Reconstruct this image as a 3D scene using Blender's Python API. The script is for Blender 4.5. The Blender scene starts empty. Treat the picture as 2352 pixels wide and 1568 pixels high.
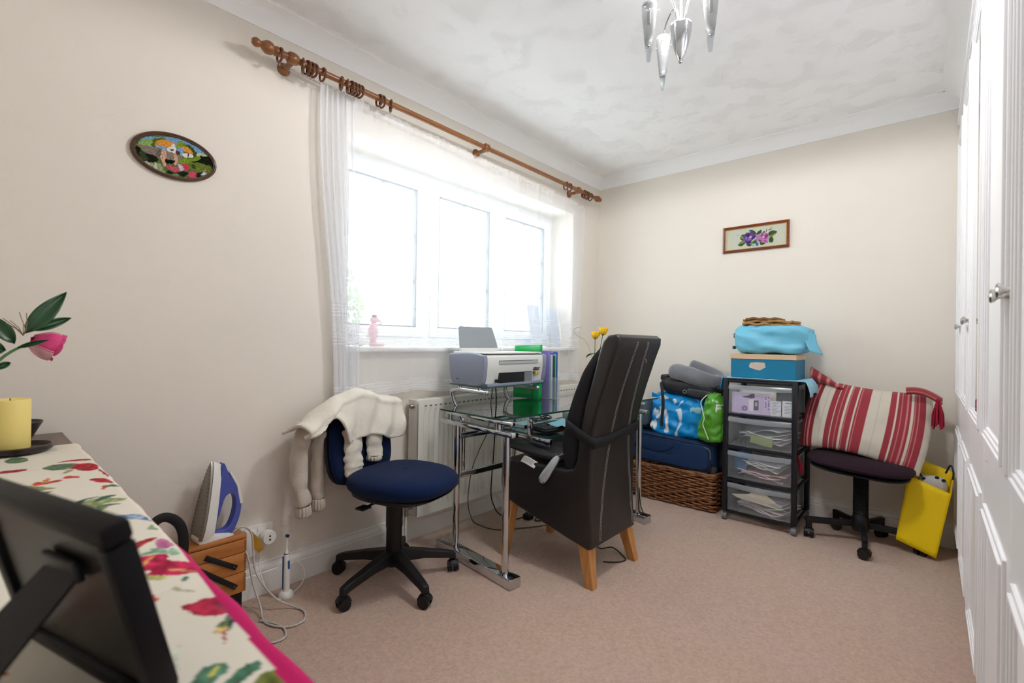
import bpy, bmesh, math, random
import numpy as np
from mathutils import Vector, Matrix, noise

random.seed(7)
SC = bpy.context.scene
COL = SC.collection
PI = math.pi
rad = math.radians


def lin(c):
    out = []
    for k in c[:3]:
        k = k / 255.0
        out.append(k / 12.92 if k <= 0.04045 else ((k + 0.055) / 1.055) ** 2.4)
    return tuple(out)


# ------------------------------------------------------------------ camera
WALL_L, WALL_B, WALL_N, WALL_R = -2.07, 3.4365, -0.42, 0.74
CEIL = 2.404
cam_data = bpy.data.cameras.new('camera')
cam = bpy.data.objects.new('camera', cam_data)
COL.objects.link(cam)
cam_data.sensor_fit = 'HORIZONTAL'
cam_data.sensor_width = 36.0
cam_data.lens = 36.0 * 1092.27 / 2352.0
cam_data.clip_start = 0.02
fwd = Vector((-0.65971598, 0.75151075, 0.00253409))
rgt = Vector((0.75145806, 0.65962071, 0.01453646))
upv = Vector((-0.00925277, -0.0114942, 0.99989113))
cam.matrix_world = Matrix((
    (rgt.x, upv.x, -fwd.x, 0.0),
    (rgt.y, upv.y, -fwd.y, 0.0),
    (rgt.z, upv.z, -fwd.z, 1.05),
    (0, 0, 0, 1)))
cam_data.dof.use_dof = True
cam_data.dof.focus_distance = 2.5
cam_data.dof.aperture_fstop = 4.0
SC.camera = cam

# ------------------------------------------------------------------ light
world = bpy.data.worlds.new('overcast_sky')
SC.world = world
world.use_nodes = True
wn = world.node_tree.nodes
wn['Background'].inputs[0].default_value = (0.93, 0.965, 1.0, 1)
wn['Background'].inputs[1].default_value = 3.5

# sampling portal in the window opening (guides the daylight, emits nothing itself)
pd = bpy.data.lights.new('window_daylight_portal', 'AREA')
pd.shape = 'RECTANGLE'
pd.size, pd.size_y = 1.86, 1.0
pd.cycles.is_portal = True
po = bpy.data.objects.new('window_daylight_portal', pd)
COL.objects.link(po)
po.location = (-2.36, 2.11, 1.53)
po.rotation_euler = Matrix(((0, 0, -1), (1, 0, 0), (0, -1, 0))).to_euler()

SC.view_settings.view_transform = 'Standard'
SC.view_settings.look = 'None'
SC.view_settings.gamma = 1.0
SC.view_settings.use_curve_mapping = False
SC.view_settings.exposure = 1.25
try:
    SC.cycles.max_bounces = 8
    SC.cycles.diffuse_bounces = 6
    SC.cycles.glossy_bounces = 4
    SC.cycles.transmission_bounces = 8
    SC.cycles.transparent_max_bounces = 20
    SC.cycles.sample_clamp_indirect = 6.0
    SC.cycles.use_adaptive_sampling = True
    SC.cycles.adaptive_threshold = 0.065
    SC.cycles.adaptive_min_samples = 14
    SC.cycles.use_light_tree = False
except Exception:
    pass

# ------------------------------------------------------------------ materials
MATS = {}


def mat(name, col=(200, 200, 200), rough=0.5, metal=0.0, bump=0.0, bscale=80.0, spec=0.5,
        var=0.0, vscale=6.0, coat=0.0, sheen=0.0, kind=None, **kw):
    if name in MATS:
        return MATS[name]
    m = bpy.data.materials.new(name)
    m.use_nodes = True
    nt = m.node_tree
    n, l = nt.nodes, nt.links
    b = n['Principled BSDF']
    c = lin(col) + (1,)
    b.inputs['Base Color'].default_value = c
    b.inputs['Roughness'].default_value = rough
    b.inputs['Metallic'].default_value = metal
    b.inputs['Specular IOR Level'].default_value = spec
    b.inputs['Coat Weight'].default_value = coat
    b.inputs['Sheen Weight'].default_value = sheen
    tc = n.new('ShaderNodeTexCoord')
    if var > 0:
        tx = n.new('ShaderNodeTexNoise')
        tx.inputs['Scale'].default_value = vscale
        tx.inputs['Detail'].default_value = 5
        l.new(tc.outputs['Object'], tx.inputs['Vector'])
        rp = n.new('ShaderNodeMapRange')
        rp.inputs['From Min'].default_value = 0.3
        rp.inputs['From Max'].default_value = 0.7
        rp.inputs['To Min'].default_value = 1 - var
        rp.inputs['To Max'].default_value = 1 + var
        l.new(tx.outputs['Fac'], rp.inputs['Value'])
        mx = n.new('ShaderNodeMix')
        mx.data_type = 'RGBA'
        mx.blend_type = 'MULTIPLY'
        mx.inputs['Factor'].default_value = 1
        mx.inputs['A'].default_value = c
        l.new(rp.outputs['Result'], mx.inputs['B'])
        l.new(mx.outputs['Result'], b.inputs['Base Color'])
    if bump > 0:
        tb = n.new('ShaderNodeTexNoise')
        tb.inputs['Scale'].default_value = bscale
        tb.inputs['Detail'].default_value = 4
        l.new(tc.outputs['Object'], tb.inputs['Vector'])
        bp = n.new('ShaderNodeBump')
        bp.inputs['Strength'].default_value = bump
        bp.inputs['Distance'].default_value = kw.get('bdist', 0.004)
        l.new(tb.outputs['Fac'], bp.inputs['Height'])
        l.new(bp.outputs['Normal'], b.inputs['Normal'])
    if 'transmission' in kw:
        b.inputs['Transmission Weight'].default_value = kw['transmission']
    if 'ior' in kw:
        b.inputs['IOR'].default_value = kw['ior']
    MATS[name] = m
    return m


def paint_mat(name, rough=0.8, bump=0.0, bscale=300, sheen=0.0, spec=0.3, coat=0.0):
    """flat printed / woven colours held in the mesh's own colour attribute"""
    m = mat(name, rough=rough, bump=bump, bscale=bscale, sheen=sheen, spec=spec, coat=coat)
    nt = m.node_tree
    at = nt.nodes.new('ShaderNodeAttribute')
    at.attribute_name = 'print'
    nt.links.new(at.outputs['Color'], nt.nodes['Principled BSDF'].inputs['Base Color'])
    return m


def thin_fresnel(n, l, ior):
    """Fresnel for thin sheets: the same reflectance from either face"""
    fr = n.new('ShaderNodeFresnel')
    ge = n.new('ShaderNodeNewGeometry')
    mr = n.new('ShaderNodeMapRange')
    mr.inputs['To Min'].default_value = ior
    mr.inputs['To Max'].default_value = 1.0 / ior
    l.new(ge.outputs['Backfacing'], mr.inputs['Value'])
    l.new(mr.outputs[0], fr.inputs['IOR'])
    return fr


def thin_mat(name, col, opacity, rough=0.2, translucent=0.5, gloss=0.0, stripes=None, weave=0):
    """thin sheet: partly clear, partly diffusing"""
    if name in MATS:
        return MATS[name]
    m = bpy.data.materials.new(name)
    m.use_nodes = True
    nt = m.node_tree
    n, l = nt.nodes, nt.links
    n.remove(n['Principled BSDF'])
    out = n['Material Output']
    tr = n.new('ShaderNodeBsdfTransparent')
    di = n.new('ShaderNodeBsdfDiffuse')
    tl = n.new('ShaderNodeBsdfTranslucent')
    for s in (di, tl):
        s.inputs['Color'].default_value = lin(col) + (1,)
    m1 = n.new('ShaderNodeMixShader')
    m1.inputs[0].default_value = translucent
    l.new(di.outputs[0], m1.inputs[1])
    l.new(tl.outputs[0], m1.inputs[2])
    m2 = n.new('ShaderNodeMixShader')
    m2.inputs[0].default_value = opacity
    l.new(tr.outputs[0], m2.inputs[1])
    l.new(m1.outputs[0], m2.inputs[2])
    last = m2
    if stripes:
        at = n.new('ShaderNodeAttribute')
        at.attribute_name = 'print'
        l.new(at.outputs['Fac'], m2.inputs[0])
    if gloss > 0:
        gl = n.new('ShaderNodeBsdfGlossy')
        gl.inputs['Roughness'].default_value = rough
        fr = thin_fresnel(n, l, 1.45)
        fm = n.new('ShaderNodeMath'); fm.operation = 'MULTIPLY'; fm.inputs[1].default_value = gloss
        l.new(fr.outputs[0], fm.inputs[0])
        m3 = n.new('ShaderNodeMixShader')
        l.new(fm.outputs[0], m3.inputs[0])
        l.new(m2.outputs[0], m3.inputs[1])
        l.new(gl.outputs[0], m3.inputs[2])
        last = m3
    l.new(last.outputs[0], out.inputs['Surface'])
    MATS[name] = m
    return m


def clear_glass(name, tint=(235, 245, 242), gloss=1.0, rough=0.0):
    """thin clear pane: straight-through view plus a Fresnel reflection"""
    if name in MATS:
        return MATS[name]
    m = bpy.data.materials.new(name)
    m.use_nodes = True
    nt = m.node_tree
    n, l = nt.nodes, nt.links
    n.remove(n['Principled BSDF'])
    tr = n.new('ShaderNodeBsdfTransparent')
    tr.inputs[0].default_value = lin(tint) + (1,)
    gl = n.new('ShaderNodeBsdfGlossy')
    gl.inputs['Roughness'].default_value = rough
    fr = thin_fresnel(n, l, 1.5)
    fm = n.new('ShaderNodeMath'); fm.operation = 'MULTIPLY'; fm.inputs[1].default_value = gloss
    l.new(fr.outputs[0], fm.inputs[0])
    mx = n.new('ShaderNodeMixShader')
    l.new(fm.outputs[0], mx.inputs[0]); l.new(tr.outputs[0], mx.inputs[1]); l.new(gl.outputs[0], mx.inputs[2])
    l.new(mx.outputs[0], n['Material Output'].inputs['Surface'])
    MATS[name] = m
    return m


def wood_mat(name, c1, c2, scale=12.0, axis=0, rough=0.4, coat=0.1):
    if name in MATS:
        return MATS[name]
    m = mat(name, c1, rough=rough, coat=coat)
    nt = m.node_tree
    n, l = nt.nodes, nt.links
    tc = n.new('ShaderNodeTexCoord')
    mp = n.new('ShaderNodeMapping')
    s = [1.0, 1.0, 1.0]
    s[axis] = 0.08
    mp.inputs['Scale'].default_value = s
    l.new(tc.outputs['Object'], mp.inputs['Vector'])
    tx = n.new('ShaderNodeTexNoise')
    tx.inputs['Scale'].default_value = scale * 6
    tx.inputs['Detail'].default_value = 6
    tx.inputs['Distortion'].default_value = 0.6
    l.new(mp.outputs[0], tx.inputs['Vector'])
    mx = n.new('ShaderNodeMix')
    mx.data_type = 'RGBA'
    mx.inputs['A'].default_value = lin(c1) + (1,)
    mx.inputs['B'].default_value = lin(c2) + (1,)
    rp = n.new('ShaderNodeMapRange')
    rp.inputs['From Min'].default_value = 0.35
    rp.inputs['From Max'].default_value = 0.65
    l.new(tx.outputs['Fac'], rp.inputs['Value'])
    l.new(rp.outputs[0], mx.inputs['Factor'])
    l.new(mx.outputs['Result'], n['Principled BSDF'].inputs['Base Color'])
    return m


# ------------------------------------------------------------------ mesh tools
ORG = {}


class MB:
    def __init__(self):
        self.v = []
        self.f = []

    def add(self, vs, fs, mtx=None):
        k = len(self.v)
        for p in vs:
            p = Vector(p)
            self.v.append(mtx @ p if mtx is not None else p)
        for q in fs:
            self.f.append(tuple(i + k for i in q))
        return self

    def box(self, x0, x1, y0, y1, z0, z1, mtx=None):
        vs = [(x0, y0, z0), (x1, y0, z0), (x1, y1, z0), (x0, y1, z0), (x0, y0, z1), (x1, y0, z1), (x1, y1, z1), (x0, y1, z1)]
        fs = [(0, 3, 2, 1), (4, 5, 6, 7), (0, 1, 5, 4), (1, 2, 6, 5), (2, 3, 7, 6), (3, 0, 4, 7)]
        return self.add(vs, fs, mtx)

    def rbox(self, x0, x1, y0, y1, z0, z1, r=0.005, seg=2, mtx=None):
        bm = bmesh.new()
        bmesh.ops.create_cube(bm, size=1)
        for v in bm.verts:
            v.co = Vector(((x0 + x1) / 2 + v.co.x * (x1 - x0), (y0 + y1) / 2 + v.co.y * (y1 - y0), (z0 + z1) / 2 + v.co.z * (z1 - z0)))
        r = min(r, 0.49 * min(abs(x1 - x0), abs(y1 - y0), abs(z1 - z0)))
        bmesh.ops.bevel(bm, geom=list(bm.edges), offset=r, segments=seg, profile=0.5, affect='EDGES')
        return self.addbm(bm, mtx)

    def addbm(self, bm, mtx=None):
        bm.verts.ensure_lookup_table()
        bm.verts.index_update()
        self.add([v.co.copy() for v in bm.verts], [[v.index for v in f.verts] for f in bm.faces], mtx)
        bm.free()
        return self

    def prism(self, pts, h0, h1, mtx=None, bevel=0.0, seg=2):
        """2-D outline in local xy extruded along local z"""
        bm = bmesh.new()
        a = [bm.verts.new((p[0], p[1], h0)) for p in pts]
        b = [bm.verts.new((p[0], p[1], h1)) for p in pts]
        n = len(pts)
        bm.faces.new(a[::-1])
        bm.faces.new(b)
        for i in range(n):
            bm.faces.new((a[i], a[(i + 1) % n], b[(i + 1) % n], b[i]))
        bmesh.ops.recalc_face_normals(bm, faces=bm.faces)
        if bevel > 0:
            caps = [e for e in bm.edges if abs(e.verts[0].co.z - e.verts[1].co.z) < 1e-9]
            bmesh.ops.bevel(bm, geom=caps, offset=bevel, segments=seg, profile=0.5, affect='EDGES', clamp_overlap=True)
        return self.addbm(bm, mtx)

    def cyl(self, p0, p1, r0, r1=None, n=16, cap=True):
        r1 = r0 if r1 is None else r1
        return self.tube([p0, p1], [r0, r1], n, cap=cap)

    def tube(self, path, r, n=8, closed=False, cap=True, flat=None):
        path = [Vector(p) for p in path]
        m = len(path)
        rs = r if isinstance(r, (list, tuple)) else [r] * m
        t0 = (path[1] - path[0]).normalized()
        ref = Vector((0, 0, 1)) if abs(t0.z) < 0.9 else Vector((1, 0, 0))
        nrm = (ref - t0 * ref.dot(t0)).normalized()
        vs, fs = [], []
        for i in range(m):
            if closed:
                t = (path[(i + 1) % m] - path[i - 1])
            else:
                t = path[min(i + 1, m - 1)] - path[max(i - 1, 0)]
            t = t.normalized() if t.length > 1e-9 else t0
            nrm = (nrm - t * nrm.dot(t))
            nrm = nrm.normalized() if nrm.length > 1e-9 else t.orthogonal().normalized()
            bn = t.cross(nrm)
            for k in range(n):
                an = 2 * PI * k / n
                c, s = math.cos(an), math.sin(an)
                if flat:
                    c, s = c * flat[0], s * flat[1]
                vs.append(path[i] + nrm * (rs[i] * c) + bn * (rs[i] * s))
        for i in range(m if closed else m - 1):
            j = (i + 1) % m
            for k in range(n):
                k2 = (k + 1) % n
                fs.append((i * n + k, i * n + k2, j * n + k2, j * n + k))
        if cap and not closed:
            fs.append(tuple(range(n))[::-1])
            fs.append(tuple((m - 1) * n + k for k in range(n)))
        return self.add(vs, fs)

    def lathe(self, prof, n=24, mtx=None, cap=True):
        vs, fs = [], []
        m = len(prof)
        for r, z in prof:
            for k in range(n):
                a = 2 * PI * k / n
                vs.append((r * math.cos(a), r * math.sin(a), z))
        for i in range(m - 1):
            for k in range(n):
                k2 = (k + 1) % n
                fs.append((i * n + k, i * n + k2, (i + 1) * n + k2, (i + 1) * n + k))
        if cap:
            fs.append(tuple(range(n))[::-1])
            fs.append(tuple((m - 1) * n + k for k in range(n)))
        return self.add(vs, fs, mtx)

    def torus(self, c, R, r, axis=(0, 0, 1), n=24, k=8):
        ax = Vector(axis).normalized()
        u = ax.orthogonal().normalized()
        w = ax.cross(u)
        c = Vector(c)
        return self.tube([c + u * (R * math.cos(2 * PI * i / n)) + w * (R * math.sin(2 * PI * i / n)) for i in range(n)], r, k, closed=True)

    def ball(self, c, rx, ry=None, rz=None, n=16, m=10, mtx=None):
        ry = rx if ry is None else ry
        rz = rx if rz is None else rz
        vs, fs = [], []
        for i in range(m + 1):
            p = PI * i / m
            for k in range(n):
                a = 2 * PI * k / n
                vs.append((c[0] + rx * math.sin(p) * math.cos(a), c[1] + ry * math.sin(p) * math.sin(a), c[2] - rz * math.cos(p)))
        for i in range(m):
            for k in range(n):
                k2 = (k + 1) % n
                fs.append((i * n + k, i * n + k2, (i + 1) * n + k2, (i + 1) * n + k))
        bm = bmesh.new()
        bv = [bm.verts.new(p) for p in vs]
        for q in fs:
            try:
                bm.faces.new([bv[i] for i in q])
            except ValueError:
                pass
        bmesh.ops.remove_doubles(bm, verts=bm.verts, dist=1e-6)
        return self.addbm(bm, mtx)

    def grid(self, nu, nv, fn, cu=False, cv=False, mtx=None):
        vs = [fn(i / (nu if cu else nu - 1), j / (nv if cv else nv - 1)) for i in range(nu) for j in range(nv)]
        fs = []
        for i in range(nu if cu else nu - 1):
            for j in range(nv if cv else nv - 1):
                i2, j2 = (i + 1) % nu, (j + 1) % nv
                fs.append((i * nv + j, i2 * nv + j, i2 * nv + j2, i * nv + j2))
        return self.add(vs, fs, mtx)

    def xf(self, mtx):
        self.v = [mtx @ p for p in self.v]
        return self

    def build(self, name, m, parent=None, smooth=40, bevel=0.0, fix=True, colors=None, local=False, solid=0.0, sub=0):
        vs = self.v
        if parent is None:
            xs = [p.x for p in vs]; ys = [p.y for p in vs]; zs = [p.z for p in vs]
            o = Vector(((min(xs) + max(xs)) / 2, (min(ys) + max(ys)) / 2, min(zs)))
        else:
            o = ORG.get(parent.name, Vector((0, 0, 0)))
        me = bpy.data.meshes.new(name)
        me.from_pydata([p - o for p in vs], [], self.f)
        me.validate()
        if fix:
            bm = bmesh.new()
            bm.from_mesh(me)
            bmesh.ops.recalc_face_normals(bm, faces=bm.faces)
            bm.to_mesh(me)
            bm.free()
        if smooth:
            me.polygons.foreach_set('use_smooth', [True] * len(me.polygons))
            if smooth < 180:
                me.set_sharp_from_angle(angle=rad(smooth))
        if colors is not None:
            ca = me.color_attributes.new('print', 'FLOAT_COLOR', 'POINT')
            arr = np.ones((len(me.vertices), 4), dtype=np.float32)
            cc = np.asarray(colors, dtype=np.float64) / 255.0
            arr[:, :3] = np.where(cc <= 0.04045, cc / 12.92, ((cc + 0.055) / 1.055) ** 2.4)
            ca.data.foreach_set('color', arr.ravel())
        if m is not None:
            me.materials.append(m)
        ob = bpy.data.objects.new(name, me)
        COL.objects.link(ob)
        if parent is None:
            ob.location = o
        else:
            ob.parent = parent
        ORG[ob.name] = o
        if solid:
            s = ob.modifiers.new('Solidify', 'SOLIDIFY')
            s.thickness = solid
            s.offset = 0
        if bevel > 0:
            b = ob.modifiers.new('Bevel', 'BEVEL')
            b.width = bevel
            b.segments = 2
            b.limit_method = 'ANGLE'
            b.angle_limit = rad(40)
            b.harden_normals = False
        if sub:
            s = ob.modifiers.new('Subdivision', 'SUBSURF')
            s.levels = sub
            s.render_levels = sub
        return ob


def thing(name, label, cat, loc, group=None):
    o = bpy.data.objects.new(name, None)
    COL.objects.link(o)
    o.location = loc
    o.empty_display_size = 0.05
    ORG[o.name] = Vector(loc)
    o['label'] = label
    o['category'] = cat
    if group:
        o['group'] = group
    return o


def tag(o, label, cat, group=None):
    o['label'] = label
    o['category'] = cat
    if group:
        o['group'] = group
    return o


def struct(o, label=None):
    o['kind'] = 'structure'
    if label:
        o['label'] = label
    return o


def T(x, y, z):
    return Matrix.Translation((x, y, z))


def RZ(d):
    return Matrix.Rotation(rad(d), 4, 'Z')


def RX(d):
    return Matrix.Rotation(rad(d), 4, 'X')


def RY(d):
    return Matrix.Rotation(rad(d), 4, 'Y')


def frame(o, x, y, z):
    """matrix whose local axes are the given world vectors"""
    x, y, z = Vector(x), Vector(y), Vector(z)
    return Matrix(((x.x, y.x, z.x, o[0]), (x.y, y.y, z.y, o[1]), (x.z, y.z, z.z, o[2]), (0, 0, 0, 1)))


def nz(p, s=1.0, seed=0.0):
    return noise.noise(Vector((p[0] * s + seed, p[1] * s + seed * 1.7, p[2] * s - seed)))


def smooth_path(pts, k=6):
    """Catmull-Rom through the points"""
    P = [Vector(p) for p in pts]
    out = []
    for i in range(len(P) - 1):
        p0, p1, p2, p3 = P[max(i - 1, 0)], P[i], P[i + 1], P[min(i + 2, len(P) - 1)]
        for j in range(k):
            t = j / k
            out.append(0.5 * ((2 * p1) + (p2 - p0) * t + (2 * p0 - 5 * p1 + 4 * p2 - p3) * t * t + (3 * p1 - p0 - 3 * p2 + p3) * t * t * t))
    out.append(P[-1])
    return out


def in_poly(px, py, poly):
    res = np.zeros(px.shape, bool)
    n = len(poly)
    for i in range(n):
        x1, y1 = poly[i]
        x2, y2 = poly[(i + 1) % n]
        if y1 == y2:
            continue
        c = ((y1 > py) != (y2 > py)) & (px < (x2 - x1) * (py - y1) / (y2 - y1) + x1)
        res ^= c
    return res


def round_poly(poly, k=4):
    P = [Vector((p[0], p[1], 0)) for p in poly]
    n = len(P)
    out = []
    for i in range(n):
        p0, p1, p2, p3 = P[i - 1], P[i], P[(i + 1) % n], P[(i + 2) % n]
        for j in range(k):
            t = j / k
            q = 0.5 * ((2 * p1) + (p2 - p0) * t + (2 * p0 - 5 * p1 + 4 * p2 - p3) * t * t + (3 * p1 - p0 - 3 * p2 + p3) * t * t * t)
            out.append((q.x, q.y))
    return out


def paint(px, py, bg, shapes, rnd=True, jitter=0.0, warp=0.0, freq=100.0, tone=0.0):
    """colour per point: background plus coloured outlines in the surface's own plane"""
    col = np.empty((len(px), 3))
    col[:] = bg
    r = np.random.RandomState(3)
    qx, qy = px, py
    if warp:
        n1 = np.array([noise.noise(Vector((a * freq, b * freq, 1.5))) + .5 * noise.noise(Vector((a * freq * 2.3, b * freq * 2.3, 6.5))) for a, b in zip(qx, qy)])
        n2 = np.array([noise.noise(Vector((a * freq, b * freq, 21.5))) + .5 * noise.noise(Vector((a * freq * 2.3, b * freq * 2.3, 31.5))) for a, b in zip(qx, qy)])
        px, py = qx + warp * n1, qy + warp * n2
    for c, poly in shapes:
        m = in_poly(px, py, round_poly(poly) if rnd and len(poly) > 3 else poly)
        col[m] = c
    if tone:
        tn = np.array([noise.noise(Vector((a * freq * 1.6, b * freq * 3.2, 44.0))) for a, b in zip(qx, qy)])
        col = col * (1 + tone * tn[:, None])
    if jitter:
        col += r.normal(0, jitter, (len(px), 1))
    return np.clip(col, 0, 255)


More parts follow.
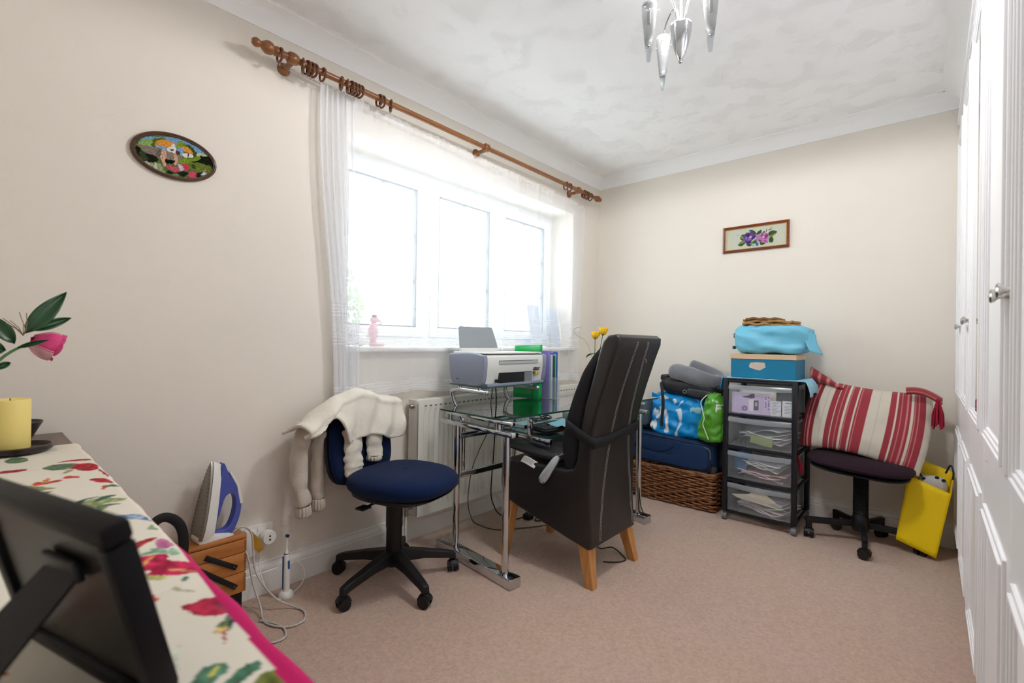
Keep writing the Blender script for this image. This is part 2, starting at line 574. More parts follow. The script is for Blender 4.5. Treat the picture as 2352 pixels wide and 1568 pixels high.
def copy_thing(root, loc, label=None, group=None):
    r = root.copy()
    COL.objects.link(r)
    r.location = loc
    if label:
        r['label'] = label
    if group:
        r['group'] = group
    for ch in list(root.children):
        c = ch.copy()
        COL.objects.link(c)
        c.parent = r
        for g in list(ch.children):
            d = g.copy()
            COL.objects.link(d)
            d.parent = c
    return r
CLOTH_ART=[((96,120,90),[(-1.645,0.058),(-1.675,0.075),(-1.637,0.095),(-1.6,0.091),(-1.595,0.069),(-1.618,0.057)]),((165,40,60),[(-1.526,0.046),(-1.526,0.065),(-1.517,0.084),(-1.496,0.082),(-1.502,0.046)]),((96,120,90),[(-1.49,0.11),(-1.517,0.124),(-1.516,0.147),(-1.503,0.165),(-1.475,0.171),(-1.452,0.153),(-1.452,0.132),(-1.465,0.115)]),((176,34,52),[(-1.545,0.141),(-1.552,0.171),(-1.538,0.193),(-1.517,0.198),(-1.533,0.169),(-1.539,0.143)]),((176,34,52),[(-1.454,0.151),(-1.485,0.172),(-1.472,0.195),(-1.437,0.198),(-1.406,0.192),(-1.398,0.176),(-1.419,0.165),(-1.441,0.159)]),((150,90,60),[(-1.433,0.166),(-1.464,0.187),(-1.458,0.188),(-1.425,0.167)]),((176,34,52),[(-1.4,0.193),(-1.384,0.199),(-1.321,0.2),(-1.319,0.197),(-1.382,0.192)]),((150,158,110),[(-1.403,0.133),(-1.438,0.146),(-1.434,0.155),(-1.416,0.149),(-1.405,0.136)]),((200,62,50),[(-1.345,0.084),(-1.361,0.092),(-1.351,0.106),(-1.352,0.126),(-1.338,0.127),(-1.328,0.104),(-1.329,0.089)]),((210,140,80),[(-1.344,0.097),(-1.383,0.109),(-1.374,0.113),(-1.339,0.105)]),((200,62,50),[(-1.367,0.133),(-1.376,0.141),(-1.36,0.155),(-1.344,0.157),(-1.349,0.146),(-1.353,0.134)]),((150,158,110),[(-1.322,0.043),(-1.348,0.055),(-1.343,0.075),(-1.299,0.102),(-1.278,0.115),(-1.277,0.094),(-1.265,0.084),(-1.235,0.072),(-1.237,0.064),(-1.286,0.05)]),((96,120,90),[(-1.301,0.056),(-1.318,0.072),(-1.31,0.073),(-1.285,0.058)]),((96,120,90),[(-1.264,0.064),(-1.267,0.082),(-1.26,0.103),(-1.252,0.103),(-1.248,0.073)]),((110,135,100),[(-1.26,0.062),(-1.256,0.079),(-1.227,0.073),(-1.238,0.066)]),((176,34,52),[(-1.306,0.166),(-1.313,0.177),(-1.299,0.19),(-1.247,0.199),(-1.263,0.187),(-1.278,0.173)]),((190,90,60),[(-1.199,0.173),(-1.237,0.177),(-1.237,0.185),(-1.197,0.174)]),((60,98,82),[(-1.227,0.179),(-1.239,0.19),(-1.222,0.201),(-1.215,0.2),(-1.222,0.184)]),((200,62,50),[(-1.146,0.091),(-1.148,0.103),(-1.145,0.114),(-1.13,0.111),(-1.126,0.097)]),((200,62,50),[(-1.098,0.103),(-1.111,0.113),(-1.109,0.118),(-1.091,0.115),(-1.081,0.106)]),((150,158,110),[(-1.105,0.118),(-1.135,0.137),(-1.143,0.161),(-1.117,0.192),(-1.102,0.187),(-1.104,0.161),(-1.081,0.141),(-1.08,0.125)]),((60,98,82),[(-1.121,0.12),(-1.161,0.138),(-1.16,0.162),(-1.155,0.16),(-1.143,0.142),(-1.112,0.123)]),((60,98,82),[(-1.134,0.15),(-1.153,0.168),(-1.147,0.183),(-1.143,0.181),(-1.135,0.165),(-1.125,0.15)]),((96,120,90),[(-1.097,0.149),(-1.098,0.166),(-1.086,0.181),(-1.081,0.179),(-1.082,0.163),(-1.07,0.148)]),((96,120,90),[(-1.069,0.122),(-1.077,0.133),(-1.056,0.142),(-1.052,0.133),(-1.056,0.123)]),((120,150,90),[(-1.077,0.145),(-1.082,0.158),(-1.073,0.161),(-1.063,0.15)]),((110,140,175),[(-1.015,0.158),(-1.016,0.164),(-1.005,0.18),(-0.989,0.193),(-0.955,0.199),(-0.948,0.196),(-0.976,0.179),(-1.001,0.162)]),((150,170,195),[(-0.991,0.178),(-0.997,0.188),(-0.989,0.193),(-0.967,0.187)]),((140,165,130),[(-0.909,0.185),(-0.929,0.196),(-0.919,0.196),(-0.896,0.195),(-0.899,0.19)]),((170,40,45),[(-0.827,0.143),(-0.848,0.153),(-0.86,0.162),(-0.864,0.177),(-0.857,0.187),(-0.845,0.175),(-0.831,0.158),(-0.823,0.146)]),((190,110,150),[(-0.822,0.177),(-0.842,0.181),(-0.852,0.19),(-0.834,0.197),(-0.814,0.196),(-0.805,0.186),(-0.812,0.179)]),((130,170,140),[(-0.799,0.141),(-0.808,0.154),(-0.813,0.167),(-0.819,0.172),(-0.809,0.182),(-0.789,0.182),(-0.798,0.17),(-0.801,0.157),(-0.788,0.142)]),((150,185,160),[(-0.792,0.183),(-0.803,0.191),(-0.791,0.195),(-0.774,0.193),(-0.775,0.185)]),((190,30,80),[(-0.765,0.136),(-0.78,0.141),(-0.798,0.153),(-0.796,0.168),(-0.788,0.179),(-0.776,0.182),(-0.759,0.177),(-0.741,0.193),(-0.717,0.2),(-0.689,0.2),(-0.698,0.188),(-0.709,0.169),(-0.724,0.156),(-0.734,0.149),(-0.743,0.157),(-0.747,0.145),(-0.755,0.135)]),((165,20,60),[(-0.745,0.158),(-0.758,0.17),(-0.761,0.179),(-0.745,0.174),(-0.728,0.163),(-0.729,0.155)]),((225,150,90),[(-0.764,0.146),(-0.778,0.155),(-0.794,0.17),(-0.79,0.17),(-0.766,0.154),(-0.762,0.147)]),((225,150,100),[(-0.733,0.172),(-0.717,0.185),(-0.697,0.196),(-0.694,0.195),(-0.713,0.182),(-0.726,0.171)]),((190,190,110),[(-0.73,0.147),(-0.727,0.154),(-0.71,0.164),(-0.705,0.165),(-0.708,0.155),(-0.721,0.146)]),((70,120,105),[(-0.692,0.177),(-0.694,0.183),(-0.689,0.183),(-0.679,0.177),(-0.683,0.176)]),((160,185,165),[(-0.688,0.193),(-0.685,0.2),(-0.668,0.201),(-0.668,0.197),(-0.68,0.194)]),((185,180,150),[(-0.667,0.158),(-0.671,0.165),(-0.66,0.168),(-0.648,0.176),(-0.645,0.174),(-0.658,0.164),(-0.662,0.159)]),((195,70,60),[(-0.68,0.122),(-0.683,0.126),(-0.668,0.133),(-0.672,0.139),(-0.662,0.143),(-0.653,0.143),(-0.648,0.135),(-0.64,0.125),(-0.641,0.12),(-0.651,0.132),(-0.655,0.139),(-0.664,0.138),(-0.663,0.132),(-0.674,0.126),(-0.664,0.122),(-0.668,0.121)]),((180,36,70),[(-0.619,0.157),(-0.619,0.167),(-0.62,0.178),(-0.616,0.187),(-0.605,0.199),(-0.59,0.202),(-0.573,0.201),(-0.57,0.187),(-0.572,0.178),(-0.581,0.169),(-0.597,0.162)]),((150,60,80),[(-0.595,0.181),(-0.601,0.192),(-0.589,0.197),(-0.573,0.201),(-0.572,0.191),(-0.585,0.184)]),((60,110,105),[(-0.571,0.189),(-0.569,0.196),(-0.563,0.2),(-0.551,0.2),(-0.548,0.192),(-0.545,0.185),(-0.534,0.178),(-0.534,0.175),(-0.549,0.178)]),((35,60,70),[(-0.549,0.181),(-0.556,0.19),(-0.549,0.194),(-0.545,0.185),(-0.537,0.177)]),((150,190,165),[(-0.564,0.195),(-0.557,0.202),(-0.548,0.201),(-0.55,0.195)]),((205,170,110),[(-0.541,0.167),(-0.547,0.17),(-0.543,0.177),(-0.531,0.174),(-0.534,0.169)]),((110,130,80),[(-0.548,0.172),(-0.557,0.181),(-0.56,0.186),(-0.549,0.181),(-0.542,0.175)]),((170,70,70),[(-0.531,0.171),(-0.536,0.175),(-0.514,0.169),(-0.514,0.167)]),((80,125,100),[(-0.472,0.128),(-0.482,0.134),(-0.487,0.14),(-0.487,0.148),(-0.483,0.157),(-0.478,0.159),(-0.47,0.154),(-0.465,0.146),(-0.46,0.139)]),((190,180,80),[(-0.475,0.142),(-0.482,0.15),(-0.479,0.152),(-0.472,0.145)]),((70,115,90),[(-0.452,0.147),(-0.46,0.154),(-0.466,0.163),(-0.466,0.172),(-0.464,0.179),(-0.458,0.18),(-0.45,0.174),(-0.447,0.164),(-0.444,0.154)]),((120,130,60),[(-0.434,0.163),(-0.441,0.17),(-0.444,0.178),(-0.44,0.185),(-0.43,0.187),(-0.412,0.183)]),((60,90,60),[(-0.44,0.185),(-0.435,0.188),(-0.421,0.186),(-0.411,0.184),(-0.413,0.182),(-0.428,0.186)]),((190,200,185),[(-0.51,0.125),(-0.531,0.13),(-0.543,0.136),(-0.54,0.137),(-0.517,0.129),(-0.501,0.125)]),((185,198,180),[(-0.54,0.116),(-0.534,0.118),(-0.511,0.118),(-0.506,0.118),(-0.518,0.116)])]
OVAL_ART=[((120,160,205),[(0.39,1.746),(0.441,1.766),(0.494,1.775),(0.55,1.765),(0.594,1.739),(0.579,1.733),(0.522,1.746),(0.415,1.719),(0.378,1.716)]),((140,175,90),[(0.378,1.721),(0.39,1.739),(0.405,1.744),(0.418,1.742),(0.423,1.728),(0.408,1.723),(0.388,1.719)]),((90,105,30),[(0.413,1.731),(0.418,1.749),(0.437,1.76),(0.454,1.764),(0.449,1.755),(0.428,1.735),(0.423,1.721),(0.413,1.721)]),((130,150,50),[(0.487,1.742),(0.488,1.762),(0.505,1.767),(0.522,1.756),(0.505,1.748)]),((70,85,30),[(0.512,1.756),(0.524,1.763),(0.536,1.754),(0.549,1.742),(0.547,1.728),(0.536,1.724),(0.53,1.746)]),((190,195,150),[(0.55,1.74),(0.572,1.745),(0.589,1.739),(0.565,1.733),(0.549,1.73)]),((140,125,115),[(0.369,1.716),(0.388,1.719),(0.441,1.722),(0.494,1.723),(0.503,1.711),(0.492,1.688),(0.455,1.681),(0.426,1.688),(0.388,1.698)]),((110,98,90),[(0.428,1.71),(0.441,1.721),(0.443,1.696),(0.429,1.692)]),((25,32,22),[(0.367,1.71),(0.381,1.708),(0.388,1.696),(0.406,1.694),(0.429,1.689),(0.429,1.674),(0.409,1.665),(0.386,1.665),(0.374,1.681)]),((60,72,40),[(0.381,1.696),(0.388,1.701),(0.396,1.691),(0.403,1.673),(0.389,1.664),(0.379,1.676)]),((225,150,60),[(0.423,1.735),(0.433,1.751),(0.449,1.758),(0.467,1.759),(0.479,1.752),(0.47,1.739),(0.462,1.734),(0.441,1.732),(0.427,1.732)]),((130,170,215),[(0.424,1.731),(0.438,1.731),(0.462,1.732),(0.461,1.721),(0.449,1.723),(0.433,1.725)]),((235,230,220),[(0.462,1.732),(0.479,1.75),(0.485,1.741),(0.483,1.716),(0.47,1.72),(0.46,1.72)]),((40,35,30),[(0.469,1.731),(0.477,1.732),(0.477,1.726),(0.469,1.726)]),((225,150,60),[(0.491,1.742),(0.505,1.75),(0.519,1.752),(0.536,1.741),(0.535,1.732),(0.522,1.733),(0.508,1.735)]),((130,170,215),[(0.487,1.735),(0.505,1.744),(0.509,1.729),(0.507,1.716),(0.497,1.716),(0.488,1.726)]),((95,60,40),[(0.486,1.729),(0.496,1.728),(0.497,1.719),(0.489,1.717)]),((235,228,220),[(0.509,1.728),(0.536,1.731),(0.536,1.72),(0.517,1.712),(0.507,1.714)]),((40,35,30),[(0.521,1.728),(0.525,1.729),(0.526,1.718),(0.521,1.717)]),((205,165,140),[(0.444,1.72),(0.455,1.722),(0.455,1.668),(0.447,1.667),(0.44,1.692)]),((205,165,140),[(0.481,1.715),(0.49,1.714),(0.49,1.681),(0.479,1.68)]),((20,25,20),[(0.455,1.689),(0.479,1.692),(0.479,1.681),(0.455,1.676)]),((22,28,20),[(0.562,1.732),(0.592,1.737),(0.603,1.721),(0.6,1.705),(0.565,1.707),(0.536,1.706)]),((120,150,50),[(0.495,1.694),(0.511,1.709),(0.531,1.713),(0.55,1.727),(0.563,1.728),(0.553,1.715),(0.531,1.703),(0.52,1.688),(0.499,1.686)]),((110,125,50),[(0.52,1.687),(0.536,1.702),(0.565,1.705),(0.597,1.701),(0.595,1.682),(0.577,1.673),(0.551,1.673),(0.531,1.674)]),((60,70,35),[(0.534,1.691),(0.545,1.696),(0.548,1.682),(0.537,1.68)]),((190,185,175),[(0.389,1.661),(0.409,1.664),(0.421,1.658),(0.416,1.647),(0.399,1.652)]),((150,165,125),[(0.409,1.658),(0.424,1.668),(0.442,1.664),(0.45,1.647),(0.455,1.638),(0.429,1.64),(0.414,1.647)]),((215,215,205),[(0.42,1.659),(0.428,1.663),(0.429,1.648),(0.424,1.646)]),((200,85,110),[(0.455,1.665),(0.467,1.673),(0.482,1.669),(0.501,1.668),(0.495,1.655),(0.479,1.649),(0.466,1.655)]),((205,60,90),[(0.502,1.682),(0.514,1.69),(0.524,1.685),(0.525,1.675),(0.514,1.667)]),((205,190,210),[(0.494,1.681),(0.502,1.682),(0.512,1.668),(0.501,1.66),(0.494,1.668)]),((30,45,25),[(0.459,1.652),(0.475,1.65),(0.498,1.655),(0.512,1.663),(0.526,1.659),(0.509,1.64),(0.482,1.637),(0.461,1.643)]),((110,140,90),[(0.479,1.646),(0.49,1.647),(0.496,1.638),(0.479,1.636)]),((215,80,110),[(0.523,1.657),(0.537,1.669),(0.553,1.662),(0.546,1.65),(0.529,1.645)]),((200,205,215),[(0.558,1.665),(0.573,1.677),(0.586,1.676),(0.577,1.667),(0.561,1.659)]),((30,35,35),[(0.551,1.664),(0.562,1.673),(0.573,1.675),(0.56,1.655),(0.55,1.651)]),((205,120,100),[(0.572,1.685),(0.58,1.688),(0.581,1.683),(0.575,1.68)])]
ROSE_ART=[((60,95,50),[(-0.917,1.823),(-0.896,1.825),(-0.878,1.812),(-0.869,1.794),(-0.882,1.791),(-0.901,1.81)]),((60,95,50),[(-0.869,1.791),(-0.864,1.805),(-0.844,1.818),(-0.837,1.809),(-0.842,1.795),(-0.86,1.787)]),((60,95,50),[(-0.833,1.801),(-0.822,1.806),(-0.814,1.801),(-0.824,1.795)]),((60,95,50),[(-0.798,1.788),(-0.785,1.801),(-0.766,1.803),(-0.746,1.791),(-0.759,1.776),(-0.78,1.762),(-0.793,1.771)]),((150,150,60),[(-0.793,1.771),(-0.776,1.776),(-0.757,1.785),(-0.748,1.789),(-0.763,1.772),(-0.784,1.76)]),((60,95,50),[(-0.793,1.756),(-0.776,1.764),(-0.767,1.748),(-0.771,1.727),(-0.788,1.729),(-0.795,1.742)]),((60,95,50),[(-0.965,1.797),(-0.951,1.803),(-0.94,1.799),(-0.946,1.789)]),((120,150,90),[(-0.983,1.734),(-0.969,1.753),(-0.951,1.76),(-0.934,1.753),(-0.937,1.741),(-0.96,1.726)]),((60,95,50),[(-0.983,1.734),(-0.96,1.741),(-0.934,1.743),(-0.96,1.724)]),((60,95,50),[(-0.972,1.778),(-0.951,1.773),(-0.946,1.76),(-0.96,1.764)]),((120,150,90),[(-0.97,1.79),(-0.946,1.789),(-0.946,1.775),(-0.965,1.777)]),((60,95,50),[(-0.93,1.735),(-0.909,1.735),(-0.891,1.73),(-0.909,1.716),(-0.925,1.724)]),((120,150,90),[(-0.902,1.741),(-0.873,1.762),(-0.866,1.754),(-0.886,1.734),(-0.9,1.731)]),((60,95,50),[(-0.891,1.738),(-0.871,1.752),(-0.866,1.742),(-0.882,1.731)]),((60,95,50),[(-0.85,1.735),(-0.826,1.734),(-0.815,1.723),(-0.839,1.716)]),((110,70,160),[(-0.949,1.78),(-0.935,1.808),(-0.912,1.81),(-0.898,1.815),(-0.889,1.801),(-0.873,1.789),(-0.875,1.77),(-0.895,1.755),(-0.902,1.739),(-0.925,1.734),(-0.939,1.751)]),((160,120,200),[(-0.939,1.774),(-0.93,1.785),(-0.923,1.774),(-0.932,1.76)]),((160,120,200),[(-0.921,1.769),(-0.909,1.777),(-0.893,1.767),(-0.909,1.757),(-0.923,1.757)]),((70,40,115),[(-0.933,1.795),(-0.917,1.803),(-0.91,1.792),(-0.923,1.784)]),((70,40,115),[(-0.898,1.775),(-0.88,1.783),(-0.878,1.773),(-0.896,1.76)]),((70,40,115),[(-0.93,1.745),(-0.907,1.752),(-0.904,1.744),(-0.923,1.735)]),((215,185,205),[(-0.914,1.783),(-0.9,1.786),(-0.896,1.775),(-0.909,1.77)]),((205,130,200),[(-0.871,1.782),(-0.86,1.79),(-0.844,1.785),(-0.84,1.797),(-0.82,1.796),(-0.798,1.786),(-0.793,1.764),(-0.802,1.745),(-0.795,1.73),(-0.81,1.725),(-0.826,1.737),(-0.846,1.737),(-0.866,1.752)]),((165,50,130),[(-0.859,1.751),(-0.848,1.754),(-0.837,1.743),(-0.846,1.738)]),((165,50,130),[(-0.844,1.783),(-0.835,1.794),(-0.829,1.786),(-0.837,1.772)]),((165,50,130),[(-0.817,1.779),(-0.802,1.784),(-0.798,1.772),(-0.811,1.764)]),((165,50,130),[(-0.828,1.742),(-0.806,1.744),(-0.81,1.735)]),((150,60,120),[(-0.833,1.767),(-0.822,1.775),(-0.806,1.763),(-0.815,1.755)]),((230,190,215),[(-0.831,1.774),(-0.82,1.772),(-0.822,1.76),(-0.831,1.764)]),((50,120,190),[(-0.875,1.731),(-0.866,1.742),(-0.856,1.728),(-0.859,1.715),(-0.87,1.718)]),((130,150,200),[(-0.904,1.734),(-0.895,1.734),(-0.891,1.725),(-0.9,1.724)]),((90,100,90),[(-0.996,1.805),(-0.979,1.799),(-0.98,1.798),(-0.996,1.804)]),((90,100,90),[(-0.796,1.81),(-0.779,1.824),(-0.778,1.822),(-0.794,1.807)]),((90,100,90),[(-0.794,1.81),(-0.774,1.816),(-0.774,1.814),(-0.792,1.807)]),((100,115,70),[(-0.811,1.8),(-0.809,1.819),(-0.805,1.816),(-0.807,1.799)]),((60,110,150),[(-0.89,1.715),(-0.888,1.722),(-0.881,1.725),(-0.881,1.724),(-0.887,1.715)])]
# ================================================================== the room
def wall_paint():
    m = mat('cream_wall_paint', (234, 227, 217), rough=0.75, bump=0.06, bscale=220, spec=0.25, var=0.012, vscale=2.5)
    return m


def carpet_mat():
    m = mat('pink_beige_carpet', (196, 168, 150), rough=1.0, spec=0.05, sheen=0.25)
    nt = m.node_tree
    n, l = nt.nodes, nt.links
    tc = n.new('ShaderNodeTexCoord')
    fine = n.new('ShaderNodeTexNoise'); fine.inputs['Scale'].default_value = 420; fine.inputs['Detail'].default_value = 3
    big = n.new('ShaderNodeTexNoise'); big.inputs['Scale'].default_value = 2.3; big.inputs['Detail'].default_value = 5
    spot = n.new('ShaderNodeTexNoise'); spot.inputs['Scale'].default_value = 38; spot.inputs['Detail'].default_value = 2
    for q in (fine, big, spot):
        l.new(tc.outputs['Object'], q.inputs['Vector'])
    r1 = n.new('ShaderNodeMapRange'); r1.inputs['From Min'].default_value = 0.3; r1.inputs['From Max'].default_value = 0.7
    r1.inputs['To Min'].default_value = 0.78; r1.inputs['To Max'].default_value = 1.16
    l.new(fine.outputs['Fac'], r1.inputs['Value'])
    r2 = n.new('ShaderNodeMapRange'); r2.inputs['From Min'].default_value = 0.62; r2.inputs['From Max'].default_value = 0.72
    r2.inputs['To Min'].default_value = 1.0; r2.inputs['To Max'].default_value = 0.9
    l.new(spot.outputs['Fac'], r2.inputs['Value'])
    mu0 = n.new('ShaderNodeMath'); mu0.operation = 'MULTIPLY'
    l.new(r1.outputs[0], mu0.inputs[0]); l.new(r2.outputs[0], mu0.inputs[1])
    med = n.new('ShaderNodeTexNoise'); med.inputs['Scale'].default_value = 85; med.inputs['Detail'].default_value = 4
    l.new(tc.outputs['Object'], med.inputs['Vector'])
    r4 = n.new('ShaderNodeMapRange'); r4.inputs['From Min'].default_value = 0.35; r4.inputs['From Max'].default_value = 0.65
    r4.inputs['To Min'].default_value = 0.9; r4.inputs['To Max'].default_value = 1.08
    l.new(med.outputs['Fac'], r4.inputs['Value'])
    mu = n.new('ShaderNodeMath'); mu.operation = 'MULTIPLY'
    l.new(mu0.outputs[0], mu.inputs[0]); l.new(r4.outputs[0], mu.inputs[1])
    cm = n.new('ShaderNodeMix'); cm.data_type = 'RGBA'
    cm.inputs['A'].default_value = lin((210, 180, 160)) + (1,)
    cm.inputs['B'].default_value = lin((211, 182, 167)) + (1,)
    r3 = n.new('ShaderNodeMapRange'); r3.inputs['From Min'].default_value = 0.35; r3.inputs['From Max'].default_value = 0.65
    l.new(big.outputs['Fac'], r3.inputs['Value']); l.new(r3.outputs[0], cm.inputs['Factor'])
    mx = n.new('ShaderNodeMix'); mx.data_type = 'RGBA'; mx.blend_type = 'MULTIPLY'; mx.inputs['Factor'].default_value = 1
    l.new(cm.outputs['Result'], mx.inputs['A']); l.new(mu.outputs[0], mx.inputs['B'])
    l.new(mx.outputs['Result'], n['Principled BSDF'].inputs['Base Color'])
    bp = n.new('ShaderNodeBump'); bp.inputs['Strength'].default_value = 0.7; bp.inputs['Distance'].default_value = 0.006
    l.new(fine.outputs['Fac'], bp.inputs['Height']); l.new(bp.outputs[0], n['Principled BSDF'].inputs['Normal'])
    return m


def ceiling_mat():
    m = mat('white_textured_plaster', (250, 250, 251), rough=0.8, spec=0.2)
    nt = m.node_tree
    n, l = nt.nodes, nt.links
    tc = n.new('ShaderNodeTexCoord')
    wob = n.new('ShaderNodeTexNoise'); wob.inputs['Scale'].default_value = 3.2; wob.inputs['Detail'].default_value = 2
    l.new(tc.outputs['Object'], wob.inputs['Vector'])
    ang = n.new('ShaderNodeVectorRotate')
    am = n.new('ShaderNodeMath'); am.operation = 'MULTIPLY'; am.inputs[1].default_value = 14
    l.new(wob.outputs['Fac'], am.inputs[0])
    l.new(tc.outputs['Object'], ang.inputs['Vector']); l.new(am.outputs[0], ang.inputs['Angle'])
    ang.inputs['Axis'].default_value = (0, 0, 1)
    wv = n.new('ShaderNodeTexWave'); wv.inputs['Scale'].default_value = 24; wv.inputs['Distortion'].default_value = 3; wv.inputs['Detail'].default_value = 2
    l.new(ang.outputs[0], wv.inputs['Vector'])
    mask = n.new('ShaderNodeTexNoise'); mask.inputs['Scale'].default_value = 7; mask.inputs['Detail'].default_value = 3
    l.new(tc.outputs['Object'], mask.inputs['Vector'])
    rp = n.new('ShaderNodeMapRange'); rp.inputs['From Min'].default_value = 0.5; rp.inputs['From Max'].default_value = 0.68
    l.new(mask.outputs['Fac'], rp.inputs['Value'])
    mu = n.new('ShaderNodeMath'); mu.operation = 'MULTIPLY'
    l.new(wv.outputs['Fac'], mu.inputs[0]); l.new(rp.outputs[0], mu.inputs[1])
    fine = n.new('ShaderNodeTexNoise'); fine.inputs['Scale'].default_value = 60; fine.inputs['Detail'].default_value = 4
    l.new(tc.outputs['Object'], fine.inputs['Vector'])
    ad = n.new('ShaderNodeMath'); ad.operation = 'MULTIPLY_ADD'; ad.inputs[1].default_value = 0.04
    l.new(fine.outputs['Fac'], ad.inputs[0]); l.new(mu.outputs[0], ad.inputs[2])
    bp = n.new('ShaderNodeBump'); bp.inputs['Strength'].default_value = 0.32; bp.inputs['Distance'].default_value = 0.005
    l.new(ad.outputs[0], bp.inputs['Height']); l.new(bp.outputs[0], n['Principled BSDF'].inputs['Normal'])
    return m


M_WALL = wall_paint()
M_TRIM = mat('white_gloss_trim', (238, 237, 233), rough=0.32, spec=0.4)
M_COVE = mat('white_matt_cove', (249, 249, 249), rough=0.7, spec=0.2)
M_UPVC = mat('white_upvc', (240, 242, 243), rough=0.3, spec=0.4)
M_GLASS = clear_glass('window_glass', (244, 248, 247))
M_CHROME = mat('chrome', (205, 208, 212), rough=0.08, metal=1.0)
M_BLACKPL = mat('black_plastic', (22, 22, 25), rough=0.45, bump=0.05, bscale=400, spec=0.4)
M_WHITEPL = mat('white_plastic', (236, 235, 230), rough=0.35)

WIN_Y0, WIN_Y1, WIN_Z0, WIN_Z1 = 1.17, 3.05, 1.02, 2.045

struct(MB().box(WALL_L - .3, WALL_R + .1, WALL_N - .1, WALL_B + .1, -.1, 0).build('floor', carpet_mat()), 'pink-beige cut pile carpet')
struct(MB().box(WALL_L - .3, WALL_R + .1, WALL_N - .1, WALL_B + .1, CEIL, CEIL + .1).build('ceiling', ceiling_mat()), 'white ceiling with swirled textured plaster')
w = MB()
for y0, y1, z0, z1 in ((WALL_N - .1, WIN_Y0, 0, CEIL), (WIN_Y1, WALL_B + .1, 0, CEIL), (WIN_Y0, WIN_Y1, 0, WIN_Z0 - .025), (WIN_Y0, WIN_Y1, WIN_Z1, CEIL)):
    w.box(WALL_L - .3, WALL_L, y0, y1, z0, z1)
struct(w.build('wall_left', M_WALL, smooth=0), 'cream painted wall around the window')
struct(MB().box(WALL_L, WALL_R, WALL_B, WALL_B + .1, 0, CEIL).build('wall_back', M_WALL), 'cream painted end wall')
struct(MB().box(WALL_R, WALL_R + .1, WALL_N - .1, WALL_B + .1, 0, CEIL).build('wall_right', M_WALL))
struct(MB().box(WALL_L, WALL_R, WALL_N - .1, WALL_N, 0, CEIL).build('wall_near', M_WALL))

# coving: concave profile with a small fillet top and bottom
CV = [(0, 2.3216), (.006, 2.3216), (.006, 2.327)]
for i in range(9):
    a = PI / 2 * i / 8
    CV.append((.0765 - .0705 * math.cos(a), 2.327 + .071 * math.sin(a)))
CV += [(.0765, CEIL - .002), (.083, CEIL - .002), (.083, CEIL), (0, CEIL)]


def sweep_profile(prof, p0, p1, inward):
    p0, p1, inward = Vector(p0), Vector(p1), Vector(inward)
    m = MB()
    vs = [p0 + inward * d + Vector((0, 0, z)) for d, z in prof] + [p1 + inward * d + Vector((0, 0, z)) for d, z in prof]
    n = len(prof)
    fs = [(i, (i + 1) % n, n + (i + 1) % n, n + i) for i in range(n)]
    fs += [tuple(range(n)), tuple(range(2 * n - 1, n - 1, -1))]
    m.add(vs, fs)
    return m


struct(sweep_profile(CV, (WALL_L, WALL_N, 0), (WALL_L, WALL_B, 0), (1, 0, 0)).build('trim_1', M_COVE, smooth=35), 'white coving above the window wall')
struct(sweep_profile(CV, (WALL_L, WALL_B, 0), (.125, WALL_B, 0), (0, -1, 0)).build('trim_2', M_COVE, smooth=35), 'white coving along the end wall')
struct(sweep_profile(CV, (.125, WALL_N, 0), (.125, WALL_B, 0), (-1, 0, 0)).build('trim_3', M_COVE, smooth=35), 'white coving above the wardrobes')
SK = [(0, 0), (.018, 0), (.018, .088), (.015, .092), (.016, .098), (.014, .108), (.008, .116), (.006, .122), (.007, .127), (0, .13)]
struct(sweep_profile(SK, (WALL_L, WALL_N, 0), (WALL_L, WALL_B, 0), (1, 0, 0)).build('baseboard_left', M_TRIM, smooth=30), 'white moulded skirting board under the window wall')
struct(sweep_profile(SK, (WALL_L, WALL_B, 0), (.11, WALL_B, 0), (0, -1, 0)).build('baseboard_back', M_TRIM, smooth=30), 'white moulded skirting board along the end wall')

# ------------------------------------------------------------------ window
win = bpy.data.objects.new('window_1', None)
COL.objects.link(win)
win.location = (-2.3, 2.11, WIN_Z0)
ORG['window_1'] = Vector(win.location)
struct(win, 'white three-light window with square glazing bars')
f = MB()
FX0, FX1 = -2.335, -2.275
fz0 = WIN_Z0 + .005
for y0, y1, z0, z1 in ((1.17, 1.22, fz0, 2.045), (3.0, 3.05, fz0, 2.045), (1.22, 3.0, fz0, fz0 + .05), (1.22, 3.0, 1.995, 2.045), (1.78, 1.83, fz0 + .05, 1.995), (2.39, 2.44, fz0 + .05, 1.995)):
    f.box(FX0, FX1, y0, y1, z0, z1)
f.build('frame', M_UPVC, win, smooth=0, bevel=.003)
MB().rbox(-2.36, -2.03, 1.165, 3.055, WIN_Z0 - .025, WIN_Z0, .006).build('sill', M_TRIM, win)
SASH_Z0, SASH_Z1 = fz0 + .05, 1.995
